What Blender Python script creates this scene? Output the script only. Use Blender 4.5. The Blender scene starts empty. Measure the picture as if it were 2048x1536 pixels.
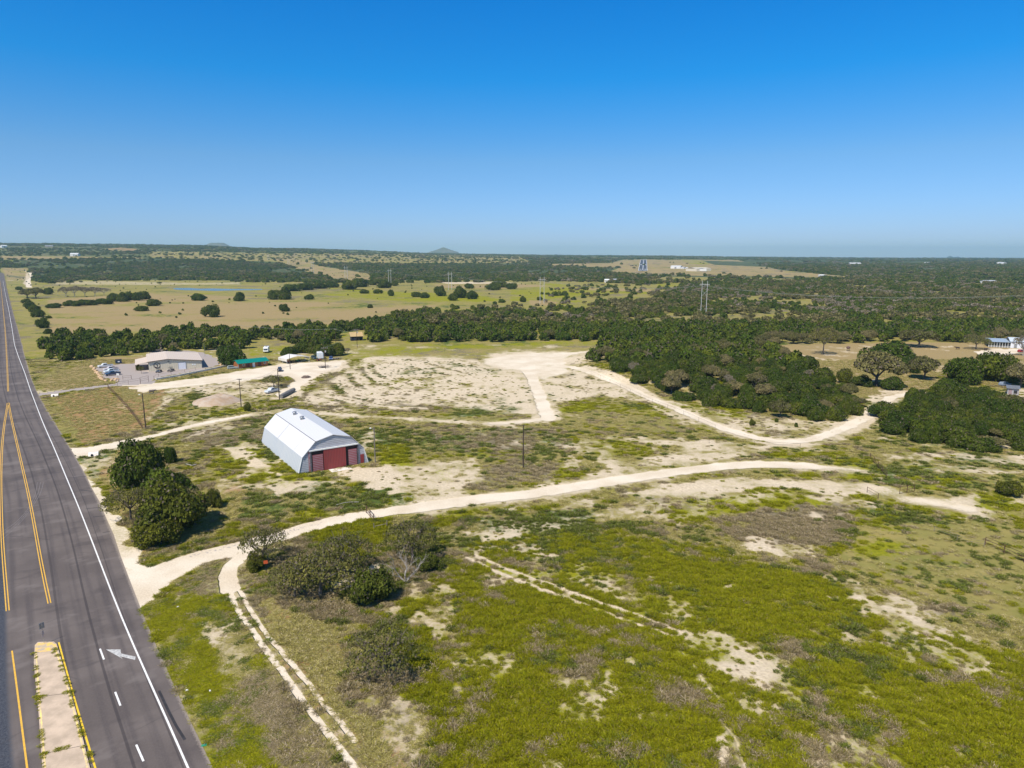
import bpy, math, random
import numpy as np
from mathutils import Vector, Matrix
random.seed(7); np.random.seed(7)
rng = np.random.default_rng(11)
sc = bpy.context.scene
COL = sc.collection
R = math.radians
# ------------------------------------------------------------------ camera
CH = 50.0; PITCH = R(10.7); F = 1365.0
cp, sp = math.cos(PITCH), math.sin(PITCH)
cam = bpy.data.objects.new('camera', bpy.data.cameras.new('camera')); COL.objects.link(cam)
cam.location = (0, 0, CH); cam.rotation_euler = (math.pi/2 - PITCH, 0, 0)
cam.data.sensor_width = 36; cam.data.lens = 36*F/2048.0
cam.data.clip_start = 0.5; cam.data.clip_end = 60000
sc.camera = cam

def project(x, y, z):
    d = y*cp - (z-CH)*sp
    v = -y*sp - (z-CH)*cp
    d = np.maximum(d, 1e-3)
    return 1024 + F*x/d, 768 + F*v/d

# ------------------------------------------------------------------ noise
def hash2(ix, iy, seed):
    n = (ix.astype(np.int64)*374761393 + iy.astype(np.int64)*668265263 + seed*1442695041) & 0x7fffffff
    n = ((n ^ (n >> 13))*1274126177) & 0x7fffffff
    n = n ^ (n >> 16)
    return (n & 0xffff)/65535.0
def vnoise(x, y, seed=0):
    x = np.asarray(x, float); y = np.asarray(y, float)
    ix = np.floor(x); iy = np.floor(y); fx = x-ix; fy = y-iy
    fx = fx*fx*(3-2*fx); fy = fy*fy*(3-2*fy)
    a = hash2(ix, iy, seed); b = hash2(ix+1, iy, seed); c = hash2(ix, iy+1, seed); d = hash2(ix+1, iy+1, seed)
    return (a*(1-fx)+b*fx)*(1-fy) + (c*(1-fx)+d*fx)*fy
def fbm(x, y, seed=0, o=4):
    s = 0; a = .5; t = 0
    for k in range(o):
        s = s + a*vnoise(x*2**k+k*17.3, y*2**k-k*9.1, seed+k); t += a; a *= .5
    return s/t

# ------------------------------------------------------------------ terrain
SIL = [(-900,488),(0,487.5),(250,489),(420,491),(520,495),(620,496),(720,499),(850,504),(960,506),(1100,508),(1300,509),(1450,511.5),(1620,513),(1800,514.5),(1900,514.5),(2048,515.5),(2900,515)]
SX = np.array([a for a, b in SIL], float); SY = np.array([b for a, b in SIL], float)
def H(x, y):
    x = np.asarray(x, float); y = np.asarray(y, float)
    r = np.hypot(x, y)
    az = np.where(y > 1, x/np.maximum(y, 1)/cp, np.sign(x)*2)
    pxl = 1024 + F*np.clip(az*1.0, -2, 2)*0.98
    syl = np.interp(pxl, SX, SY)
    zs = CH + 7000*(np.maximum(y,1)/np.maximum(r,1))*((510-syl-3.0)/F)
    zs = np.where(y > 1, zs, 60)
    t = np.clip((r-1900)/5100, 0, 1); f = 1-(1-t)**2.1
    z = zs*f
    z = z - np.clip((r-8500)/12000, 0, 1)*90
    # rolling relief, none close to the road and the yards
    k = np.clip((r-650)/1500, 0, 1)
    k = k*(1-np.exp(-(((x+436)/260)**2+((y-1020)/220)**2)**2))
    k = k*(1-np.exp(-(((x-520)/330)**2+((y-2750)/900)**2)**2))
    dr = (x+49)*.79+(y-97)*.61*0 if False else ((x-RA[0])*RN[0]+(y-RA[1])*RN[1])
    k = k*(1-np.exp(-(dr/260)**2))
    z = z + k*(fbm(x/420+3, y/420, 5, 3)-.5)*16*(1-.35*t)
    # low bank that carries the near wood
    z = z + 2.2*bank(x, y)
    return z
def _w0(px, py):
    a = (px-1024)/F; b = (py-768)/F; t = -CH/(-sp-b*cp); return np.array([a*t, (cp-b*sp)*t])
_a, _b = _w0(140, 893), _w0(22, 610)
RA = _a; RN = np.array([-(_b-_a)[1], (_b-_a)[0]])/np.linalg.norm(_b-_a)
def bank(x, y):
    # gentle rise toward the north east behind the sandy track
    nx, ny = 0.62, 0.78
    d = (x-62)*nx + (y-252)*ny
    a = np.clip(d/10, 0, 1); a = a*a*(3-2*a)
    lx = np.clip((x-25)/20, 0, 1)*np.clip((115-x)/30, 0, 1)
    back = np.clip((420-y)/120, 0, 1)
    return a*lx*back
def Hs(x, y): return float(H(np.array([x]), np.array([y]))[0])
def ray(px, py):
    a = (px-1024)/F; b = (py-768)/F
    return np.array([a, cp - b*sp, -sp - b*cp])
def W(px, py, z=0.0):
    d = ray(px, py); t = (z-CH)/d[2]
    return Vector((d[0]*t, d[1]*t, z))
def G(px, py):
    """where the photo's ray meets the terrain"""
    d = ray(px, py)
    if py > 640:
        p = W(px, py)
        z = Hs(p.x, p.y)
        if z < .01: return p
    t = np.concatenate([np.linspace(40, 700, 700), np.geomspace(702, 16000, 2500)])
    X = d[0]*t; Y = d[1]*t; Z = CH + d[2]*t
    hh = H(X, Y)
    w = np.where(Z <= hh)[0]
    i = w[0] if len(w) else len(t)-1
    return Vector((X[i], Y[i], hh[i]))
def pxs(p):   # metres per photo pixel at point p
    return (p.y*cp - (p.z-CH)*sp)/F

# ------------------------------------------------------------------ tagging / building helpers
def tag(o, label=None, cat=None, group=None, kind=None):
    if label: o['label'] = label
    if cat: o['category'] = cat
    if group: o['group'] = group
    if kind: o['kind'] = kind
    return o
def empty(name, loc, rz=0, label=None, cat=None, group=None):
    o = bpy.data.objects.new(name, None); COL.objects.link(o); o.empty_display_size = .3
    o.location = loc; o.rotation_euler = (0, 0, rz)
    return tag(o, label, cat, group)
def copy_tree(o, parent=None):
    c = o.copy(); COL.objects.link(c); c.parent = parent
    for ch in list(o.children): copy_tree(ch, c)
    return c

class MB:
    def __init__(s): s.v = []; s.f = []
    def add(s, vs, fs):
        n = len(s.v); s.v += [tuple(v) for v in vs]; s.f += [tuple(i+n for i in f) for f in fs]; return s
    def box(s, x0, x1, y0, y1, z0, z1):
        return s.add([(x0,y0,z0),(x1,y0,z0),(x1,y1,z0),(x0,y1,z0),(x0,y0,z1),(x1,y0,z1),(x1,y1,z1),(x0,y1,z1)],
                     [(0,3,2,1),(4,5,6,7),(0,1,5,4),(1,2,6,5),(2,3,7,6),(3,0,4,7)])
    def frus(s, b, t, z0, z1):  # bottom rect b=(x0,x1,y0,y1), top rect t
        return s.add([(b[0],b[2],z0),(b[1],b[2],z0),(b[1],b[3],z0),(b[0],b[3],z0),(t[0],t[2],z1),(t[1],t[2],z1),(t[1],t[3],z1),(t[0],t[3],z1)],
                     [(0,3,2,1),(4,5,6,7),(0,1,5,4),(1,2,6,5),(2,3,7,6),(3,0,4,7)])
    def prism_y(s, prof, y0, y1):  # profile in xz, counter clockwise seen from -y
        n = len(prof)
        vs = [(x, y0, z) for x, z in prof] + [(x, y1, z) for x, z in prof]
        fs = [tuple(range(n)), tuple(range(2*n-1, n-1, -1))]
        for i in range(n):
            j = (i+1) % n; fs.append((i, i+n, j+n, j))
        return s.add(vs, fs)
    def prism_x(s, prof, x0, x1):  # profile in yz
        n = len(prof)
        vs = [(x0, y, z) for y, z in prof] + [(x1, y, z) for y, z in prof]
        fs = [tuple(range(n-1, -1, -1)), tuple(range(n, 2*n))]
        for i in range(n):
            j = (i+1) % n; fs.append((i, j, j+n, i+n))
        return s.add(vs, fs)
    def tube(s, pts, rad, n=6, cap=True):
        pts = [Vector(p) for p in pts]
        if not hasattr(rad, '__len__'): rad = [rad]*len(pts)
        vs = []; fs = []
        for i, p in enumerate(pts):
            d = (pts[min(i+1, len(pts)-1)] - pts[max(i-1, 0)]).normalized()
            a = d.orthogonal().normalized() if abs(d.z) > .9 else d.cross(Vector((0,0,1))).normalized()
            b = d.cross(a).normalized()
            for k in range(n):
                t = 2*math.pi*k/n
                vs.append(p + a*math.cos(t)*rad[i] + b*math.sin(t)*rad[i])
        for i in range(len(pts)-1):
            for k in range(n):
                k2 = (k+1) % n
                fs.append((i*n+k, i*n+k2, (i+1)*n+k2, (i+1)*n+k))
        if cap:
            fs.append(tuple(range(n-1, -1, -1))); fs.append(tuple(range((len(pts)-1)*n, len(pts)*n)))
        return s.add(vs, fs)
    def wheel(s, x, y, z, r, w, n=14):
        return s.tube([(x, y-w/2, z), (x, y-w/2+.02, z), (x, y+w/2-.02, z), (x, y+w/2, z)], [r*.93, r, r, r*.93], n)
    def mesh(s, name, mat, smooth=False):
        me = bpy.data.meshes.new(name); me.from_pydata(s.v, [], s.f); me.validate()
        if mat: me.materials.append(mat)
        if smooth: me.polygons.foreach_set('use_smooth', [True]*len(me.polygons))
        me.update(); return me
    def build(s, name, mat, parent=None, smooth=False, bevel=0):
        o = bpy.data.objects.new(name, s.mesh(name, mat, smooth)); COL.objects.link(o)
        if parent: o.parent = parent
        if bevel:
            m = o.modifiers.new('bevel', 'BEVEL'); m.width = bevel; m.segments = 2; m.limit_method = 'ANGLE'
        return o

# ------------------------------------------------------------------ materials
def newmat(name):
    m = bpy.data.materials.new(name); m.use_nodes = True
    nt = m.node_tree; b = nt.nodes['Principled BSDF']
    return m, nt, b
def nd(nt, typ, **kw):
    n = nt.nodes.new(typ)
    for k, v in kw.items():
        if k.startswith('i_'): n.inputs[k[2:].replace('_', ' ')].default_value = v
        else: setattr(n, k, v)
    return n
def mixc(nt, fac, a, b, mode='MIX'):
    n = nt.nodes.new('ShaderNodeMix'); n.data_type = 'RGBA'; n.blend_type = mode
    for k, v in ((0, fac), (6, a), (7, b)):
        if hasattr(v, 'links'): nt.links.new(v, n.inputs[k])
        elif k == 0: n.inputs[0].default_value = v
        else: n.inputs[k].default_value = (*v, 1) if len(v) == 3 else v
    return n.outputs[2]
def math_(nt, op, a, b=None, c=None):
    n = nt.nodes.new('ShaderNodeMath'); n.operation = op
    for k, v in enumerate((a, b, c)):
        if v is None: continue
        if hasattr(v, 'links'): nt.links.new(v, n.inputs[k])
        else: n.inputs[k].default_value = v
    return n.outputs[0]
def mrange(nt, v, a, b, c=0, d=1, smooth=True):
    n = nt.nodes.new('ShaderNodeMapRange'); n.interpolation_type = 'SMOOTHSTEP' if smooth else 'LINEAR'
    nt.links.new(v, n.inputs[0])
    for i, q in enumerate((a, b, c, d)): n.inputs[i+1].default_value = q
    return n.outputs[0]
def pmat(name, col, rough=.6, metal=0, var=.15, scale=1.5, dirt=None, spec=.5):
    """procedural paint/wood/metal: base colour broken by noise, optional dirt tone"""
    m, nt, b = newmat(name)
    tc = nd(nt, 'ShaderNodeTexCoord')
    no = nd(nt, 'ShaderNodeTexNoise'); no.inputs['Scale'].default_value = scale; no.inputs['Detail'].default_value = 6; no.inputs['Roughness'].default_value = .65
    nt.links.new(tc.outputs['Object'], no.inputs['Vector'])
    f = mrange(nt, no.outputs['Fac'], .3, .7)
    c2 = dirt if dirt else tuple(c*(1-var*2) for c in col)
    c1 = tuple(min(1, c*(1+var*.4)) for c in col)
    nt.links.new(mixc(nt, f, c1, c2), b.inputs['Base Color']) if not dirt else nt.links.new(mixc(nt, math_(nt, 'MULTIPLY', f, var), c1, c2), b.inputs['Base Color'])
    b.inputs['Roughness'].default_value = rough; b.inputs['Metallic'].default_value = metal
    b.inputs['Specular IOR Level'].default_value = spec
    return m
def ribmat(name, c1, c2, axis, period, rough=.45, metal=0.0, grime=None, gamt=.3):
    """ribbed sheet metal: thin lines repeating along an axis with rust or grime"""
    m, nt, b = newmat(name)
    tc = nd(nt, 'ShaderNodeTexCoord'); sx = nd(nt, 'ShaderNodeSeparateXYZ'); nt.links.new(tc.outputs['Object'], sx.inputs[0])
    a = math_(nt, 'FRACT', math_(nt, 'DIVIDE', sx.outputs[axis], period))
    f = mrange(nt, math_(nt, 'ABSOLUTE', math_(nt, 'SUBTRACT', a, .5)), .3, .5)
    no = nd(nt, 'ShaderNodeTexNoise'); no.inputs['Scale'].default_value = .6; no.inputs['Detail'].default_value = 8; no.inputs['Roughness'].default_value = .7
    nt.links.new(tc.outputs['Object'], no.inputs['Vector'])
    g = math_(nt, 'MULTIPLY', mrange(nt, no.outputs['Fac'], .45, .7), gamt)
    col = mixc(nt, f, c1, c2)
    col = mixc(nt, g, col, grime or tuple(c*.5 for c in c1))
    nt.links.new(col, b.inputs['Base Color'])
    bp = nd(nt, 'ShaderNodeBump'); bp.inputs['Strength'].default_value = .6; bp.inputs['Distance'].default_value = .04
    nt.links.new(f, bp.inputs['Height']); nt.links.new(bp.outputs[0], b.inputs['Normal'])
    b.inputs['Roughness'].default_value = rough; b.inputs['Metallic'].default_value = metal
    return m

# ---- ground material ---------------------------------------------------
def ground_material():
    m, nt, b = newmat('ground_soil_and_weeds')
    tc = nd(nt, 'ShaderNodeTexCoord'); P = tc.outputs['Object']
    def noise(scale, detail=7, rough=.68, off=(0,0,0), sx=1, sy=1):
        mp = nd(nt, 'ShaderNodeMapping'); mp.inputs['Location'].default_value = off; mp.inputs['Scale'].default_value = (sx, sy, 1)
        nt.links.new(P, mp.inputs[0])
        n = nd(nt, 'ShaderNodeTexNoise'); n.inputs['Scale'].default_value = scale; n.inputs['Detail'].default_value = detail; n.inputs['Roughness'].default_value = rough
        nt.links.new(mp.outputs[0], n.inputs['Vector']); return n
    nA = noise(.16, 9, .72); nB = noise(.22, 9, .72, (91,13,0)); nC = noise(.13, 9, .75, (-41,77,0))
    fine = noise(1.6, 5, .7, (5,5,0)); med = noise(.09, 6, .6, (15,-9,0)); grit = noise(4.0, 3, .7, (3,8,0))
    def chan(node):
        s = nd(nt, 'ShaderNodeSeparateColor'); nt.links.new(node.outputs['Color'], s.inputs[0]); return s.outputs
    ca, cb, cc = chan(nA), chan(nB), chan(nC)
    def attr(name):
        a = nd(nt, 'ShaderNodeAttribute'); a.attribute_name = name
        s = nd(nt, 'ShaderNodeSeparateColor'); nt.links.new(a.outputs['Color'], s.inputs[0])
        return s.outputs[0], s.outputs[1], s.outputs[2], a.outputs['Alpha']
    wP, wB, wY, wG = attr('maskA'); wW, wR, wL, wF = attr('maskB'); wK, wT, _, _ = attr('maskC')
    ff = mrange(nt, fine.outputs['Fac'], .3, .7); mf = mrange(nt, med.outputs['Fac'], .32, .68); gf = mrange(nt, grit.outputs['Fac'], .3, .7)
    def two(a, b_, f=ff): return mixc(nt, f, a, b_)
    def lay(col, w, n, c, amp=2.0, s=.16, fa=1.0):
        v = math_(nt, 'ADD', w, math_(nt, 'MULTIPLY', math_(nt, 'SUBTRACT', n, .5), amp))
        v = math_(nt, 'ADD', v, math_(nt, 'MULTIPLY', math_(nt, 'SUBTRACT', fine.outputs['Fac'], .5), fa))
        lo = mrange(nt, w, 0.02, .16)     # no layer at all where its weight is nil
        return mixc(nt, math_(nt, 'MULTIPLY', mrange(nt, v, .5-s, .5+s), lo), col, c)
    base = mixc(nt, mf, two((.30,.265,.06), (.17,.165,.032)), two((.37,.30,.11), (.22,.18,.06)))
    col = base
    col = lay(col, wR, ca[0], two((.40,.245,.115), (.27,.165,.072)))
    col = lay(col, wL, ca[1], two((.22,.21,.055), (.33,.265,.09), mf))
    col = lay(col, wT, cc[2], two((.38,.285,.14), (.27,.195,.082)))
    col = lay(col, wF, ca[2], two((.06,.08,.03), (.20,.17,.09), mrange(nt, cb[0], .54, .68)), .9)
    col = lay(col, wW, cb[0], two((.27,.215,.14), (.13,.115,.062)))
    col = lay(col, wG, cb[1], two((.11,.15,.030), (.06,.085,.019)))
    col = lay(col, wY, cb[2], two((.30,.28,.012), (.17,.185,.010)))
    col = lay(col, wB, cc[0], two((.74,.62,.455), (.50,.405,.275)), 1.8, .3, 1.3)
    col = lay(col, wP, cc[1], mixc(nt, mf, two((.70,.59,.44), (.54,.44,.32), gf), two((.80,.71,.575), (.68,.59,.46), gf)), .6, .16, .5)
    col = lay(col, wK, cc[2], two((.40,.345,.315), (.33,.285,.265), gf), .25, .05)
    # tiny stones and dark weeds dots everywhere
    vo = nd(nt, 'ShaderNodeTexVoronoi'); vo.inputs['Scale'].default_value = .9; nt.links.new(P, vo.inputs['Vector'])
    d = math_(nt, 'MULTIPLY', mrange(nt, vo.outputs['Distance'], .24, .08), mrange(nt, ca[2], .5, .6))
    d = math_(nt, 'MULTIPLY', d, math_(nt, 'SUBTRACT', 1.0, mrange(nt, math_(nt, 'ADD', wP, wK), .3, .6)))
    col = mixc(nt, math_(nt, 'MULTIPLY', d, .75), col, (.075,.09,.028))
    nt.links.new(col, b.inputs['Base Color'])
    b.inputs['Roughness'].default_value = .95; b.inputs['Specular IOR Level'].default_value = .1
    bp = nd(nt, 'ShaderNodeBump'); bp.inputs['Strength'].default_value = .8; bp.inputs['Distance'].default_value = .35
    h = math_(nt, 'ADD', math_(nt, 'MULTIPLY', fine.outputs['Fac'], .8), math_(nt, 'MULTIPLY', nA.outputs['Fac'], 1.4))
    notp = math_(nt, 'SUBTRACT', 1.0, math_(nt, 'MULTIPLY', mrange(nt, math_(nt, 'ADD', wP, wK), .2, .6), .88))
    nt.links.new(math_(nt, 'MULTIPLY', h, notp), bp.inputs['Height']); nt.links.new(bp.outputs[0], b.inputs['Normal'])
    return m

# ------------------------------------------------------------------ what grows where, as outlines read off the photo
#  class letter, weight, feather (photo px), outline
POLY = [
 # far land
 ('F', .9, 3, [(-200,512),(1060,512),(1060,560),(560,562),(300,560),(60,560),(-200,560)]),
 ('F', .95, 3, [(1020,512),(2300,512),(2300,575),(1540,556),(1240,552),(1060,562)]),
 ('F', .6, 3, [(-200,486),(560,492),(1100,503),(2300,512),(2300,516),(1060,516),(-200,516)]),
 ('T', .42, 2, [(300,503),(560,507),(830,508),(1040,512),(1065,525),(950,528),(640,527),(400,518),(300,515)]),
 ('F', 0, 2, [(300,503),(560,507),(830,508),(1040,512),(1065,525),(950,528),(640,527),(400,518),(300,515)]),
 ('L', .7, 2, [(300,504),(560,509),(1040,514),(1060,525),(950,528),(640,526)]),
 ('T', .8, 2, [(0,512),(150,513),(300,516),(120,520),(0,519)]), ('F', 0, 2, [(0,512),(150,513),(300,516),(120,520),(0,519)]),
 ('R', .7, 1, [(200,499),(240,495),(285,499),(260,503)]), ('F', 0, 1, [(200,499),(240,495),(285,499),(260,503)]),
 # pasture across the middle left
 ('F', 0, 3, [(20,570),(300,560),(560,566),(900,566),(1110,562),(1360,572),(1300,600),(1110,615),(1000,612),(800,620),(600,655),(90,670),(60,600)]),
 ('T', .7, 6, [(95,600),(300,585),(620,600),(760,612),(900,606),(760,640),(560,660),(100,668)]),
 ('W', .42, 8, [(250,640),(520,630),(760,640),(560,664),(280,668)]),
 ('L', .3, 6, [(100,600),(300,575),(520,585),(650,600),(400,615),(120,620)]),
 ('Y', .58, 7, [(640,590),(700,578),(820,585),(960,590),(1010,600),(880,612),(760,600)]),
 ('Y', .48, 9, [(640,600),(760,604),(780,625),(690,640),(640,615)]),
 ('T', .8, 3, [(860,566),(1010,566),(1110,572),(1010,577),(880,576)]),
 ('B', .7, 2, [(845,562),(1000,564),(1050,567),(900,568)]),
 ('Y', .5, 5, [(1020,578),(1100,566),(1200,573),(1290,580),(1330,588),(1180,590),(1060,602),(1020,602)]),
 ('Y', .45, 5, [(1060,605),(1160,600),(1230,612),(1330,620),(1290,632),(1180,618),(1090,618)]),
 ('T', .8, 3, [(1060,600),(1120,604),(1100,612),(1060,610)]),
 ('T', .8, 2, [(1150,576),(1300,578),(1310,584),(1170,580)]),
 ('Y', .5, 2, [(1310,568),(1360,566),(1360,574),(1320,574)]),
 # strip beside the road, far
 ('L', .55, 5, [(12,560),(60,555),(60,640),(95,700),(95,770),(70,770),(45,700),(30,630)]),
 ('B', .7, 2, [(52,540),(60,552),(58,573),(46,568),(50,555)]), ('T', .8, 2, [(5,536),(55,536),(60,560),(14,562)]),
 ('F', 0, 3, [(0,536),(55,536),(62,575),(14,575)]),
 ('B', .45, 2, [(100,563),(200,562),(400,566),(480,564),(480,569),(300,570),(110,569)]),
 ('T', .7, 2, [(80,548),(98,547),(98,551),(80,551)]), ('T', .7, 2, [(178,545),(225,541),(230,545),(180,548)]), ('B', .6, 2, [(295,538),(322,536),(322,541),(298,541)]),
 # powerline corridor
 ('F', 0, 2, [(545,515),(590,518),(640,532),(740,548),(745,563),(690,563),(620,545),(560,528)]),
 ('T', .85, 2, [(545,515),(590,518),(640,532),(740,548),(745,563),(690,563),(620,545),(560,528)]),
 # airfield grass
 ('F', 0, 1, [(1085,528),(1220,526),(1250,518.5),(1475,520),(1560,540),(1720,556),(1440,552),(1280,550),(1215,545),(1240,535),(1110,532)]),
 ('T', .95, 1, [(1085,528),(1220,526),(1250,518.5),(1475,520),(1560,540),(1720,556),(1440,552),(1280,550),(1215,545),(1240,535),(1110,532)]),
 ('Y', .55, 1, [(1360,519),(1410,521),(1420,529),(1380,528)]), ('F', .8, 1, [(1400,521),(1560,525),(1560,535),(1430,530)]),
 # clearings on the right
 ('T', .85, 2, [(1640,548),(1690,552),(1690,560),(1650,556)]), ('F', 0, 2, [(1640,548),(1690,552),(1690,560),(1650,556)]),
 ('T', .7, 2, [(1990,585),(2048,590),(2048,594),(1995,590)]), ('Y', .55, 2, [(1850,615),(1990,618),(2048,626),(2048,632),(1900,625)]), ('T', .8, 2, [(1830,613),(1930,615),(1930,620),(1840,618)]),
 ('F', 0, 3, [(1560,688),(2100,684),(2100,800),(1990,800),(1880,770),(1790,830),(1740,800),(1640,750),(1590,715)]),
 ('T', 1.0, 8, [(1560,690),(1790,684),(2100,686),(2100,760),(1880,745),(1860,780),(1790,800),(1720,790),(1640,755),(1590,712)]),
 ('R', .6, 8, [(1770,742),(1870,742),(1880,765),(1800,770)]), ('R', .6, 6, [(1950,755),(2020,758),(2020,775),(1950,768)]),
 ('P', .85, 3, [(1945,702),(1985,698),(2048,696),(2048,706),(2000,712),(1960,710)]),
 ('B', .8, 5, [(1760,780),(1830,780),(1790,805),(1760,820),(1730,800)]), ('B', .6, 6, [(1990,785),(2100,770),(2100,815),(2010,800)]),
 ('Y', .5, 5, [(2030,695),(2100,700),(2100,716),(2040,708)]),
 # left grass plots
 ('T', .8, 8, [(75,760),(200,715),(330,712),(205,740),(215,775),(80,782)]), ('L', .6, 8, [(60,690),(100,720),(190,735),(180,760),(70,775)]),
 ('Y', .42, 5, [(95,740),(180,738),(185,748),(100,752)]),
 ('R', .9, 6, [(90,800),(215,775),(285,855),(170,888),(130,860)]), ('T', .5, 6, [(150,810),(230,820),(240,850),(170,850)]),
 ('L', .75, 5, [(80,800),(110,795),(150,850),(175,888),(145,893),(112,850)]), ('G', .45, 5, [(105,800),(125,798),(160,850),(140,850)]),
 ('R', .8, 5, [(220,775),(330,765),(330,800),(285,855)]), ('L', .5, 5, [(220,775),(320,770),(320,795),(270,810)]),
 ('B', .62, 8, [(330,775),(480,760),(560,765),(560,790),(470,795),(380,785),(330,810),(300,840),(285,840)]),
 ('G', .75, 4, [(385,780),(405,778),(410,800),(395,818),(380,810)]), ('L', .6, 5, [(340,800),(385,800),(390,815),(330,822)]),
 ('Y', .5, 5, [(290,850),(400,830),(520,806),(560,798),(640,778),(660,760),(690,740),(640,775),(600,800),(520,820),(400,838),(300,858)]),
 ('Y', .75, 5, [(700,735),(760,705),(850,692),(830,705),(760,718),(720,738)]),
 ('Y', .5, 6, [(690,700),(860,688),(1240,682),(1230,690),(1000,696),(900,700),(760,712),(700,730)]),
 ('L', .6, 6, [(640,770),(700,720),(720,700),(800,692),(760,715),(700,745),(650,780)]),
 ('T', .4, 6, [(850,700),(1200,690),(1180,705),(1000,705),(880,712)]), ('W', .5, 4, [(880,700),(940,699),(940,712),(890,712)]),
 ('T', .6, 8, [(420,715),(500,725),(470,745),(400,745)]), ('Y', .5, 4, [(495,698),(580,690),(565,712),(500,712)]),
 # yard of the cabin and carport
 ('P', .8, 4, [(250,775),(330,766),(420,752),(480,742),(560,728),(690,722),(680,735),(650,745),(620,762),(590,785),(560,795),(555,785),(590,762),(580,752),(460,765),(350,775),(290,785)]),
 ('B', .7, 5, [(560,730),(690,718),(700,735),(640,755),(600,790),(550,800),(480,800),(560,780),(590,760)]),
 ('B', .45, 4, [(385,805),(540,790),(540,812),(400,822)]),
 # eroded ground in the middle
 ('B', .72, 12, [(700,735),(740,712),(860,712),(980,722),(980,705),(1060,700),(1180,703),(1190,720),(1150,735),(1250,760),(1330,800),(1420,850),(1360,850),(1290,805),(1200,790),(1120,805),(1100,850),(1060,830),(930,818),(830,812),(740,812),(620,808),(600,795),(640,775)]),
 ('B', .86, 8, [(760,770),(900,755),(1000,745),(1040,760),(1060,800),(960,815),(820,800),(740,795)]),
 ('P', .6, 9, [(965,716),(1060,704),(1170,704),(1130,718),(1140,745),(1090,760),(1050,745),(1000,738),(970,730)]),
 ('W', .55, 7, [(620,808),(640,780),(700,740),(740,790),(830,812),(930,820),(760,826),(640,820)]),
 ('G', .62, 5, [(730,735),(800,725),(890,735),(860,748),(760,755)]), ('G', .6, 4, [(860,722),(930,728),(960,740),(900,738)]), ('G', .62, 4, [(920,728),(980,735),(1000,748),(945,750),(915,738)]),
 ('G', .55, 4, [(740,712),(800,716),(850,722),(770,722)]), ('Y', .5, 3, [(975,745),(1010,750),(1010,765),(985,760)]),
 ('W', .5, 4, [(1075,735),(1130,722),(1160,715),(1150,730),(1090,738)]),
 ('G', .55, 4, [(960,735),(1045,738),(1045,743),(980,744)]),
 ('L', .65, 8, [(880,818),(1000,790),(1060,800),(1085,835),(980,842),(860,838)]), ('G', .5, 8, [(900,815),(1040,800),(1060,825),(920,835)]),
 ('L', .6, 8, [(1110,830),(1170,790),(1260,800),(1330,830),(1380,870),(1250,866),(1130,850)]), ('Y', .55, 6, [(1110,820),(1180,792),(1240,798),(1180,815),(1130,835)]), ('G', .6, 4, [(1240,805),(1300,812),(1310,816),(1250,815)]),
 ('R', .4, 10, [(1150,835),(1290,820),(1340,850),(1260,862),(1180,858)]), ('Y', .6, 4, [(1300,820),(1335,838),(1320,846),(1300,834)]),
 # around the barn
 ('W', .5, 14, [(380,860),(520,835),(540,870),(480,920),(400,900),(350,880)]), ('L', .55, 12, [(360,880),(520,840),(520,860),(440,890)]),
 ('Y', .62, 8, [(430,900),(500,875),(600,950),(700,960),(560,975),(470,975),(440,950)]),
 ('B', .68, 6, [(445,895),(490,888),(530,925),(560,955),(520,945),(470,920)]), ('B', .6, 5, [(540,955),(600,958),(640,965),(560,985),(530,975)]),
 ('B', .85, 6, [(662,940),(690,938),(780,932),(800,965),(820,990),(760,980),(700,962)]), ('B', .62, 10, [(770,930),(960,915),(960,960),(920,990),(830,995),(790,970)]),
 ('G', .55, 10, [(620,960),(720,968),(800,985),(850,1000),(820,1015),(700,1020),(600,1000)]), ('Y', .55, 6, [(690,965),(760,975),(720,985),(680,978)]),
 ('G', .45, 12, [(480,970),(620,975),(680,1010),(560,1040),(480,1030)]), ('W', .5, 12, [(500,960),(640,965),(600,1000),(480,1000)]),
 ('Y', .6, 6, [(590,1030),(630,1020),(640,1040),(590,1050)]), ('Y', .6, 6, [(500,985),(600,985),(590,1000),(510,1000)]),
 ('G', .5, 14, [(730,900),(820,880),(1000,850),(1090,860),(1150,880),(1100,940),(960,920),(880,900)]), ('W', .55, 14, [(800,850),(1000,850),(1130,860),(1060,900),(920,900)]),
 ('Y', .6, 8, [(750,890),(800,880),(830,925),(800,945),(760,930)]), ('Y', .7, 5, [(875,940),(895,935),(900,960),(880,965)]),
 ('Y', .55, 6, [(1110,930),(1160,915),(1170,955),(1110,960)]), ('Y', .45, 10, [(1140,880),(1250,885),(1360,900),(1300,920),(1170,905)]),
 ('W', .62, 12, [(930,950),(1040,920),(1110,930),(1110,960),(1010,975),(950,985)]), ('W', .4, 14, [(1060,860),(1200,870),(1200,900),(1100,900)]),
 ('R', .5, 14, [(400,1080),(500,1050),(640,1040),(480,1060),(300,1100),(290,1070),(300,1030),(420,1030)]),
 ('R', .5, 8, [(230,900),(270,890),(240,960),(260,1040),(300,1110),(280,1120),(230,1030),(205,950)]),
 ('Y', .5, 5, [(175,915),(205,918),(215,960),(190,975)]), ('G', .6, 4, [(172,912),(205,915),(212,950),(190,955)]),
 ('B', .55, 5, [(225,955),(250,940),(250,960),(230,975)]), ('B', .5, 5, [(205,895),(260,885),(250,900),(210,908)]),
 ('R', .5, 8, [(460,1010),(440,980),(480,960),(500,1000)]),
 # pale strips to the right
 ('B', .62, 7, [(1200,868),(1330,878),(1480,885),(1560,893),(1540,905),(1420,900),(1300,890),(1210,880)]),
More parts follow.
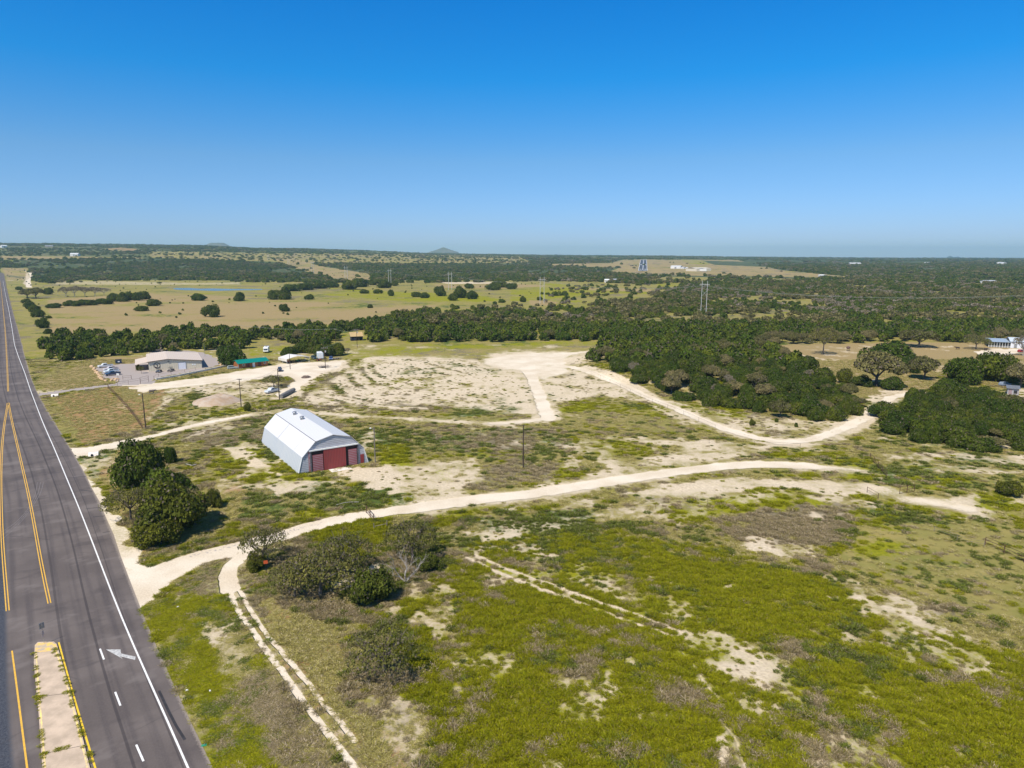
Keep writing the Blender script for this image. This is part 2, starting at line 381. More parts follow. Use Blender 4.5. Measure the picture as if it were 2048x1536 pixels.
 ('B', .62, 8, [(1170,950),(1250,925),(1400,905),(1500,895),(1540,905),(1420,925),(1300,945),(1200,958)]), ('B', .5, 8, [(1200,900),(1290,935),(1250,945),(1190,920)]),
 ('B', .66, 7, [(1240,990),(1340,970),(1480,955),(1620,960),(1740,970),(1800,985),(1700,990),(1560,975),(1450,985),(1330,995)]),
 ('B', .5, 10, [(1270,990),(1450,985),(1600,990),(1560,1005),(1420,1010),(1370,1060),(1280,1040)]),
 ('P', .45, 9, [(1725,985),(1780,968),(1830,990),(1900,1000),(1950,1010),(1945,1025),(1880,1015),(1790,1000)]), ('B', .6, 6, [(1890,985),(1960,990),(1960,1020),(1900,1005)]),
 ('B', .6, 8, [(1290,800),(1450,850),(1700,850),(1760,830),(1720,870),(1620,895),(1540,895),(1420,860),(1300,815)]),
 ('B', .75, 4, [(1165,728),(1225,742),(1290,780),(1320,800),(1400,815),(1340,815),(1250,775),(1170,740)]),
 ('B', .5, 8, [(1290,795),(1450,822),(1640,840),(1740,850),(1640,870),(1500,865),(1400,840)]),
 ('B', .6, 8, [(1800,905),(1900,905),(2100,915),(2100,935),(1930,925)]), ('B', .55, 6, [(1830,935),(1980,935),(2100,938),(2100,950),(1900,948)]),
 ('Y', .55, 6, [(1660,915),(1740,915),(1780,960),(1720,965),(1680,945)]), ('Y', .5, 8, [(1780,925),(1900,935),(1850,940),(1760,935)]),
 ('Y', .5, 8, [(1560,905),(1700,905),(1660,918),(1540,915)]), ('Y', .5, 8, [(1800,950),(1940,940),(1950,970),(1830,985)]),
 ('W', .5, 6, [(1830,955),(1890,955),(1890,975),(1840,975)]), ('Y', .45, 10, [(1520,945),(1700,950),(1700,960),(1540,960)]),
 ('Y', .6, 10, [(1950,990),(2100,985),(2100,1040),(1980,1030),(1930,1020)]), ('Y', .6, 8, [(1440,995),(1560,970),(1700,985),(1740,1000),(1620,1020),(1520,1025),(1440,1020)]),
 ('Y', .72, 5, [(1760,1000),(1860,1015),(1960,1035),(1940,1042),(1850,1030),(1780,1015)]), ('G', .65, 6, [(1740,1005),(1850,1025),(1930,1045),(1830,1050),(1750,1035)]),
 ('W', .82, 10, [(1420,1035),(1530,1020),(1640,1005),(1720,1010),(1740,1040),(1660,1070),(1660,1095),(1560,1095),(1470,1080)]),
 ('G', .5, 6, [(1650,1050),(1700,1040),(1720,1060),(1680,1095)]),
 ('B', .7, 9, [(1460,1080),(1540,1075),(1640,1095),(1640,1120),(1560,1115),(1480,1105)]), ('B', .5, 8, [(1600,1030),(1650,1030),(1640,1060),(1600,1070)]),
 ('L', 1.0, 8, [(1740,1040),(1850,1040),(2100,1045),(2100,1260),(1950,1225),(1800,1180),(1700,1140),(1680,1110),(1700,1070)]),
 ('R', .5, 8, [(1740,1055),(1790,1058),(1830,1080),(1800,1085),(1740,1070)]), ('R', .4, 12, [(1880,1090),(2000,1100),(2048,1130),(1900,1120)]), ('R', .6, 10, [(1980,1230),(2100,1220),(2100,1280),(2020,1270)]),
 ('Y', .75, 3, [(1655,1100),(1690,1098),(1685,1108),(1660,1110)]), ('Y', .75, 3, [(1765,1095),(1780,1092),(1780,1102),(1768,1102)]),
 # weeds in front of the track
 ('Y', .72, 8, [(600,1065),(700,1045),(770,1035),(800,1060),(770,1110),(720,1120),(650,1090)]), ('Y', .55, 8, [(860,1020),(1100,1008),(1120,1020),(960,1045),(870,1050)]),
 ('B', .5, 10, [(860,1060),(980,1050),(1140,1040),(1240,1020),(1260,1040),(1120,1070),(960,1085),(880,1080)]), ('G', .62, 8, [(900,1040),(1050,1025),(1180,1020),(1240,1040),(1170,1060),(1000,1060)]),
 ('G', .7, 6, [(1160,1045),(1280,1040),(1310,1050),(1250,1060),(1180,1060)]), ('Y', .45, 10, [(1280,1000),(1440,1000),(1440,1050),(1320,1040)]),
 ('G', .55, 8, [(1250,1060),(1400,1070),(1420,1085),(1280,1080)]), ('B', .45, 8, [(880,1080),(950,1090),(1020,1085),(980,1110),(900,1110)]),
 ('Y', .8, 26, [(770,1250),(860,1160),(980,1100),(1150,1080),(1330,1090),(1440,1110),(1560,1150),(1640,1180),(1720,1220),(1850,1250),(1950,1280),(2100,1340),(2100,1640),(880,1640),(860,1440),(800,1380),(830,1310)]),
 ('Y', .8, 12, [(1540,1140),(1640,1150),(1740,1210),(1680,1230),(1560,1190)]),
 ('B', .64, 12, [(1700,1170),(1760,1200),(1850,1235),(1950,1262),(2100,1305),(2100,1330),(1960,1290),(1840,1255),(1740,1225),(1680,1190)]),
 ('B', .45, 10, [(1640,1150),(1760,1170),(1900,1215),(1980,1240),(1900,1245),(1760,1205)]), ('W', .4, 10, [(1700,1150),(1860,1200),(1980,1230),(1900,1250)]),
 ('B', .72, 6, [(1440,1165),(1470,1158),(1470,1180),(1440,1185)]), ('B', .66, 5, [(1300,1150),(1325,1150),(1325,1163),(1305,1163)]),
 ('B', .56, 14, [(1330,1260),(1400,1255),(1470,1270),(1540,1300),(1620,1380),(1580,1410),(1500,1370),(1440,1340),(1380,1300)]), ('B', .62, 12, [(1450,1320),(1530,1325),(1570,1360),(1510,1370)]),
 ('Y', .0, 6, [(1450,1320),(1530,1325),(1570,1360),(1510,1370)]),
 ('B', .6, 6, [(840,1250),(890,1248),(890,1272),(850,1270)]), ('B', .5, 14, [(900,1290),(1000,1285),(1040,1340),(980,1350),(900,1330)]), ('B', .52, 12, [(1100,1350),(1200,1345),(1240,1380),(1220,1440),(1140,1440),(1110,1390)]),
 ('B', .55, 8, [(1020,1400),(1070,1390),(1070,1430),(1030,1430)]), ('B', .6, 6, [(1260,1310),(1290,1310),(1290,1330),(1260,1330)]), ('B', .6, 6, [(1420,1480),(1450,1470),(1455,1520),(1420,1530)]),
 ('B', .5, 8, [(1270,1420),(1350,1420),(1360,1450),(1290,1450)]), ('B', .5, 8, [(1700,1370),(1740,1360),(1760,1390),(1720,1400)]),
 ('W', .62, 12, [(1190,1240),(1260,1250),(1290,1290),(1240,1300),(1180,1280)]), ('W', .6, 14, [(1260,1330),(1340,1310),(1350,1380),(1300,1420),(1260,1380)]),
 ('W', .6, 14, [(1540,1270),(1640,1280),(1680,1330),(1600,1340),(1540,1310)]), ('W', .6, 12, [(1800,1310),(1950,1330),(2048,1400),(1980,1430),(1860,1370)]),
 ('W', .55, 10, [(1010,1310),(1080,1310),(1080,1370),(1020,1370)]), ('W', .6, 8, [(1090,1430),(1120,1430),(1120,1470),(1095,1470)]),
 ('G', .62, 14, [(1200,1500),(1260,1470),(1340,1480),(1380,1540),(1200,1600)]), ('G', .5, 12, [(1640,1240),(1760,1260),(1800,1290),(1720,1290),(1640,1265)]),
 ('G', .5, 12, [(1230,1380),(1280,1350),(1290,1400),(1240,1410)]), ('W', .5, 10, [(1380,1420),(1420,1420),(1420,1460),(1380,1460)]), ('W', .5, 14, [(1540,1400),(1600,1420),(1600,1500),(1550,1480)]),
 ('G', .5, 10, [(860,1500),(900,1500),(900,1536),(860,1536)]), ('W', .55, 8, [(870,1495),(920,1495),(920,1540),(870,1540)]),
 # verge and ground between the ruts and the bushes
 ('R', .5, 20, [(500,1190),(620,1210),(690,1280),(700,1400),(820,1500),(820,1600),(720,1600),(600,1380),(520,1270)]), ('B', .45, 12, [(520,1200),(590,1200),(590,1240),(530,1240)]),
 ('W', .5, 14, [(690,1370),(770,1370),(820,1440),(800,1480),(700,1440)]), ('B', .48, 12, [(700,1375),(760,1375),(760,1440),(720,1440)]),
 ('L', .6, 14, [(290,1210),(380,1150),(440,1130),(470,1230),(560,1360),(700,1550),(450,1550),(380,1430),(310,1300)]),
 ('G', .35, 14, [(300,1215),(350,1190),(370,1240),(400,1330),(520,1400),(520,1500),(470,1536),(430,1500),(380,1400),(320,1290)]), ('Y', .62, 16, [(300,1220),(400,1210),(430,1330),(520,1420),(540,1550),(430,1550)]),
 ('B', .5, 12, [(350,1165),(410,1160),(420,1200),(360,1210)]), ('B', .52, 14, [(400,1250),(470,1230),(500,1300),(490,1380),(440,1340),(420,1290)]), ('R', .45, 10, [(340,1260),(370,1250),(375,1290),(345,1290)]),
 # concrete and caliche surfaces
 ('P', .6, 4, [(165,932),(180,950),(225,1030),(262,1085),(300,1125),(330,1138),(480,1090),(480,1108),(400,1135),(345,1165),(300,1200),(290,1215),(230,1165),(205,1112),(180,1030),(150,975),(130,930)]),
 ('P', 1, 6, [(262,1100),(300,1140),(340,1135),(480,1092),(480,1108),(400,1135),(345,1165),(300,1200),(290,1210),(262,1165)]),
 ('P', .95, 2, [(135,897),(160,895),(215,889),(250,885),(250,893),(195,905),(160,917),(150,918)]),
]
#  class, weight, feather m, half width m, centre line
LINE = [
 ('P', 1, .6, 2.6, [(300,1150),(340,1132),(400,1112),(460,1098),(560,1072),(640,1048),(740,1028),(850,1013),(960,998)]),
 ('P', 1, .8, 2.9, [(850,1013),(960,998),(1060,988),(1160,972),(1260,957),(1360,942),(1450,932),(1520,928),(1620,932)]),
 ('P', .6, 1.2, 2.2, [(1600,931),(1660,935),(1712,940)]),
 ('K', .45, 1, 1.2, [(380,1112),(460,1094),(560,1068),(640,1046)]),
 ('P', 1, .4, 1.3, [(500,1100),(478,1118),(461,1132),(454,1154),(458,1180)]),
 ('P', 1, .2, .42, [(462,1134),(454,1158),(457,1180),(467,1203),(481,1230),(512,1272),(537,1307),(562,1337),(587,1377),(612,1409),(644,1452),(672,1487),(697,1519),(730,1560)]),
 ('P', 1, .2, .34, [(468,1150),(475,1172),(493,1206),(512,1237),(537,1272),(562,1302),(587,1332),(617,1367),(644,1404),(672,1434),(697,1464),(709,1482)]),
 ('P', 1, .3, 2.6, [(140,905),(190,896),(240,886),(290,876)]),
 ('P', .85, .8, 2.0, [(290,876),(330,866),(380,852),(440,840),(500,829)]), ('P', .4, 1.2, 1.2, [(500,829),(560,822),(620,824),(700,831),(800,837),(900,843),(990,847)]),
 ('B', .6, 1.2, 2.6, [(320,868),(440,840),(560,822),(640,826)]),
 ('P', .95, .6, 1.8, [(990,847),(1050,843),(1095,836)]),
 ('P', 1, .8, 2.6, [(1098,838),(1088,815),(1077,785),(1064,757),(1055,737),(1060,722),(1090,713),(1140,707),(1170,704)]),
 ('P', .85, .8, 2.4, [(1140,734),(1190,748),(1240,768),(1290,792),(1340,812),(1400,838),(1450,858),(1510,875),(1560,885),(1620,880),(1680,860),(1730,835),(1758,815),(1780,795),(1830,785)]),
 ('B', .7, 1.4, 3.2, [(1400,838),(1450,858),(1510,875),(1560,885),(1620,880),(1680,860)]),
 ('K', 1, .15, 2.7, [(60,792),(110,785),(160,778),(210,772),(250,768),(300,764)]),
 ('P', .9, .8, 2.4, [(250,771),(330,767),(420,755),(480,745),(560,733)]), ('P', .85, .8, 2.0, [(300,772),(400,768),(480,757),(560,748),(640,738)]),
 ('P', .33, .4, .3, [(925,1112),(985,1140),(1034,1160),(1086,1180),(1139,1197),(1204,1223),(1261,1244)]), ('B', .85, .3, .35, [(925,1112),(985,1140),(1034,1160),(1086,1180),(1139,1197),(1204,1223),(1261,1244),(1340,1270)]),
 ('P', .33, .4, .32, [(950,1110),(1010,1136),(1056,1154),(1131,1180),(1184,1200),(1229,1215),(1299,1240)]), ('B', .85, .3, .4, [(950,1110),(1010,1136),(1056,1154),(1131,1180),(1184,1200),(1229,1215),(1299,1240),(1360,1262)]),
 ('P', .42, .4, .3, [(1360,1300),(1385,1330),(1410,1370),(1440,1400)]), ('P', .42, .4, .3, [(1440,1440),(1470,1480),(1490,1540)]),
 ('P', .5, 1.6, 1.2, [(1800,1000),(1850,1003),(1900,1012),(1945,1022)]),
 ('P', .38, 2, 1.5, [(1300,990),(1400,975),(1500,967),(1620,967),(1740,975)]),
 ('P', .8, 2, 5, [(58,575),(56,562),(64,553),(60,545)]), ('P', .7, 1.5, 4, [(12,560),(30,561),(50,560)]),
 ('B', .8, 1, 2.2, [(1172,735),(1215,747),(1262,768),(1300,790)]),

 ('P', .55, .35, .3, [(960,996),(1060,986),(1160,970),(1260,956),(1360,941),(1450,931),(1520,928),(1600,931)]), ('P', .5, .35, .3, [(1190,748),(1240,768),(1290,792),(1340,812),(1400,838),(1450,858),(1510,875),(1560,885),(1620,880),(1680,860),(1730,835)]),
 ('P', .6, .4, .35, [(290,876),(330,866),(380,852),(440,840),(500,829)]), ('P', .6, .4, .35, [(1096,830),(1088,812),(1077,785),(1064,757)]),
 ('P', .55, .4, .3, [(640,1046),(740,1028),(850,1012),(960,997)]),
]
# curving plough lines in the eroded ground
for A, hw in (([(722,736),(733,752),(753,766),(796,777),(850,782)],1.5),([(697,748),(709,766),(739,780),(792,790),(862,794)],1.9),([(664,768),(690,790),(740,801),(800,806)],2.4),([(742,730),(752,745),(775,757),(820,766)],1.3),([(800,716),(842,722),(885,735),(935,746)],1.6),([(760,722),(800,727),(850,740),(905,752)],1.2),([(640,790),(700,806),(780,814),(860,816)],2.2),([(900,762),(960,775),(1010,790)],1.0),([(770,790),(850,800),(930,806)],1.3)):
    LINE.append(('W', .62, 1.8, hw, A)); LINE.append(('B', .34, 1.8, hw, A)); LINE.append(('G', .42, 1.6, hw*.5, A))
    LINE.append(('B', .95, .9, .7, [(a+7+hw*2, b+1) for a, b in A]))

LINE = [('B', .62, 2.6, hw+1.6, pts) if hw > 1 else ('B', .5, .8, hw+.4, pts) for c, wt, fe, hw, pts in LINE if c == 'P' and min(q[1] for q in pts) > 700 and min(q[0] for q in pts) > 300] + [(c, wt, (fe*1.7 if c == 'P' and hw > 1.5 and max(q[1] for q in pts) < 1100 else fe), hw*(.86 if c == 'P' and hw > 1.5 else 1), pts) for c, wt, fe, hw, pts in LINE]
def poly_sd(px, py, poly, sy=1.0):
    """signed distance (inside positive) in photo pixels, vertical stretched by sy"""
    P = np.array(poly, float); P = P*np.array([1, sy]); y = py*sy; x = px
    d2 = np.full(x.shape, 1e18); ins = np.zeros(x.shape, bool)
    n = len(P)
    for i in range(n):
        a = P[i]; b = P[(i+1) % n]; e = b-a
        wx = x-a[0]; wy = y-a[1]
        t = np.clip((wx*e[0]+wy*e[1])/(e@e+1e-9), 0, 1)
        d2 = np.minimum(d2, (wx-e[0]*t)**2+(wy-e[1]*t)**2)
        c = ((a[1] > y) != (b[1] > y)) & (x < (b[0]-a[0])*(y-a[1])/(b[1]-a[1]+1e-12)+a[0])
        ins ^= c
    return np.where(ins, 1, -1)*np.sqrt(d2)
def line_d(x, y, pts):
    d2 = np.full(x.shape, 1e18)
    for a, b in zip(pts[:-1], pts[1:]):
        ex, ey = b[0]-a[0], b[1]-a[1]
        t = np.clip(((x-a[0])*ex+(y-a[1])*ey)/(ex*ex+ey*ey+1e-9), 0, 1)
        d2 = np.minimum(d2, (x-a[0]-ex*t)**2+(y-a[1]-ey*t)**2)
    return np.sqrt(d2)
CH_ = 'PBYGWRLFKT'
def paint(X, Y, Z, only=None):
    px, py = project(X, Y, Z)
    front = Y > 5
    w = {c: np.zeros(X.shape) for c in CH_}
    # behind or beside the frame: the same mix of weeds, woods and bare soil
    out = (~front) | (px < -150) | (px > 2200) | (py > 1640)
    n = fbm(X/60, Y/60, 31, 4)
    w['Y'] = np.where(out, np.clip((n-.42)*3, 0, .8), 0); w['B'] = np.where(out, np.clip((fbm(X/45, Y/45, 33, 4)-.55)*4, 0, .7), 0)
    w['G'] = np.clip((fbm(X/30, Y/30, 35, 3)-.48)*2.2, 0, .5)
    w['W'] = np.clip((fbm(X/26, Y/26, 37, 3)-.5)*2.2, 0, .5)
    w['Y'] = np.maximum(w['Y'], np.clip((fbm(X/22, Y/22, 39, 3)-.56)*2.5, 0, .45))
    wob = 1.2
    qx, qy = project(X + (vnoise(X/3.1, Y/3.1, 3)-.5)*2*wob, Y + (vnoise(X/3.3, Y/3.3, 4)-.5)*4*wob, Z)
    qx = np.clip(qx, px-11, px+11); qy = np.clip(qy, py-8, py+8)
    for c, wt, fe, poly in POLY:
        if only and c not in only: continue
        P = np.array(poly, float)
        bb = front & (qx > P[:,0].min()-2*fe) & (qx < P[:,0].max()+2*fe) & (qy > P[:,1].min()-fe*2) & (qy < P[:,1].max()+fe*2)
        if not bb.any(): continue
        sy = 1.0 if P[:,1].mean() > 1100 else (2.0 if P[:,1].mean() > 700 else 4.0)
        sd = poly_sd(qx[bb], qy[bb], poly, sy)
        k = np.clip(sd/(2*fe)+.5, 0, 1); k = k*k*(3-2*k)
        w[c][bb] = w[c][bb]*(1-k) + wt*k
    ja = np.clip((Y-85)/80, .22, 1.1); jx = X + (vnoise(X/1.7, Y/1.7, 8)-.5)*ja; jy = Y + (vnoise(X/1.7+9, Y/1.7, 9)-.5)*ja
    for c, wt, fe, hw, pts in LINE:
        if only and c not in only: continue
        Q = [G(*p) for p in pts]; xs = [q.x for q in Q]; ys = [q.y for q in Q]; m = hw+fe*2
        bb = (X > min(xs)-m) & (X < max(xs)+m) & (Y > min(ys)-m) & (Y < max(ys)+m)
        if not bb.any(): continue
        d = line_d(jx[bb], jy[bb], [(q.x, q.y) for q in Q])
        k = np.clip((hw+fe-d)/(2*fe), 0, 1); k = k*k*(3-2*k)
        w[c][bb] = np.maximum(w[c][bb]*(1-k), 0) + wt*k
    a1 = fbm(X/11, Y/11, 141, 4)-.5; a2 = fbm(X/4.2, Y/4.2, 151, 4)-.5; a3 = fbm(X/13+7, Y/13, 161, 4)-.5; a4 = fbm(X/3.6, Y/3.6, 171, 3)-.5
    near = np.clip((900-Y)/300, 0, 1)
    w['Y'] = w['Y']*(1+near*(1.5*a1+1.3*a2)); w['W'] = w['W']*(1+near*(1.2*a3+1.0*a4)); w['G'] = w['G']*(1-near*(1.6*a3-1.3*a2)); w['B'] = w['B']*(1-near*(1.2*a1-.9*a4))
    w['B'] = np.maximum(w['B'], near*np.clip((-a1*1.0-a4*.5-.085)*4.2, 0, .5)*(1-w['L']*.8)*(py > 690))
    w['W'] = np.maximum(w['W'], near*np.clip((a3+a1*.6-.15)*4, 0, .5)*(1-w['L']*.6))
    for c in 'YWGB': w[c] = np.clip(w[c], 0, 1)
    a5 = fbm(X/75, Y/38, 191, 5)-.5; a6 = fbm(X/30, Y/14, 195, 4)-.5; farf = np.clip((Y-330)/200, 0, 1)
    for c in 'TLY': w[c] = np.clip(w[c]*(1+farf*(2.4*a5+1.6*a6)*(1 if c != 'L' else -1)), 0, 1)
    w['W'] = np.clip(w['W'] + farf*np.clip(a6*3-.1, 0, .5)*(w['F'] < .3), 0, 1)
    mown = np.clip(np.maximum(w['R'], w['T'])*1.3-.25, 0, 1)*(py > 560)
    for c in 'YWG': w[c] = w[c]*(1-.8*mown)
    w['B'] = w['B']*(1-.55*mown*(px < 600))
    # solid surfaces win
    solid = np.clip(w['P']*1.3, 0, 1)
    for c in 'YGWRL': w[c] = w[c]*(1-solid*.8)
    return w

# pavement lot in front of the tan building
POLY.append(('K', 1, 1.2, [(192,736),(208,731),(262,727),(300,723),(300,700),(402,703),(428,716),(440,728),(425,735),(380,744),(312,757),(300,768),(235,772),(228,760),(205,755)]))
POLY.append(('B', .8, 2, [(182,732),(192,732),(206,752),(212,765),(200,760),(188,745)]))
POLY.append(('B', .6, 3, [(425,712),(445,716),(470,725),(450,733),(438,728)]))

def build_ground():
    az = np.concatenate([np.linspace(-180, -48, 46)[:-1], np.linspace(-48, 48, 1200), np.linspace(48, 180, 46)[1:-1]])
    az = np.radians(az)
    rows = [0.5, 15, 30, 42]
    yd = np.linspace(1640, 640, 520); rr = [W(1024, v).y for v in yd]
    rows += [r for r in rr if r > 45]
    r = rows[-1]
    while r < 1500: r *= 1.010; rows.append(r)
    while r < 9000: r *= 1.016; rows.append(r)
    while r < 32000: r *= 1.08; rows.append(r)
    rows = np.array(rows); nr, na = len(rows), len(az)
    RR, AA = np.meshgrid(rows, az, indexing='ij')
    # keep columns straight: fine part uses depth, not radius
    k = np.where(np.abs(AA) < R(50), 1/np.maximum(np.cos(AA), .5), 1/np.cos(R(50)))
    RR = RR*k
    X = RR*np.sin(AA); Y = RR*np.cos(AA); Z = H(X, Y)
    v = np.stack([X, Y, Z], -1).reshape(-1, 3)
    me = bpy.data.meshes.new('ground'); me.vertices.add(len(v)); me.vertices.foreach_set('co', v.ravel())
    i = np.arange(nr-1)[:, None]*na; j = np.arange(na)[None, :]; j2 = (j+1) % na
    q = np.stack([i+j, i+na+j, i+na+j2, i+j2], -1).reshape(-1, 4)[:, ::-1]
    cap = np.arange(na)  # closing the hole under the camera
    nq = len(q)
    me.loops.add(nq*4); me.loops.foreach_set('vertex_index', q.ravel().astype(np.int32))
    me.polygons.add(nq); me.polygons.foreach_set('loop_start', np.arange(nq, dtype=np.int32)*4)
    me.update(calc_edges=True); me.validate()
    me.polygons.foreach_set('use_smooth', [True]*len(me.polygons))
    w = paint(X.ravel(), Y.ravel(), Z.ravel())
    def put(name, ch):
        a = me.attributes.new(name, 'FLOAT_COLOR', 'POINT')
        d = np.zeros((len(v), 4), np.float32)
        for k_, c in enumerate(ch):
            if c: d[:, k_] = w[c]
        if len(ch) < 4: d[:, 3] = 1
        a.data.foreach_set('color', d.ravel())
    put('maskA', 'PBYG'); put('maskB', 'WRLF'); put('maskC', 'KT')
    me.materials.append(ground_material())
    o = bpy.data.objects.new('ground', me); COL.objects.link(o); tag(o, kind='structure')
    return o
build_ground()

# ------------------------------------------------------------------ road
def resample(pts, step):
    out = [pts[0]]
    for a, b in zip(pts[:-1], pts[1:]):
        n = max(1, int((b-a).length/step))
        for k in range(1, n+1): out.append(a.lerp(b, k/n))
    return out
def smooth(pts, it=3):
    for _ in range(it):
        pts = [pts[0]] + [(pts[i-1]+pts[i]*2+pts[i+1])/4 for i in range(1, len(pts)-1)] + [pts[-1]]
    return pts
def GW(px, py):
    return G(px, py) if py < 660 else W(px, py)
def lift(p): return Hs(p[0], p[1]) + max(0, math.hypot(p[0], p[1])-500)*.0005
def fit(pxpts, step=6, it=4):
    return smooth(resample([GW(*p) for p in pxpts], step), it)
def normals(pts):
    out = []
    for i in range(len(pts)):
        d = (pts[min(i+1, len(pts)-1)]-pts[max(i-1, 0)]).normalized(); out.append(Vector((-d.y, d.x, 0)))
    return out
def ribbon(name, pts, w, z, mat, kind='structure', off=0):
    N = normals(pts); vs = []; fs = []
    for p, n in zip(pts, N):
        c = p + n*off
        zz = z + (lift(c)*1.0+(max(0, math.hypot(c.x, c.y)-500)*.0002) if math.hypot(c.x, c.y) > 500 else 0)
        vs += [(c.x-n.x*w/2, c.y-n.y*w/2, zz), (c.x+n.x*w/2, c.y+n.y*w/2, zz)]
    for i in range(len(pts)-1): fs.append((2*i, 2*i+2, 2*i+3, 2*i+1))
    b = MB(); b.add(vs, fs); o = b.build(name, mat)
    # faces must look up
    if o.data.polygons[0].normal.z < 0: o.data.flip_normals()
    if kind: tag(o, kind=kind)
    return o
EDGE = [(470,1620),(435,1536),(375,1427),(335,1349),(307,1292),(288,1230),(262,1164),(240,1112),(212,1030),(185,975),(160,928),(140,893),(110,847),(82,800),(60,750),(50,715),(42,680),(32,645),(22,610),(13,575),(8,547),(0,535.5)]
edge = [GW(*p) for p in EDGE]
for p in edge: p.z = 0
d0 = (edge[0]-edge[1]).normalized(); edge = [edge[0]+d0*120] + edge
d1 = (edge[-1]-edge[-2]).normalized()
edge = edge[:-1]
d1 = (edge[-1]-edge[-2]).normalized(); d2 = Vector((d1.x*math.cos(.35)-d1.y*math.sin(.35), d1.x*math.sin(.35)+d1.y*math.cos(.35), 0))
edge += [edge[-1]+d2*300, edge[-1]+d2*900]
edge = smooth(resample(edge, 8), 5)
def road_material():
    m, nt, b = newmat('asphalt')
    uv = nd(nt, 'ShaderNodeUVMap'); uv.uv_map = 'UVMap'
    tc = nd(nt, 'ShaderNodeTexCoord')
    sep = nd(nt, 'ShaderNodeSeparateXYZ'); nt.links.new(uv.outputs[0], sep.inputs[0])
    mp = nd(nt, 'ShaderNodeMapping'); mp.inputs['Scale'].default_value = (1.0, .03, 1); nt.links.new(uv.outputs[0], mp.inputs[0])
    st = nd(nt, 'ShaderNodeTexNoise'); st.inputs['Scale'].default_value = 1.1; st.inputs['Detail'].default_value = 5; nt.links.new(mp.outputs[0], st.inputs[0])
    n1 = nd(nt, 'ShaderNodeTexNoise'); n1.inputs['Scale'].default_value = 5; n1.inputs['Detail'].default_value = 5; n1.inputs['Roughness'].default_value = .8; nt.links.new(tc.outputs['Object'], n1.inputs[0])
    n2 = nd(nt, 'ShaderNodeTexNoise'); n2.inputs['Scale'].default_value = .12; n2.inputs['Detail'].default_value = 5; nt.links.new(tc.outputs['Object'], n2.inputs[0])
    c = mixc(nt, mrange(nt, n2.outputs[0], .35, .65), (.110,.090,.082), (.150,.124,.112))
    # wheel paths
    wp = math_(nt, 'FRACT', math_(nt, 'DIVIDE', sep.outputs[0], 1.85))
    wp = mrange(nt, math_(nt, 'ABSOLUTE', math_(nt, 'SUBTRACT', wp, .5)), .12, .42)
    c = mixc(nt, math_(nt, 'MULTIPLY', math_(nt, 'MULTIPLY', wp, mrange(nt, st.outputs[0], .35, .65)), .55), c, (.056,.047,.05))
    c = mixc(nt, math_(nt, 'MULTIPLY', mrange(nt, n1.outputs[0], .4, .65), .25), c, (.17,.148,.14))
    mp3 = nd(nt, 'ShaderNodeMapping'); mp3.inputs['Scale'].default_value = (.10, .16, 1); mp3.inputs['Location'].default_value = (3.1, .7, 0); nt.links.new(uv.outputs[0], mp3.inputs[0])
    n3 = nd(nt, 'ShaderNodeTexNoise'); n3.inputs['Scale'].default_value = 1; n3.inputs['Detail'].default_value = 4; n3.inputs['Roughness'].default_value = .6; nt.links.new(mp3.outputs[0], n3.inputs[0])
    c = mixc(nt, math_(nt, 'MULTIPLY', mrange(nt, n3.outputs[0], .55, .68), .5), c, (.21,.18,.165))
    c = mixc(nt, math_(nt, 'MULTIPLY', mrange(nt, n3.outputs[0], .46, .34), .45), c, (.062,.052,.052))
    # old dark lane joints
    for u0, wd, k in ((6.35, .09, .6), (9.9, .10, .5), (2.5, .05, .5)):
        j = mrange(nt, math_(nt, 'ABSOLUTE', math_(nt, 'SUBTRACT', math_(nt, 'ADD', sep.outputs[0], math_(nt, 'MULTIPLY', st.outputs[0], .25)), u0)), wd, wd*2.2, 1, 0)
        c = mixc(nt, math_(nt, 'MULTIPLY', j, k), c, (.035,.03,.033))
    # fresher blue black surfacing along the far side
    e = mrange(nt, math_(nt, 'ADD', sep.outputs[0], math_(nt, 'MULTIPLY', math_(nt, 'SUBTRACT', n1.outputs[0], .5), 1.2)), 15.3, 16.0)
    c = mixc(nt, e, c, mixc(nt, mrange(nt, n1.outputs[0], .4, .6), (.035,.04,.055), (.08,.085,.10)))
    # cracks
    vo = nd(nt, 'ShaderNodeTexVoronoi'); vo.feature = 'DISTANCE_TO_EDGE'; vo.inputs['Scale'].default_value = .1
    mp2 = nd(nt, 'ShaderNodeMapping'); mp2.inputs['Scale'].default_value = (.6, 1.3, 1); nt.links.new(uv.outputs[0], mp2.inputs[0])
    wn = nd(nt, 'ShaderNodeTexNoise'); wn.inputs['Scale'].default_value = .8; wn.inputs['Detail'].default_value = 4; nt.links.new(uv.outputs[0], wn.inputs[0])
    nt.links.new(mixc(nt, .25, mp2.outputs[0], wn.outputs[1], 'ADD'), vo.inputs['Vector'])
    cr = math_(nt, 'MULTIPLY', mrange(nt, vo.outputs['Distance'], .004, .012, 1, 0), mrange(nt, n2.outputs[0], .5, .6))
    c = mixc(nt, math_(nt, 'MULTIPLY', cr, .25), c, (.05,.045,.045))
    # pale dust along the right edge
    du = mrange(nt, math_(nt, 'SUBTRACT', sep.outputs[0], math_(nt, 'MULTIPLY', math_(nt, 'SUBTRACT', n1.outputs[0], .45), 1.3)), .0, .45, 1, 0)
    c = mixc(nt, math_(nt, 'MULTIPLY', du, .5), c, (.42,.35,.28))
    nt.links.new(c, b.inputs['Base Color']); b.inputs['Roughness'].default_value = .85; b.inputs['Specular IOR Level'].default_value = .25
    return m
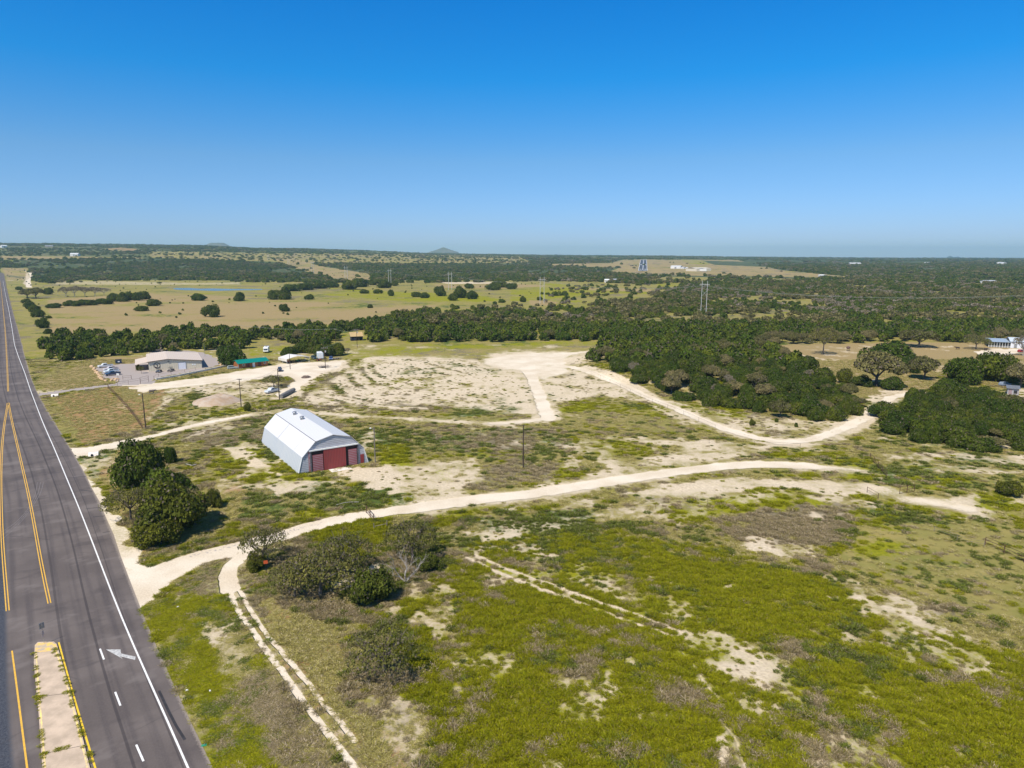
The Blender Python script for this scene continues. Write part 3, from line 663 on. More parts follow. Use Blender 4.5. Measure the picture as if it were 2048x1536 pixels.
def build_road():
    N = normals(edge); us = [0, .4, 1, 2, 4, 6, 8, 10, 14, 18, 22, 26, 28]
    # side of the strip that lies away from the fields
    sgn = 1 if (edge[10]+N[10]*5).x < edge[10].x else -1
    vs = []; uvs = []; L = 0
    for i, (p, n) in enumerate(zip(edge, N)):
        if i: L += (p-edge[i-1]).length
        for k, u in enumerate(us):
            uu = u + (.35*(vnoise(np.array([L/2.3]), np.array([0.]), 5)[0]-.5) if k == 0 else 0)
            q = p + n*sgn*uu; vs.append((q.x, q.y, .03+(lift(q) if math.hypot(q.x, q.y) > 500 else 0))); uvs.append((u, L))
    m = len(us); fs = []
    for i in range(len(edge)-1):
        for k in range(m-1): fs.append((i*m+k, i*m+k+1, (i+1)*m+k+1, (i+1)*m+k))
    b = MB(); b.add(vs, fs); me = b.mesh('road', road_material())
    ul = me.uv_layers.new(name='UVMap')
    for lp in me.loops: ul.data[lp.index].uv = uvs[lp.vertex_index]
    o = bpy.data.objects.new('road', me); COL.objects.link(o)
    if me.polygons[0].normal.z < 0: me.flip_normals()
    tag(o, kind='structure')
build_road()
M_white = pmat('road_paint_white', (.80,.79,.76), .6, dirt=(.35,.33,.32), var=.45, scale=2.5)
M_yellow = pmat('road_paint_yellow', (.72,.40,.035), .6, dirt=(.40,.27,.08), var=.5, scale=2.0)
M_yellow2 = pmat('road_paint_bright_yellow', (.78,.52,.02), .6, dirt=(.45,.30,.06), var=.4, scale=2.0)
def ext(p0, p1, k): return (p0[0]+(p0[0]-p1[0])*k, p0[1]+(p0[1]-p1[1])*k)
ribbon('road_edge_line', fit([(425,1650),(380,1536),(335,1439.5),(300,1367),(265,1292),(237,1222),(213,1158),(185,1085),(160,1020),(132.5,955),(110,900),(87.5,850),(74,815),(61.5,782),(50,747),(37.5,715),(29,690),(24,657),(17.5,620),(11,590),(6,562)]), .2, .038, M_white)
yr = fit([(99,1207),(87,1158),(72.5,1070),(57.5,990),(42.5,925),(30,870),(21,830),(17.2,806)])
yl = fit([(15.5,1222),(10,1155),(4,1080),(2,1005),(1.5,955),(3,905),(7.5,855),(14,817),(15.5,806)])
yc = fit([(16.3,783),(15,745),(12.5,695),(10,657),(5.5,610),(2.5,580),(0,562)])
for nm, l, m_ in (('right', yr, M_yellow), ('left', yl, M_yellow), ('centre', yc, M_yellow)):
    for s in (-1, 1): ribbon('yellow_road_line', l, .14, .040, m_, off=s*.17)
ribbon('yellow_road_line', fit([(117.5,1285),(130,1332),(150,1405),(170,1470),(191,1536),(222,1640)], 4), .18, .040, M_yellow2)
ribbon('yellow_road_line', fit([(24,1302),(32.5,1365),(40,1422),(47.5,1482),(54,1536),(68,1640)], 4), .18, .040, M_yellow)
for a, b_ in (((200,1298),(208,1319.5)), ((230.5,1384.5),(241,1412)), ((272.5,1490),(287,1523))):
    ribbon('white_lane_dash', [W(*a), W(*b_)], .2, .040, M_white)
def flat_poly(name, pxp, z, mat):
    P = [W(*p) for p in pxp]; b = MB(); b.add([(p.x, p.y, z) for p in P], [tuple(range(len(P)))])
    o = b.build(name, mat)
    if o.data.polygons[0].normal.z < 0: o.data.flip_normals()
    return tag(o, kind='structure')
flat_poly('road_arrow', [(212,1299.5),(241.5,1299.5),(242,1307.5),(271.5,1314),(270,1320.5),(240,1313),(246,1318.5)], .041, pmat('arrow_paint', (.50,.49,.47), .6, dirt=(.26,.25,.24), var=.8, scale=3))
M_skid = pmat('tyre_mark_pale', (.21,.185,.18), .8, var=.2); M_skid2 = pmat('tyre_mark_dark', (.035,.032,.035), .8, var=.2)
for k in range(3):
    ribbon('tyre_mark', fit([(-4+k*2,1068+k*7),(25,1052+k*5),(52,1025+k*4),(66+k*4,1000),(72+k*5,985),(75+k*6,965)], 1.5, 3), .09, .036, M_skid)
ribbon('tyre_mark', fit([(0,1072),(40,1071),(70,1074),(100,1080)], 2), .08, .036, M_skid2)
for pts in ([(137,956),(155,954),(172,953)], [(160,980),(185,983)], [(172,1018),(200,1015)], [(186,1034),(210,1032)], [(205,1066),(220,1063)]):
    ribbon('tar_seam', fit(pts, 2, 1), .22, .036, M_skid2)
ribbon('tar_seam', fit([(318,1382),(335,1418),(352,1455),(370,1480)], 2, 1), .28, .036, M_skid2)
# raised concrete median
def median():
    out = [(70,1292),(76,1286),(108,1285),(114,1290),(125,1327),(140,1377),(160,1452),(180,1536),(208,1640),(96,1640),(85,1536),(77.5,1427),(72.5,1377),(68,1327)]
    P = [W(*p) for p in out]; n = len(P); z = .18
    c = sum(P, Vector())/n
    b = MB(); inn = [p + (c-p).normalized()*.08 for p in P]
    b.add([(p.x, p.y, .03) for p in P] + [(p.x, p.y, z-.03) for p in P] + [(p.x, p.y, z) for p in inn], [tuple(range(2*n, 3*n))] + [(i, (i+1) % n, (i+1) % n+n, i+n) for i in range(n)] + [(i+n, (i+1) % n+n, (i+1) % n+2*n, i+2*n) for i in range(n)])
    root = empty('traffic_island', (0,0,0), label='long raised concrete median with weeds in its kerb joints and a yellow painted nose', cat='traffic island')
    o = b.build('concrete_kerb', pmat('median_concrete', (.49,.38,.28), .9, dirt=(.36,.28,.20), var=.7, scale=.5), root)
    bm_n = [(70.5,1293),(77,1288),(106,1287),(112.5,1292),(116,1302),(104,1304),(84,1307),(71,1306)]
    Q = [W(*p) for p in bm_n]; m = MB(); m.add([(p.x, p.y, z+.006) for p in Q], [tuple(range(len(Q)))]); o2 = m.build('yellow_nose', pmat('nose_paint', (.62,.38,.07), .7, dirt=(.50,.41,.30), var=1.3, scale=1.6), root)
    if o2.data.polygons[0].normal.z < 0: o2.data.flip_normals()
    for side in ([(69,1310),(72.5,1377),(77.5,1427),(85,1536),(96,1640)], [(113,1295),(125,1327),(140,1377),(160,1452),(180,1536)]):
        l = fit(side, 3, 1); s = 1 if side[0][0] < 100 else -1
        N = normals(l); sg = 1 if ((l[0]+N[0]).x > l[0].x) == (s > 0) else -1
        rb = ribbon('kerb_stripe', l, .16, z+.005, pmat('kerb_paint', (.74,.55,.18), .7, dirt=(.50,.40,.30), var=.9, scale=1.3), kind=None, off=sg*.2); rb.parent = root
    for v in ((0.0, 1392), (1, 1504)):
        a = {0.0: ((80,1396),(131,1390)), 1: ((84,1511),(172,1493))}[v[0]]
        rb = ribbon('joint', [W(*a[0]), W(*a[1])], .06, z+.004, M_skid2, kind=None); rb.parent = root
median()

# ------------------------------------------------------------------ plants
def leaf_material(name, c1, c2, c3, twig=(.16,.13,.10), twigf=.08):
    m, nt, b = newmat(name)
    oi = nd(nt, 'ShaderNodeObjectInfo'); at = nd(nt, 'ShaderNodeAttribute'); at.attribute_name = 'leafv'
    f1 = mrange(nt, oi.outputs['Random'], .0, 1., smooth=False)
    sp_ = nd(nt, 'ShaderNodeSeparateColor'); nt.links.new(at.outputs['Color'], sp_.inputs[0])
    c = mixc(nt, f1, c1, c2)
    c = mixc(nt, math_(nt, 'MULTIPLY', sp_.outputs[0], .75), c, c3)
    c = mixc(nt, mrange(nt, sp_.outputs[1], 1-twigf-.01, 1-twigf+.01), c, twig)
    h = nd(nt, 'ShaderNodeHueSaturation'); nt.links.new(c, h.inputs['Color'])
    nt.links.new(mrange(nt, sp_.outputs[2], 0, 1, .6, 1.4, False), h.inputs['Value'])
    nt.links.new(h.outputs[0], b.inputs['Base Color'])
    b.inputs['Roughness'].default_value = .8; b.inputs['Specular IOR Level'].default_value = .06
    tr = nd(nt, 'ShaderNodeBsdfTranslucent'); nt.links.new(h.outputs[0], tr.inputs[0])
    mx = nd(nt, 'ShaderNodeMixShader'); mx.inputs[0].default_value = .22
    nt.links.new(b.outputs[0], mx.inputs[1]); nt.links.new(tr.outputs[0], mx.inputs[2])
    nt.links.new(mx.outputs[0], nt.nodes['Material Output'].inputs[0])
    return m
ML = {
 'juniper': leaf_material('juniper_foliage', (.060,.098,.012), (.140,.160,.018), (.042,.072,.014)),
 'oak': leaf_material('live_oak_foliage', (.13,.135,.035), (.27,.225,.10), (.10,.10,.036), twigf=.14),
 'dry': leaf_material('dry_mesquite_foliage', (.24,.20,.11), (.20,.17,.10), (.14,.12,.07), (.33,.28,.23), .3),
 'bush': leaf_material('green_bush_foliage', (.15,.15,.016), (.11,.13,.02), (.06,.075,.014)),
 'mesq': leaf_material('thin_mesquite_foliage', (.20,.185,.045), (.15,.155,.04), (.10,.105,.03), (.17,.14,.11), .16),
}
M_bark = pmat('bark', (.16,.13,.105), .95, var=.3, scale=3)
M_deadwood = pmat('weathered_dead_wood', (.42,.38,.34), .9, var=.25, scale=3)
def leaf_mesh(name, mat, lobes, nleaf, size, core=True, seed=0, flat=.0, spill=.16):
    """crown made of many small leaf sprays spread over lumpy lobes"""
    r = np.random.default_rng(seed)
    L = np.array(lobes)  # x y z rx ry rz
    area = (L[:,3]*L[:,4]+L[:,4]*L[:,5]+L[:,3]*L[:,5]); pick = r.choice(len(L), nleaf, p=area/area.sum())
    d = r.normal(size=(nleaf, 3)); d /= np.linalg.norm(d, axis=1)[:, None]
    d[:, 2] = np.where(d[:, 2] < -.35, -d[:, 2], d[:, 2])
    rad = 1 - np.abs(r.normal(size=nleaf))*spill
    # small tufts standing out of each lobe
    tn = vnoise(d[:,0]*3.2+pick*7.7, d[:,1]*3.2+d[:,2]*3.2+pick*3.1, seed)
    rad = rad*(.78+.42*tn)
    c = L[pick, :3] + d*L[pick, 3:6]*rad[:, None]
    # drop those deep inside another lobe
    keep = np.ones(nleaf, bool)
    for l in L:
        q = ((c-l[:3])/l[3:6]); keep &= (np.sum(q*q, 1) > .42)
    keep &= c[:, 2] > 0.01
    c = c[keep]; d = d[keep]; n = len(c); tn = tn[keep]
    nrm = d + r.normal(size=(n, 3))*.75; nrm[:, 2] += .25; nrm /= np.linalg.norm(nrm, axis=1)[:, None]
    a = np.cross(nrm, r.normal(size=(n, 3))); a /= np.linalg.norm(a, axis=1)[:, None]; b = np.cross(nrm, a)
    s = size*(.55+.9*r.random(n))[:, None]; t = s*(.45+.5*r.random(n))[:, None]
    j = lambda: 1+.35*(r.random((n, 1))-.5)
    V = np.stack([c-a*s*j()-b*t*j()*.4, c+b*t*j()*-1, c+a*s*j()+b*t*.2, c+b*t*j()], 1).reshape(-1, 3)
    Fq = np.arange(4*n).reshape(-1, 4)
    vs = V; fs = Fq.tolist(); ncore = 0
    val = np.stack([np.clip(vnoise(c[:,0]*2.2+seed, c[:,1]*2.2+c[:,2]*1.7, seed+3)*1.6-.3, 0, 1), r.random(n), r.random(n), np.ones(n)], 1)
    me = bpy.data.meshes.new(name)
    if core:  # solid blobs added inside the lobes to block light through the crown
        cv = []; cf = []
        for l in L:
            k0 = len(cv); nu, nv = 7, 4
            for i in range(nv+1):
                ph = math.pi*i/nv
                for q in range(nu):
                    th = 2*math.pi*q/nu+i*.4; k = .66*(1+.12*math.sin(q*3+i*2+k0))
                    cv.append((l[0]+l[3]*k*math.sin(ph)*math.cos(th), l[1]+l[4]*k*math.sin(ph)*math.sin(th), max(0.01, l[2]+l[5]*k*math.cos(ph))))
            for i in range(nv):
                for q in range(nu):
                    q2 = (q+1) % nu
                    cf.append((k0+i*nu+q, k0+i*nu+q2, k0+(i+1)*nu+q2, k0+(i+1)*nu+q))
        off = len(vs); vs = np.concatenate([vs, np.array(cv)]); fs += [tuple(x+off for x in f) for f in cf]; ncore = len(cf)
    me.from_pydata(vs.tolist(), [], fs)
    at = me.attributes.new('leafv', 'FLOAT_COLOR', 'FACE')
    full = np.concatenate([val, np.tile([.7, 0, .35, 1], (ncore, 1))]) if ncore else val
    at.data.foreach_set('color', full.astype(np.float32).ravel())
    me.materials.append(mat); me.update()
    return me
rd = random.Random(5)
def lobes_juniper(r, n=11):
    L = [(0,0,.42,.62,.62,.44)]
    for i in range(n):
        a = r.random()*6.283; q = .25+.42*r.random()
        s = .24+.2*r.random()
        L.append((q*math.cos(a), q*math.sin(a), .14+.62*r.random()*(1.15-q), s*1.1, s*1.1, s*rd.uniform(.7, 1.15)))
    return L
def lobes_oak(r, n=13, base=.27):
    L = []
    for i in range(n):
        a = r.random()*6.283; q = .72*math.sqrt(r.random()); s = .22+.16*r.random()
        L.append((q*math.cos(a), q*math.sin(a), base+.08+.42*(1-q*q)*(.7+.4*r.random()), s*1.15, s*1.15, s*.75))
    return L
def trunk_mb(h, r0, spread, n, rnd, curve=.15, twist=.35):
    b = MB(); top = (rnd.uniform(-.05,.05), rnd.uniform(-.05,.05), h*.35)
    b.tube([(0,0,-.05), (top[0]*.5, top[1]*.5, h*.18), top], [r0*1.25, r0, r0*.85], 7)
    for i in range(n):
        a = 6.283*i/n + rnd.uniform(-.4,.4); s = spread*rnd.uniform(.55,1.05)
        m1 = (top[0]+math.cos(a)*s*.35, top[1]+math.sin(a)*s*.35, h*rnd.uniform(.45,.6))
        e = (top[0]+math.cos(a+twist*rnd.uniform(-1,1))*s, top[1]+math.sin(a)*s, h*rnd.uniform(.7,.98))
        b.tube([top, m1, e], [r0*.7, r0*.42, r0*.12], 5)
        for q in range(2):
            a2 = a+rnd.uniform(-.9,.9)
            b.tube([m1, (m1[0]+math.cos(a2)*s*.3, m1[1]+math.sin(a2)*s*.3, m1[2]+h*.18), (m1[0]+math.cos(a2)*s*.5, m1[1]+math.sin(a2)*s*.5, m1[2]+h*.36)], [r0*.3, r0*.2, r0*.06], 4)
    return b
KIND = {}
def make_kinds():
    r = np.random.default_rng(21)
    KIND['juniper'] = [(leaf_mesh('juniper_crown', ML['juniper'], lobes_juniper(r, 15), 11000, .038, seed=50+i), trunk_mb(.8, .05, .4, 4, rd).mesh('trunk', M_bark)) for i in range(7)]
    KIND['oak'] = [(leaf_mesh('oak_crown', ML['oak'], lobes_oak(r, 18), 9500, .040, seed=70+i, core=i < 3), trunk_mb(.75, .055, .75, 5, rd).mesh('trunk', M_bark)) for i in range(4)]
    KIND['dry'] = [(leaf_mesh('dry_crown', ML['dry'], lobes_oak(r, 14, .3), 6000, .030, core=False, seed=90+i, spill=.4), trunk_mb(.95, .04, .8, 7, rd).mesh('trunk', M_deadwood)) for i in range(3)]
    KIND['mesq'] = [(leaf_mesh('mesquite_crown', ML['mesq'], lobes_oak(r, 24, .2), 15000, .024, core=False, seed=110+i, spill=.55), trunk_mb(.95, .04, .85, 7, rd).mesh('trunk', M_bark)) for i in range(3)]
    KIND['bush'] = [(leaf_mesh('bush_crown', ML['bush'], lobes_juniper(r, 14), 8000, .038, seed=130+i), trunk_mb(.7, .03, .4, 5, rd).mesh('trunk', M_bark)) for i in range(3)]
    KIND['lowjuniper'] = [(leaf_mesh('far_juniper_crown', ML['juniper'], lobes_juniper(r, 9), 700, .13, seed=150+i), trunk_mb(.7, .05, .3, 3, rd).mesh('trunk', M_bark)) for i in range(4)]
    KIND['lowoak'] = [(leaf_mesh('far_oak_crown', ML['oak'], lobes_oak(r, 9, .25), 600, .13, seed=170+i), trunk_mb(.7, .05, .5, 3, rd).mesh('trunk', M_bark)) for i in range(2)]
    KIND['lowdry'] = [(leaf_mesh('far_dry_crown', ML['dry'], lobes_oak(r, 9, .15), 600, .11, seed=180+i), trunk_mb(.8, .04, .6, 5, rd).mesh('trunk', M_deadwood)) for i in range(2)]
make_kinds()
NAME = {'juniper':'juniper_tree','oak':'live_oak','dry':'dry_tree','mesq':'mesquite_tree','bush':'green_bush','lowjuniper':'juniper_tree','lowoak':'live_oak','lowdry':'dry_tree'}
CROWN_OBJ = {}
count = {}
def tree(kind, p, w, h, label, group=None, var=None, sq=1.0, cat=None, name=None, sink=0):
    """w crown width, h height in metres"""
    vs = KIND[kind]; i = var if var is not None else rd.randrange(len(vs))
    root = empty(name or NAME[kind], (p[0], p[1], p[2]-sink if len(p) > 2 else 0), rd.uniform(0, 6.283), label, cat or ('bush' if kind == 'bush' else 'tree'), group)
    root.scale = (w/2, w/2*sq, h)
    c = bpy.data.objects.new('crown', vs[i][0]); COL.objects.link(c); c.parent = root
    t = bpy.data.objects.new('trunk', vs[i][1]); COL.objects.link(t); t.parent = root
    CROWN_OBJ.setdefault((kind, i), c)
    count[kind] = count.get(kind, 0)+1
    return root
def tpx(kind, bx, by, wpx, hpx, label, group=None, **k):
    p = G(bx, by); s = pxs(p); return tree(kind, p, wpx*s, hpx*s*1.0, label, group, **k)

OCC = []   # footprints of trees already standing (x, y, r)
def T(kind, bx, by, wpx, hpx, label, group=None, **k):
    o = tpx(kind, bx, by, wpx, hpx, label, group, **k); OCC.append((o.location.x, o.location.y, o.scale.x*.8)); return o

# clump left of the barn drive
g1 = 'trees clumped between the highway and the barn'
T('juniper', 283, 968, 118, 92, 'tall dark juniper at the back of the roadside clump, beside the white driveway', g1, var=0)
T('juniper', 343, 925, 30, 38, 'small upright dark juniper just right of the roadside clump', g1, var=1)
T('juniper', 330, 1018, 140, 84, 'broad dark green juniper in the middle of the roadside clump', g1, var=2)
T('mesq', 262, 1040, 100, 72, 'thin grey green shrub on the highway side of the roadside clump', g1, var=0)
T('bush', 345, 1066, 138, 100, 'olive coloured wide tree in the front half of the roadside clump', g1, var=0)
T('bush', 322, 1090, 100, 64, 'dark green tree at the very front tip of the roadside clump', g1, var=1)
T('oak', 372, 1050, 96, 76, 'dark brownish tree on the right side of the roadside clump', g1, var=0)
T('bush', 430, 1015, 34, 42, 'slender yellow green sapling standing right of the roadside clump', var=2)
# foreground group around the bend
T('mesq', 528, 1128, 112, 78, 'open mesquite over the caliche track beside the small orange sign', var=1)
T('bush', 512, 1140, 44, 34, 'dense green bush under the mesquite by the orange sign', var=0)
g2 = 'mesquites below the main track'
T('mesq', 640, 1192, 170, 98, 'widest grey green mesquite with a dark forked trunk below the main track', g2, var=2)
T('mesq', 590, 1195, 110, 78, 'olive mesquite leaning left toward the two wheel ruts', g2, var=0)
T('mesq', 690, 1150, 120, 90, 'grey green mesquite behind the widest one, nearest the main track', g2, var=1)
T('bush', 735, 1205, 96, 84, 'greener bushy mesquite right of the widest mesquite', g2, var=1)
T('mesq', 826, 1118, 110, 88, 'tall mesquite with bare grey limbs at the right end of the group', g2, var=2)
T('bush', 858, 1140, 60, 40, 'dark low bush under the tall mesquite with bare limbs', g2, var=2)
T('mesq', 768, 1345, 160, 96, 'lone rounded dark mesquite between the wheel ruts and the yellow weeds', var=0)
def deadtree():
    p = G(812, 1165); b = MB(); r = random.Random(12)
    def br(a, dirn, ln, rad, dep):
        m = a + dirn*ln*.5 + Vector((r.uniform(-.1,.1), r.uniform(-.1,.1), r.uniform(-.05,.1)))*ln; e = a + dirn*ln
        b.tube([a, m, e], [rad, rad*.75, rad*.5], 5)
        if dep:
            for _ in range(3):
                d = (dirn + Vector((r.uniform(-.9,.9), r.uniform(-.9,.9), r.uniform(-.4,.7)))).normalized()
                br(e if r.random() < .6 else m, d, ln*r.uniform(.55,.8), rad*.5, dep-1)
    for k in range(4):
        d = Vector((math.cos(k*1.6)*.7, math.sin(k*1.6)*.7, .9)).normalized(); br(Vector((0,0,0)), d, 2.3, .13, 3)
    o = b.build('dead_tree', M_deadwood); o.location = p
    tag(o, 'leafless silver grey dead tree among the mesquites beside the yellow weeds', 'tree')
deadtree()
# right middle ground
T('oak', 1752, 772, 108, 68, 'large grey green live oak standing in front of the bare tan clearing', var=1)
T('juniper', 1786, 778, 56, 28, 'low dark green bush skirting the right foot of the large grey green oak', var=2)
T('juniper', 1722, 772, 44, 24, 'low dark green bush at the left foot of the large grey green oak', var=4)
T('juniper', 1612, 742, 50, 36, 'dark tree at the left edge of the clearing, below the tall thin tree', var=5)
T('juniper', 1648, 768, 54, 38, 'dark tree at the lower left corner of the clearing', var=6)
T('juniper', 1770, 735, 110, 60, 'wide dark juniper just behind the large grey green oak', var=3)
T('oak', 1848, 758, 66, 44, 'flat topped dark tree with a shadow pool, second right of the grey green oak', var=2)
T('juniper', 1818, 745, 40, 40, 'dark tree on a leaning trunk right behind the grey green oak', var=4)
T('juniper', 1928, 765, 86, 58, 'large dark green tree left of the shed, in front of the pale drive', var=5)
T('juniper', 2002, 762, 96, 66, 'tallest bright green tree directly above the grey shed', var=6)
T('oak', 2040, 775, 60, 50, 'grey brown tree cut by the right edge of the frame beside the shed', var=0)
T('juniper', 1895, 792, 60, 40, 'dark green tree between the sand track and the trees by the shed', var=1)
T('mesq', 1646, 709, 60, 62, 'tall thin tree with a round shadow on the left side of the tan clearing', var=1)
T('mesq', 1952, 698, 54, 30, 'yellow green spreading tree left of the blue roofed barn', var=2)
T('dry', 2046, 712, 40, 42, 'leaning bare tree at the right frame edge beside the pale drive', var=0)
T('oak', 1838, 694, 70, 36, 'pale green oak on the back edge of the clearing', var=3)
T('bush', 1690, 765, 40, 34, 'pale leafy bush at the lower left corner of the tan clearing', var=1)
T('dry', 1740, 898, 26, 20, 'small grey dead shrub at the left toe of the dark wood', var=1) if False else None
T('bush', 2020, 990, 56, 34, 'bright green reedy bush near the right edge of the field', var=2)
T('bush', 1504, 851, 14, 12, 'tiny green bush beside the curving sand track', var=0)
T('juniper', 1592, 854, 9, 9, 'little round bush left of the dark wood by the sand track', var=0)
T('juniper', 1553, 844, 9, 9, 'little round bush at the front edge of the near wood', var=1)
# trees around cabin and carport
T('juniper', 470, 732, 60, 44, 'dark spreading tree directly left of the green roofed cabin', var=2)
T('juniper', 452, 716, 36, 30, 'dark tree up the slope behind the tree beside the cabin', var=3)
g3 = 'dark trees behind the white carport'
for i, (x, y, w, h) in enumerate([(580,712,38,22),(605,706,40,26),(630,706,40,28),(655,712,38,28),(676,711,40,30),(640,712,36,24)]):
    T('juniper', x, y, w, h, 'dark round juniper in the row behind the white carport and trailer', g3)
T('mesq', 548, 775, 46, 28, 'thin airy bush behind the parked white pickup', var=0)
T('bush', 495, 822, 16, 16, 'small dark bush beside the foot of a power pole near the gravel mound', var=0)
T('dry', 695, 708, 16, 12, 'grey brush heap right of the dark trees behind the carport', var=0, name='dry_shrub')
# single trees on the pasture
PAST = [(421,634,38,28,'largest round tree alone in the tan pasture'),(281,622,30,12,'low dark tree in the pasture just below a broader one'),(306,612,33,16,'dark oval tree at the right end of the long hedge in the pasture'),
 (398,601,38,15,'wide dark tree in the pasture below the pond, left of two'),(479,602,27,18,'round dark tree in the pasture below the right end of the pond'),(568,623,25,15,'lone dark tree near the middle of the tan pasture'),
 (550,599,34,22,'left tree of the big dark pair right of the pond'),(570,599,32,26,'right, taller tree of the big dark pair right of the pond'),(618,599,21,12,'small oval tree right of the big dark pair'),
 (729,587,21,10,'left one of three dark trees on the yellow meadow'),(756,587,21,10,'middle one of three dark trees on the yellow meadow'),(783,592,16,15,'right, upright one of three dark trees on the yellow meadow'),
 (740,616,13,9,'small greyish bush alone on the yellow meadow'),(105,616,32,11,'low wide tree in the pasture right of the roadside row')]
for x, y, w, h, l in PAST: T('juniper', x, y, w, h, l, 'single trees on the pasture')
for i, (x, y, w, h) in enumerate([(52,607,18,11),(62,618,26,18),(70,624,26,16),(76,634,26,18),(88,643,14,9),(98,637,12,7),(84,656,28,18),(96,667,20,10),(92,650,14,10)]):
    T('juniper', x, y, w, h, ['first and farthest','second','third','fourth','fifth','small outlying','largest near','last and nearest','small middle'][i] + ' juniper in the row along the highway verge', 'junipers along the highway verge')
for i, x in enumerate([140,155,170,185,200,215,230,245,260,275,288]):
    T('juniper', x, 612-(x-140)*.07+(i % 2)*1.5-(3 if x > 220 else 0), 28, 13+(6 if x > 225 else 0), 'dark juniper in the long hedge crossing the left pasture', 'junipers of the pasture hedge')
for i, (x, y, w, h, k) in enumerate([(55,596,30,18,'oak'),(72,597,38,22,'oak'),(95,589,20,16,'juniper'),(38,580,20,8,'juniper'),(132,594,28,20,'dry'),(150,594,30,22,'dry'),(170,593,30,20,'dry'),(190,592,32,18,'dry'),(208,590,26,14,'dry')]):
    T(k, x, y, w, h, 'grey leafless tree in the thicket on the far side of the left pasture' if k == 'dry' else ['round grey green tree at the left of the thicket by the highway','broad dark tree of the thicket by the highway','upright dark tree between the two far thickets','low dark bush close to the highway beyond the thicket'][i], 'far thicket left of the pond')
g5 = 'trees at the head of the yellow meadow'
for i, (x, y, w, h) in enumerate([(588,582,40,16),(612,580,38,17),(640,577,38,14),(665,575,30,14),(700,579,46,22),(722,574,40,20),(748,570,30,14),(770,576,36,16),(790,572,20,12),(835,594,26,12),(850,596,24,12),(880,592,30,20),(905,601,26,16),(920,596,34,24),(945,598,30,18),(940,577,22,12),(985,580,36,14),(1000,575,40,18),(1020,578,30,14),(1046,604,14,14)]):
    T('juniper', x, y, w, h, 'dark tree in the broken line along the far side of the meadow', g5)

# ---- woods: outlines of where trunks stand
WOOD_NEAR = [
 [(1163,722),(1200,725),(1225,738),(1290,772),(1330,792),(1400,806),(1450,820),(1520,832),(1600,840),(1700,847),(1718,842),(1730,822),(1712,800),(1670,785),(1630,768),(1615,745),(1580,728),(1550,700),(1400,690),(1250,684),(1215,692)],
 [(1758,850),(1790,878),(1850,890),(1940,900),(2000,905),(2100,912),(2100,835),(2010,812),(1985,790),(1900,785),(1850,800),(1800,805),(1775,820)],
 [(92,718),(140,722),(200,717),(240,712),(300,707),(400,702),(440,697),(480,702),(560,690),(640,694),(690,690),(740,684),(1000,684),(1250,683),(1400,690),(1560,690),(1700,688),(1900,688),(2100,688),(2100,650),(1300,640),(1300,612),(1080,614),(1000,602),(930,612),(860,622),(780,630),(740,642),(680,652),(600,658),(512,668),(440,668),(362,664),(300,674),(240,676),(125,676),(92,696)]]
WOOD_FAR = [
 ([(1060,612),(1300,612),(1300,640),(2300,650),(2300,560),(1560,556),(1300,552),(1200,548),(1040,552),(900,556),(700,560),(600,560),(560,560),(560,566),(860,566),(1010,562),(1100,566),(1140,575),(1090,580)], .95),
 ([(60,556),(250,562),(560,560),(700,560),(1060,556),(1250,549),(1130,534),(1240,518),(1060,511),(1060,528),(640,528),(400,518),(-250,516),(-250,540),(0,535),(70,548)], .9),
 ([(1240,520),(1480,519),(1570,540),(1720,557),(2300,562),(2300,515),(1240,512)], .9),
]
NOWOOD = [p for c, w_, f_, p in POLY if c in 'TYF' and ((c == 'F' and w_ == 0) or c in 'T' or (c == 'Y' and np.mean([q[1] for q in p]) < 640)) and np.mean([q[1] for q in p]) < 830]
NOWOOD = [p for p in NOWOOD if not (np.mean([q[0] for q in p]) > 1050 and 600 < np.mean([q[1] for q in p]) < 640)]
NOWOOD += [[(670,665),(735,662),(735,694),(670,694)], [(495,680),(575,680),(575,712),(495,712)], [(395,676),(440,674),(445,690),(400,690)], [(325,572),(560,572),(560,588),(325,588)]]
def inside(px, py, poly): return poly_sd(px, py, poly) > 0
def scatter(r0, r1, cell, jit, seed, bearing=47):
    g = np.random.default_rng(seed)
    xs = np.arange(-r1*1.1, r1*1.1, cell); ys = np.arange(r0*.5, r1*1.0, cell)
    X, Y = np.meshgrid(xs, ys); X = X.ravel(); Y = Y.ravel()
    X = X + (g.random(X.shape)-.5)*cell*jit; Y = Y + (g.random(Y.shape)-.5)*cell*jit
    k = (Y > r0) & (Y < r1) & (np.abs(X) < Y*math.tan(R(bearing)))
    return X[k], Y[k]
def clear_of(px, py):
    bad = np.zeros(px.shape, bool)
    for p in NOWOOD: bad |= inside(px, py, p)
    return ~bad
# individual trees of the near woods, largest in the picture first
cand = []
X, Y = scatter(150, 330, 5.9, .95, 41); Z = H(X, Y); px, py = project(X, Y, Z)
ok = (inside(px, py, WOOD_NEAR[0]) | inside(px, py, WOOD_NEAR[1]) | (inside(px, py, WOOD_NEAR[2]) & (py > 683))) & clear_of(px, py) & (px < 2120) & (px > -40)
for c, wt, fe, hw, pts in LINE:
    if c == 'P' and py.min() < 900:
        Q = [G(*p) for p in pts]; ok &= line_d(X, Y, [(q.x, q.y) for q in Q]) > hw+1.5
for a, b_, z_, p1, p2 in zip(X[ok], Y[ok], Z[ok], px[ok], py[ok]):
    if all((a-o[0])**2+(b_-o[1])**2 > (o[2]+1.5)**2 for o in OCC): cand.append((a, b_, z_, p1, p2))
X, Y = scatter(330, 480, 7.2, 1.0, 42); Z = H(X, Y); px, py = project(X, Y, Z)
ok = (inside(px, py, WOOD_NEAR[2]) | inside(px, py, WOOD_NEAR[0])) & clear_of(px, py) & (px < 2120) & (px > -40)
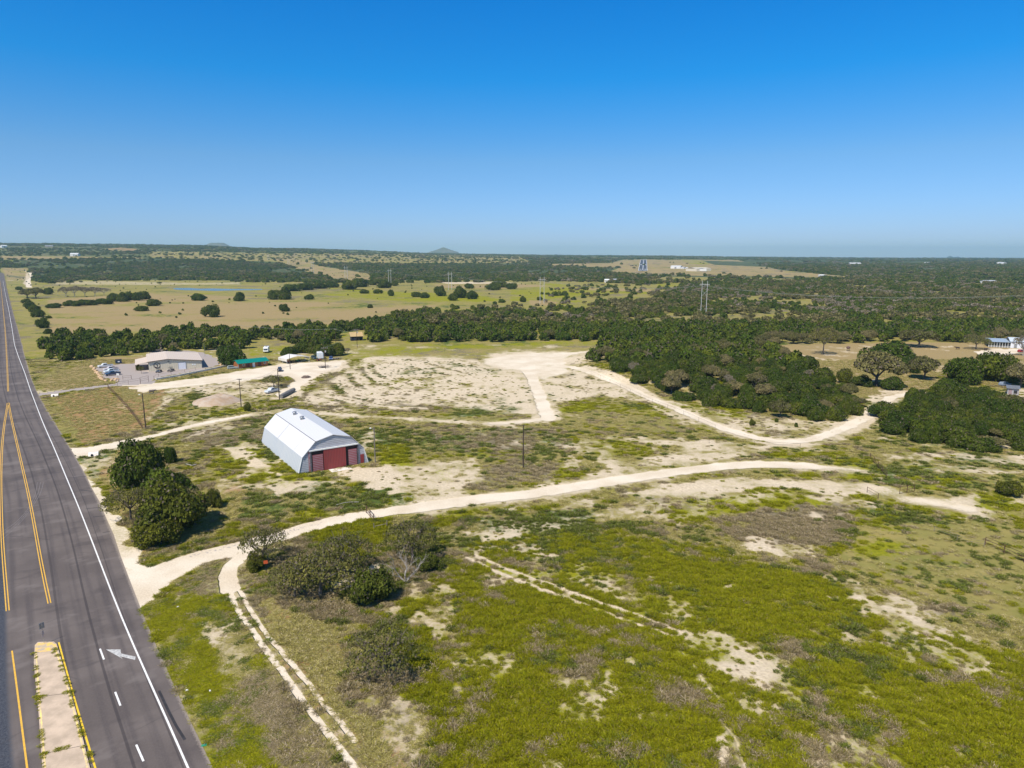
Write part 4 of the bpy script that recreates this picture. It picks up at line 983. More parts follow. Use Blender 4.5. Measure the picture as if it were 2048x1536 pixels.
cand2 = [(a, b_, z_, p1, p2) for a, b_, z_, p1, p2 in zip(X[ok], Y[ok], Z[ok], px[ok], py[ok]) if all((a-o[0])**2+(b_-o[1])**2 > (o[2]+1)**2 for o in OCC)]
print('near candidates', len(cand), len(cand2))
cand2.sort(key=lambda c: c[1])
budget = 300 - count.get('juniper', 0)
rest = []
njun = 0
for c in cand + cand2:
    a, b_, z_, p1, p2 = c
    n = vnoise(np.array([a/19]), np.array([b_/19]), 77)[0]; q = rd.random()
    kind = 'juniper'
    if b_ < 330:
        kind = 'oak' if q > .90 else ('dry' if q > .87 else 'juniper')
        if p2 < 730 and p1 < 420 and n > .55: kind = 'oak'
    else: kind = 'oak' if (p1 > 1500 and n > .5) or q > .9 or (p1 > 1600 and p2 > 674 and q > .35) else 'juniper'
    w = rd.uniform(4.6, 10.5)*(1 if b_ < 330 else 1.05); h = min(rd.uniform(2.9, 7.4), w*.95)
    if kind == 'dry': w *= .6; h = w*.9
    if p1 > 1160 and p2 > 700 and p1 < 1740 and b_ < 330:
        lab = {'juniper': 'dark green juniper packed into the dense wood behind the curving sand track', 'oak': 'olive grey oak standing inside the dense wood behind the curving sand track', 'dry': 'leafless grey tree inside the dense wood behind the curving sand track'}[kind]; grp = 'trees of the wood behind the sand track'
    elif p1 >= 1740 and b_ < 330:
        lab = {'juniper': 'dark green juniper in the dense wood right of the sand track bend', 'oak': 'olive grey oak in the dense wood right of the sand track bend', 'dry': 'leafless grey tree in the dense wood right of the sand track bend'}[kind]; grp = 'trees of the wood right of the track bend'
    elif p1 < 460:
        lab = {'juniper': 'dark green tree in the wooded strip behind the tan metal building', 'oak': 'brown green oak in the wooded strip behind the tan metal building', 'dry': 'leafless tree in the wooded strip behind the tan metal building'}[kind]; grp = 'trees of the strip behind the tan building'
    elif p1 < 1250:
        lab = {'juniper': 'dark green tree in the long dense belt across the middle of the view', 'oak': 'olive grey oak in the long dense belt across the middle of the view', 'dry': 'leafless tree in the long dense belt across the middle of the view'}[kind]; grp = 'trees of the middle belt'
    else:
        lab = {'juniper': 'dark green tree in the broad woodland beyond the tan clearing', 'oak': 'pale olive oak in the broad woodland beyond the tan clearing', 'dry': 'leafless tree in the broad woodland beyond the tan clearing'}[kind]; grp = 'trees of the woodland beyond the clearing'
    if kind == 'juniper':
        if njun >= budget: rest.append(c+(w,)); continue
        njun += 1
    elif count.get(kind, 0) > 120: rest.append(c+(w,)); continue
    tree(kind, (a, b_, z_), w, h, lab, grp, sq=rd.uniform(.85, 1.15), sink=.15)
# a few simple far trees, individual, that also lend their crowns to the woodland
for k in range(4):
    p = G(300+60*k, 677+k*.5); tree('lowjuniper', p, 7, 4.5, 'small dark juniper at the back edge of the strip behind the tan building', 'trees of the strip behind the tan building', var=k)
for k in range(2):
    p = G(1500+60*k, 640); tree('lowoak', p, 8, 5.5, 'pale olive oak far back in the woodland near the tallest twin pole tower', 'oaks near the twin pole tower', var=k)
    p = G(1450+90*k, 600); tree('lowdry', p, 8, 5.5, 'pale leafless tree in the grey patch right of the tallest twin pole tower', 'leafless trees near the twin pole tower', var=k)
print('counts', count, 'rest', len(rest))

def gn_scatter(name, pts, scale, rotz, idx, srcs, label, cat=None, tilt=None):
    """points with attributes; geometry nodes put one source crown on each"""
    me = bpy.data.meshes.new(name); n = len(pts)
    me.vertices.add(n); me.vertices.foreach_set('co', np.asarray(pts, np.float32).ravel())
    a = me.attributes.new('scl', 'FLOAT_VECTOR', 'POINT'); a.data.foreach_set('vector', np.asarray(scale, np.float32).ravel())
    a = me.attributes.new('rot', 'FLOAT_VECTOR', 'POINT'); rv = np.zeros((n, 3), np.float32); rv[:, 2] = rotz; a.data.foreach_set('vector', rv.ravel())
    a = me.attributes.new('idx', 'INT', 'POINT'); a.data.foreach_set('value', np.asarray(idx, np.int32))
    o = bpy.data.objects.new(name, me); COL.objects.link(o)
    ng = bpy.data.node_groups.new(name+'_nodes', 'GeometryNodeTree')
    ng.interface.new_socket('Geometry', in_out='INPUT', socket_type='NodeSocketGeometry'); ng.interface.new_socket('Geometry', in_out='OUTPUT', socket_type='NodeSocketGeometry')
    gi = ng.nodes.new('NodeGroupInput'); go = ng.nodes.new('NodeGroupOutput')
    g2i = ng.nodes.new('GeometryNodeGeometryToInstance')
    for s in reversed(srcs):
        oi = ng.nodes.new('GeometryNodeObjectInfo'); oi.transform_space = 'ORIGINAL'; oi.inputs['Object'].default_value = s
        oi.inputs['As Instance'].default_value = True
        ng.links.new(oi.outputs['Geometry'], g2i.inputs[0])
    iop = ng.nodes.new('GeometryNodeInstanceOnPoints')
    m2p = ng.nodes.new('GeometryNodeMeshToPoints'); ng.links.new(gi.outputs[0], m2p.inputs[0])
    ng.links.new(m2p.outputs[0], iop.inputs['Points'])
    # a flat list of instances to pick from
    join = ng.nodes.new('GeometryNodeJoinGeometry')
    for l in list(ng.links):
        if l.to_node == g2i: ng.links.new(l.from_socket, join.inputs[0]); 
    ng.nodes.remove(g2i)
    ng.links.new(join.outputs[0], iop.inputs['Instance']); iop.inputs['Pick Instance'].default_value = True
    def na(nm, typ):
        q = ng.nodes.new('GeometryNodeInputNamedAttribute'); q.data_type = typ; q.inputs[0].default_value = nm; return q.outputs[0]
    ng.links.new(na('idx', 'INT'), iop.inputs['Instance Index']); ng.links.new(na('scl', 'FLOAT_VECTOR'), iop.inputs['Scale'])
    ng.links.new(na('rot', 'FLOAT_VECTOR'), iop.inputs['Rotation'])
    ng.links.new(iop.outputs[0], go.inputs[0])
    md = o.modifiers.new('scatter', 'NODES'); md.node_group = ng
    tag(o, label, cat, kind='stuff')
    return o

# ---- the rest of the woodland ------------------------------------------
def woodland():
    g = np.random.default_rng(99); P = []; S = []; I = []
    for c in rest: P.append(c[:3]); S.append((c[5]/2, c[5]/2, c[5]*.66)); I.append(g.integers(0, 4))
    def add(X, Y, keep, w0, w1, hr, pal):
        X = X[keep]; Y = Y[keep]; Z = H(X, Y); n = len(X)
        w = g.uniform(w0, w1, n)
        t = fbm(X/55, Y/55, 61, 3); q = g.random(n)
        right = X > 0
        idx = np.where(q < .08, g.integers(4, 6, n), g.integers(0, 4, n))
        idx = np.where((t > np.where(Y > 1100, .62, .55)) & (q < .75), g.integers(4, 6, n), idx)
        idx = np.where((t < np.where(Y > 1100, .34, .42)) & (q < .6) & right, g.integers(6, 8, n), idx)
        P.extend(np.stack([X, Y, Z-.1*w], 1).tolist()); S.extend(np.stack([w/2, w/2*g.uniform(.8, 1.2, n), w*hr*g.uniform(.8, 1.2, n)], 1).tolist()); I.extend(idx.tolist())
    X, Y = scatter(150, 480, 7.0, 1.0, 43, 50); Z = H(X, Y); px, py = project(X, Y, Z)
    add(X, Y, (px > 2125) & (fbm(X/70, Y/70, 97, 3) > .47) & (g.random(len(X)) < .9), 5.5, 10, .6, 0)
    # between the individual trees and 480 m nothing else is missing; go on from there
    X, Y = scatter(480, 1150, 7.0, 1.0, 44); Z = H(X, Y); px, py = project(X, Y, Z)
    dens = np.zeros(X.shape)
    dens = np.where(inside(px, py, WOOD_NEAR[2]), 1, dens)
    for pl, d in WOOD_FAR: dens = np.where(inside(px, py, pl), d, dens)
    side = (px < -60) | (px > 2110); dens = np.where(side & (px > 2110), .85, dens)
    dens = dens*np.where(clear_of(px, py), 1, np.where((px > 1040) & (py < 640), .14, .02))
    gap = fbm(X/48, Y/48, 91, 3); dens = dens*np.where((gap > .57) & (py < 650), .15, 1)
    rx = np.array([e.x for e in edge]); 
    droad = line_d(X, Y, [(e.x, e.y) for e in edge[::4]]); dens = dens*(droad > 38)
    add(X, Y, g.random(len(X)) < dens, 5.5, 10.0, .62, 0)
    X, Y = scatter(1150, 3200, 12.5, 1.0, 45); Z = H(X, Y); px, py = project(X, Y, Z)
    dens = np.full(X.shape, .25)
    for pl, d in WOOD_FAR: dens = np.where(inside(px, py, pl), d, dens)
    dens = dens*np.where(clear_of(px, py), 1, .03)
    gap = fbm(X/110, Y/110, 93, 4); dens = dens*np.where(gap > .55, .10, 1)
    droad = line_d(X, Y, [(e.x, e.y) for e in edge[::4]]); dens = dens*(droad > 45)
    add(X, Y, g.random(len(X)) < dens, 9, 17, .50, 0)
    X, Y = scatter(3200, 9500, 38, 1.0, 46); Z = H(X, Y); px, py = project(X, Y, Z)
    dens = np.full(X.shape, .8)*np.where(clear_of(px, py), 1, .12)
    gap = fbm(X/300, Y/300, 95, 4); dens = dens*np.where(gap > .50, .10, 1)
    add(X, Y, g.random(len(X)) < dens, 26, 52, .22, 0)
    print('woodland instances', len(P))
    src = [CROWN_OBJ[('lowjuniper', i)] for i in range(4)] + [CROWN_OBJ[('lowoak', i)] for i in range(2)] + [CROWN_OBJ[('lowdry', i)] for i in range(2)]
    gn_scatter('woodland', P, S, g.random(len(P))*6.283, I, src, 'far woodland of juniper and oak crowns reaching the horizon', 'woodland')
woodland()
# thin shrubs scattered on grass hillsides and pastures: low and countless
def shrubs():
    g = np.random.default_rng(123)
    P = []; S = []; I = []
    X, Y = scatter(520, 2400, 17, 1.0, 47); Z = H(X, Y); px, py = project(X, Y, Z)
    k = (g.random(len(X)) < .10) & ~clear_of(px, py) & ((px < 1100)) & ~inside(px, py, [(325,572),(560,572),(560,588),(325,588)])
    X = X[k]; Y = Y[k]; Z = Z[k]; n = len(X); w = g.uniform(1.4, 3.6, n)
    P += np.stack([X, Y, Z], 1).tolist(); S += np.stack([w/2, w/2, w*.6], 1).tolist(); I += g.integers(0, 4, n).tolist()
    X, Y = scatter(2400, 6500, 42, 1.0, 48); Z = H(X, Y); px, py = project(X, Y, Z)
    k = (g.random(len(X)) < .85) & inside(px, py, [(300,503),(560,507),(830,508),(1040,512),(1065,525),(950,528),(640,527),(400,518),(300,515)])
    X = X[k]; Y = Y[k]; Z = Z[k]; n = len(X); w = g.uniform(6, 20, n)
    P += np.stack([X, Y, Z], 1).tolist(); S += np.stack([w/2, w/2, w*.3], 1).tolist(); I += g.integers(0, 6, n).tolist()
    src = [CROWN_OBJ[('lowjuniper', i)] for i in range(4)] + [CROWN_OBJ[('lowoak', i)] for i in range(2)]
    gn_scatter('pasture_shrubs', P, S, g.random(len(P))*6.283, I, src, 'small dark shrubs dotted over the far pastures and hillsides', 'shrubs')
shrubs()

# ---- weeds and grass on the near ground --------------------------------
def weed_mesh(name, mat, n, seed, hgt, blade):
    r = np.random.default_rng(seed)
    a = r.random(n)*6.283; q = np.sqrt(r.random(n))*.5; bx = q*np.cos(a); by = q*np.sin(a)
    hh = hgt*(.5+.6*r.random(n))*(1-.8*q*q*2)
    ln = r.normal(size=(n, 2))*.16 + np.stack([bx, by], 1)*.5
    t = r.random(n)*6.283; dx = np.cos(t)*blade; dy = np.sin(t)*blade
    z0 = hh*.25*r.random(n)
    V = np.stack([np.stack([bx-dx, by-dy, z0], 1), np.stack([bx+dx, by+dy, z0], 1), np.stack([bx+ln[:,0]+dx*.7, by+ln[:,1]+dy*.7, hh], 1), np.stack([bx+ln[:,0]-dx*.7, by+ln[:,1]-dy*.7, hh*.92], 1)], 1).reshape(-1, 3)
    me = bpy.data.meshes.new(name); me.from_pydata(V.tolist(), [], np.arange(4*n).reshape(-1, 4).tolist())
    at = me.attributes.new('leafv', 'FLOAT_COLOR', 'FACE')
    at.data.foreach_set('color', np.stack([r.random(n)*.6, r.random(n), r.random(n), np.ones(n)], 1).astype(np.float32).ravel())
    me.materials.append(mat); me.update(); return me
MW = {
 'Y': leaf_material('yellow_green_weed', (.315,.30,.010), (.235,.25,.009), (.15,.165,.007), (.26,.21,.07), .07),
 'G': leaf_material('dark_forb', (.16,.19,.025), (.13,.155,.025), (.10,.12,.02), (.24,.20,.13), .12),
 'W': leaf_material('grey_brown_weed', (.36,.275,.16), (.28,.23,.10), (.18,.165,.06), (.46,.37,.26), .25),
 'R': leaf_material('dry_grass', (.44,.37,.13), (.35,.31,.09), (.25,.235,.055), (.54,.45,.26), .2),
}
def weeds():
    g = np.random.default_rng(5)
    srcs = {}
    X1, Y1 = scatter(44, 125, .64, 1.0, 60, 47); X2, Y2 = scatter(125, 330, 1.35, 1.0, 61, 47)
    X = np.concatenate([X1, X2]); Y = np.concatenate([Y1, Y2]); far = np.concatenate([np.zeros(len(X1), bool), np.ones(len(X2), bool)])
    px, py = project(X, Y, np.zeros(X.shape)); k = (px > -250) & (px < 2560) & (py < 1700); X = X[k]; Y = Y[k]; far = far[k]; px = px[k]; py = py[k]
    Z = H(X, Y); w = paint(X, Y, Z)
    road = poly_sd(px, py, [(470,1640)]+EDGE+[(-400,535),(-400,1640)]) > -3
    bad = road | (w['P'] > .16) | (w['K'] > .3) | (w['F'] > .5)
    nb = fbm(X/2.2, Y/2.2, 71, 4); sparse = np.clip(w['B']*1.15, 0, .84)
    lk = {'Y': w['Y'], 'G': w['G'], 'W': w['W'], 'R': np.maximum(.42-w['Y']*.3, w['R']*.9)*(1-w['L']*.5)}
    sc_ = {c: v + (fbm(X/3.1, Y/3.1, 81+i*5, 4)-.5)*1.3 + g.normal(size=len(X))*.17 for i, (c, v) in enumerate(lk.items())}
    mw_ = np.maximum(w['R'], w['T']) > .42
    for c in 'YGW': sc_[c] = sc_[c] - 1.2*mw_
    names = list(lk); arr = np.stack([sc_[c] for c in names], 0); best = arr.argmax(0)
    lawn = w['L'] > .75
    keep = (~bad) & (g.random(len(X)) > sparse) & ~((far) & (g.random(len(X)) < .25)) & ~(lawn & (g.random(len(X)) < .8))
    info = {'Y': ('yellow_green_weeds', .40, .020, 'bright yellow green weeds covering the foreground field'), 'G': ('green_forbs', .40, .026, 'dark green leafy forbs in patches over the field'),
            'W': ('dead_weeds', .42, .016, 'grey brown dead weed stalks in patches over the field'), 'R': ('dry_grass', .26, .017, 'short dry straw coloured grass tufts around the tracks')}
    # the source tufts are real tufts standing in the field
    spots = {'Y': [(1100,1130),(1300,1200)], 'G': [(1240,1052),(1280,1500)], 'W': [(1600,1050),(1560,1300)], 'R': [(640,1300),(480,1080)]}
    labels = {'Y': 'tuft of yellow green weed growing in the foreground field', 'G': 'leafy dark green forb clump in the field', 'W': 'grey dead weed clump in the brown patch of the field', 'R': 'straw coloured grass tuft on the dry ground beside the tracks'}
    for i, c in enumerate(names):
        nm, hgt, bl, lab = info[c]; src = []
        for v in range(2):
            me = weed_mesh(nm, MW[c], 150, 300+10*i+v, hgt, bl*1.5)
            o = bpy.data.objects.new('weed_clump', me); COL.objects.link(o); o.location = G(*spots[c][v]); o.scale = (1.2,)*3
            tag(o, labels[c], 'weed', labels[c]); src.append(o)
        k = keep & (best == i); n = int(k.sum()); s = np.where(far[k], g.uniform(1.0, 1.8, n), g.uniform(.6, 1.35, n))*(1-.5*np.clip(w['B'][k]*1.5-.2, 0, 1))
        zz = s*(1.0 if c != 'R' else .8)*np.where(far[k], .7, 1)
        zz = np.where((px[k] < 560) & (py[k] > 1100), zz*.55, zz); zz = np.where(w['L'][k] > .4, zz*.5, zz)
        gn_scatter(nm, np.stack([X[k], Y[k], Z[k]], 1), np.stack([s, s, zz], 1), g.random(n)*6.283, g.integers(0, 2, n), src, lab, 'weeds')
        print(nm, n)
weeds()
#PART2
# ================================================================== built things
class Front:
    """frame on a wall whose foot shows between two photo points: x along it, y away from the camera, z up"""
    def __init__(s, L, Rr, z=0):
        s.o = G(*L); b = G(*Rr); s.z = s.o.z; b = Vector((b.x, b.y, s.o.z))
        s.u = (b-s.o).normalized(); s.w = (b-s.o).length; s.v = Vector((-s.u.y, s.u.x, 0))
        if s.v.y < 0: s.v = -s.v
        s.rz = math.atan2(s.u.y, s.u.x)
    def at(s, px, py, off=0):   # (x, z) of a photo point on the wall plane
        d = Vector(ray(px, py)); o = Vector((0, 0, CH)); p0 = s.o + s.v*off
        t = (p0-o).dot(s.v)/d.dot(s.v); p = o+d*t
        return (p-s.o).dot(s.u), p.z-s.o.z
    def root(s, name, label, cat, group=None): return empty(name, s.o, s.rz, label, cat, group)
def quad_px(F_, pts, y0, y1):
    P = [F_.at(*p) for p in pts]; return MB().prism_y(P, y0, y1)
Mg = {
 'black': pmat('dark_rubber', (.02,.02,.022), .7, var=.2), 'glass': pmat('dark_glass', (.02,.03,.04), .08, var=.1),
 'chrome': pmat('bare_metal', (.55,.55,.55), .3, metal=.8, var=.1), 'lamp': pmat('headlight_lens', (.8,.8,.78), .15, var=.05),
 'pole': pmat('creosote_wood', (.085,.055,.042), .9, var=.3, scale=1), 'greywood': pmat('grey_wood', (.26,.22,.185), .9, var=.3, scale=1),
 'steelpole': pmat('pale_transmission_pole', (.56,.56,.54), .6, var=.1), 'rust': pmat('rusty_pipe', (.135,.062,.04), .85, var=.4, scale=2),
 'wire': pmat('grey_wire', (.30,.31,.30), .5, var=.1), 'white': pmat('white_paint', (.80,.80,.78), .5, var=.06), 'porcelain': pmat('porcelain', (.5,.5,.48), .3, var=.1),
 'conc': pmat('pale_concrete', (.72,.67,.60), .9, dirt=(.42,.36,.30), var=.5, scale=1.2), 'orange': pmat('orange_sign_face', (.62,.11,.035), .5, var=.06),
 'galv': pmat('galvanised_steel', (.42,.43,.44), .4, metal=.6, var=.15),
}
# ---- the gambrel barn
def barn():
    Fb = Front((597,949), (736.5,924.6)); W_ = Fb.w; D = 33.5
    r = Fb.root('gambrel_barn', 'long white metal gambrel barn with a red sliding front door', 'barn')
    pp = [(0, 0)] + [Fb.at(*q) for q in ((604.7,914.9),(631.4,882.5),(666.3,869.2),(701.9,873.4),(727.9,895.8))] + [(W_, 0)]
    pp = [list(p) for p in pp]
    # true up left/right
    zl = (pp[1][1]+pp[5][1])/2; zu = (pp[2][1]+pp[4][1])/2; il = (pp[1][0]+W_-pp[5][0])/2; iu = (pp[2][0]+W_-pp[4][0])/2
    pp = [(0,0),(il,zl),(iu,zu),(W_/2,max(pp[3][1],zu+.5)),(W_-iu,zu),(W_-il,zl),(W_,0)]
    print('barn', round(W_,1), [tuple(round(c,2) for c in p) for p in pp])
    prof = [pp[0], pp[6], pp[5], pp[4], pp[3], pp[2], pp[1]]
    gab = ribmat('barn_gable_siding', (.50,.51,.55), (.22,.23,.27), 2, .42, .5, grime=(.33,.30,.33), gamt=.5)
    side = ribmat('barn_side_siding', (.52,.55,.58), (.43,.46,.50), 1, 1.1, .5, grime=(.42,.48,.56), gamt=.5)
    roofm = ribmat('barn_roof_sheet', (.70,.69,.68), (.55,.545,.54), 1, .95, .35, grime=(.68,.68,.72), gamt=.45)
    trim = pmat('barn_trim', (.16,.15,.17), .6, var=.2); red = ribmat('barn_red_door_sheet', (.30,.045,.045), (.17,.022,.025), 0, .38, .55, grime=(.20,.05,.05), gamt=.5)
    redslat = ribmat('barn_red_grey_siding', (.34,.10,.11), (.42,.40,.46), 2, .42, .6, grime=(.2,.05,.06), gamt=.4); dark = pmat('barn_opening_shade', (.035,.02,.022), .9, var=.2)
    MB().prism_y(prof, 0, D).build('wall', gab, r)
    def slab(name, a, b, mat, t=.07, oy=.25, under=0):
        a = Vector((a[0], 0, a[1])); b = Vector((b[0], 0, b[1])); n = Vector((-(b.z-a.z), 0, b.x-a.x)).normalized()
        if n.z < 0 or (abs(n.z) < .4 and (n.x > 0) != ((a.x+b.x)/2 > W_/2)): n = -n
        q = [a+n*.01, b+n*.01, b+n*t, a+n*t]
        pts = [(p.x, p.z) for p in q]
        ar = sum(pts[i][0]*pts[(i+1)%4][1]-pts[(i+1)%4][0]*pts[i][1] for i in range(4))
        if ar < 0: pts = pts[::-1]
        return MB().prism_y(pts, -oy, D+oy).build(name, mat, r)
    slab('side_wall', pp[0], pp[1], side, .06, .02); slab('side_wall', pp[6], pp[5], side, .06, .02)
    slab('roof', pp[1], pp[2], roofm, .09); slab('roof', pp[5], pp[4], roofm, .09)
    slab('roof', pp[2], pp[3], roofm, .12); slab('roof', pp[4], pp[3], roofm, .12)
    # knuckle flashing, gable trim
    for k in (2, 4): MB().tube([(pp[k][0], -.3, pp[k][1]+.1), (pp[k][0], D+.3, pp[k][1]+.1)], .085, 6).build('flashing', trim, r)
    for k in (1, 5): MB().tube([(pp[k][0], -.3, pp[k][1]+.03), (pp[k][0], D+.3, pp[k][1]+.03)], .07, 6).build('gutter', Mg['galv'], r)
    for k in range(6): MB().tube([(pp[k][0], -.04, pp[k][1]), (pp[k+1][0], -.04, pp[k+1][1])], .08 if 0 < k < 5 else .1, 5).build('gable_trim', trim if 0 < k < 5 else Mg['white'], r)
    q = lambda pts, y0, y1: quad_px(Fb, pts, y0, y1)
    zt = Fb.at(*(620,901))[1]; zh = (Fb.at(622,901.6)[1]+Fb.at(711,889.5)[1])/2
    x0 = Fb.at(621.5,930)[0]; x1 = Fb.at(716,920)[0]; xa = Fb.at(647.5,930)[0]; xb = Fb.at(691.5,925)[0]
    bx = lambda a, b, c, d, y0, y1: MB().box(a, b, y0, y1, c, d)
    bx(x0, x1, .02, zh, -.05, .0).build('opening_shade_sheet', dark, r)  # flat dark sheet on the solid wall, painted as the doorway's shadow
    bx(x0+.5, xa-.15, .02, zh-1.0, -.16, -.06).build('side_panel', redslat, r)
    bx(xb+.75, x1-.3, .02, zh-1.0, -.16, -.06).build('side_panel', redslat, r)
    bx(xa, xb, .05, zh-.05, -.32, -.2).build('sliding_door', red, r)
    bx(x0-.3, x1+.15, zh, zh+.28, -.4, -.02).build('door_track', Mg['white'], r)
    for x in (x0-.05, x1-.1): bx(x, x+.28, 0, zh, -.2, -.02).build('door_post', trim, r)
    bx(x0-.5, x0-.1, 0, zh, -.06, -.01).build('rust_stain_panel', pmat('rust_red_paint', (.30,.09,.08), .8, dirt=(.42,.40,.46), var=.7, scale=2), r)
    a, _ = Fb.at(721,920); b_, _ = Fb.at(728,920); d_ = bx(a, b_, .15, 2.35, -.1, -.01).build('small_door', red, r)
    for t in (7.0, 13.5):  # roof vents on the near slope
        f = .72; x = pp[2][0]+(pp[3][0]-pp[2][0])*f; z = pp[2][1]+(pp[3][1]-pp[2][1])*f; y = D-t
        v = MB(); v.tube([(x,y,z),(x,y,z+.75)], [.42,.42], 12); v.tube([(x,y,z+.7),(x,y,z+.95),(x,y,z+1.1)], [.62,.5,.12], 12); v.build('roof_vent', Mg['galv'], r)
    y = D*.52; p1, p2 = pp[1], pp[2]; n = Vector((-(p2[1]-p1[1]), 0, p2[0]-p1[0])).normalized()
    for yy, wd_ in ((D*.60,.4), (D*.2,.12)):
        m = MB(); m.add([(p1[0]+n.x*.1, yy, p1[1]+n.z*.1), (p2[0]+n.x*.1, yy, p2[1]+n.z*.1), (p2[0]+n.x*.1, yy+wd_, p2[1]+n.z*.1), (p1[0]+n.x*.1, yy+wd_, p1[1]+n.z*.1)], [(0,3,2,1)])
        m.build('roof_seam', pmat('weathered_seam', (.55,.53,.54), .6, var=.15), r)
    # small apron of concrete at the door
    MB().box(xa+1.0, xb+.6, -2.8, -.35, -.05, .05).build('door_sill_slab', Mg['conc'], r)
barn()
# ---- tan metal workshop
def workshop():
    Fb = Front((298.3,743.3), (404.2,735.8)); W_ = Fb.w; D = 27
    r = Fb.root('metal_workshop', 'tan metal workshop with a pinkish roof and a dark ring emblem on its front', 'building')
    wall = ribmat('tan_siding', (.64,.57,.43), (.57,.51,.385), 0, .9, .6, gamt=.2); roofm = ribmat('pink_tan_roof', (.72,.575,.43), (.65,.515,.385), 0, .8, .4, grime=(.62,.45,.36), gamt=.35)
    xr = Fb.at(335.2, 725)[0]; zl, zr_, zc = 4.3, 3.45, 5.0
    MB().prism_y([(0,0),(W_,0),(W_,zr_),(xr,zc),(0,zl)], 0, D).build('wall', wall, r)
    for a, b in (((-.5, zl-.05),(xr, zc+.02)), ((xr, zc+.02),(W_+.5, zr_-.05))):
        MB().prism_y([a, b, (b[0], b[1]+.14), (a[0], a[1]+.14)], -.5, D+.5).build('roof', roofm, r)
    tr = pmat('brown_fascia', (.10,.065,.05), .7, var=.2)
    MB().prism_y([(-.55, zl-.2),(xr, zc-.12),(xr, zc+.1),(-.55, zl+.05)], -.56, -.5).build('fascia', tr, r)
    MB().prism_y([(xr, zc-.12),(W_+.55, zr_-.2),(W_+.55, zr_+.05),(xr, zc+.1)], -.56, -.5).build('fascia', tr, r)
    a, za = Fb.at(357.5, 737.5); b, zb = Fb.at(371, 724.5)
    d = MB().box(a, b, -.12, -.03, .05, zb).build('roller_door', ribmat('roller_door_slats', (.72,.73,.78), (.60,.61,.66), 2, .3, .5, gamt=.1), r)
    MB().box(a-.15, a, -.14, -.02, 0, zb+.1).box(b, b+.15, -.14, -.02, 0, zb+.1).box(a, b, -.14, -.02, zb, zb+.15).build('frame', Mg['galv'], d)
    for k in range(2):
        x, z = Fb.at(385.5+k*4.3, 728.8); MB().box(x-.3, x+.3, -.06, -.02, z-.3, z+.3).build('wall_box', Mg['white'], r)
    x, z = Fb.at(337, 723); MB().box(x-.35, x+.35, -.35, -.02, z-.12, z+.15).build('flood_light', pmat('lamp_housing', (.10,.09,.08), .5, var=.1), r)
    # round emblem: dark ring, a slanting Y shape and a dark lower left segment
    cx, cz = Fb.at(313.8, 731.0); Rr = Fb.at(320.5, 731)[0]-cx; m = MB(); n = 32
    for k in range(n):
        t0, t1 = 2*math.pi*k/n, 2*math.pi*(k+1)/n
        P = [(cx+math.cos(t)*q*Rr, cz+math.sin(t)*q*Rr) for t, q in ((t0, .82), (t0, 1.0), (t1, 1.0), (t1, .82))]
        m.prism_y(P, -.1, -.03)
    e = m.build('ring_emblem', pmat('emblem_dark', (.06,.045,.03), .7, var=.2), r)
    def bar(x0, z0, x1, z1, w0, w1):
        d_ = Vector((x1-x0, z1-z0)).normalized(); nn = Vector((-d_.y, d_.x))
        P = [(cx+Rr*(x0-nn.x*w0), cz+Rr*(z0-nn.y*w0)), (cx+Rr*(x1-nn.x*w1), cz+Rr*(z1-nn.y*w1)), (cx+Rr*(x1+nn.x*w1), cz+Rr*(z1+nn.y*w1)), (cx+Rr*(x0+nn.x*w0), cz+Rr*(z0+nn.y*w0))]
        return MB().prism_y(P, -.085, -.03)
    bar(-.42, .62, .12, -.02, .05, .10).build('emblem_stroke', e.data.materials[0], e); bar(.34, .45, .10, .0, .035, .06).build('emblem_stroke', e.data.materials[0], e); bar(.1, 0, .14, -.62, .09, .04).build('emblem_stroke', e.data.materials[0], e)
    P = [(cx+Rr*.84*math.cos(t), cz+Rr*.84*math.sin(t)) for t in np.linspace(R(205), R(285), 9)] + [(cx-.1*Rr, cz-.5*Rr), (cx-.35*Rr, cz-.42*Rr)]
    MB().prism_y(P, -.08, -.03).build('emblem_segment', pmat('emblem_plum', (.10,.04,.05), .7, var=.2), e)
    # lean-to porch on the left
    p = MB(); p.prism_y([(-5.2, 2.7),(-.06, 3.7),(-.06, 3.82),(-5.2, 2.82)], 4, 22).build('porch_roof', roofm, r)
    for y in (4.3, 10, 16, 21.7): MB().box(-5.1, -4.95, y-.08, y+.08, 0, 2.7).build('porch_post', tr, r)
    MB().box(-.08, -.02, 7, 12, .1, 2.6).build('porch_door', Mg['glass'], r)
    MB().box(W_+.03, W_+.1, 3, 8, .0, 2.4).build('side_door', pmat('dark_blue_door', (.10,.16,.22), .6, var=.1), r)  # side door in a plain dark blue
    return Fb
Fw = workshop()
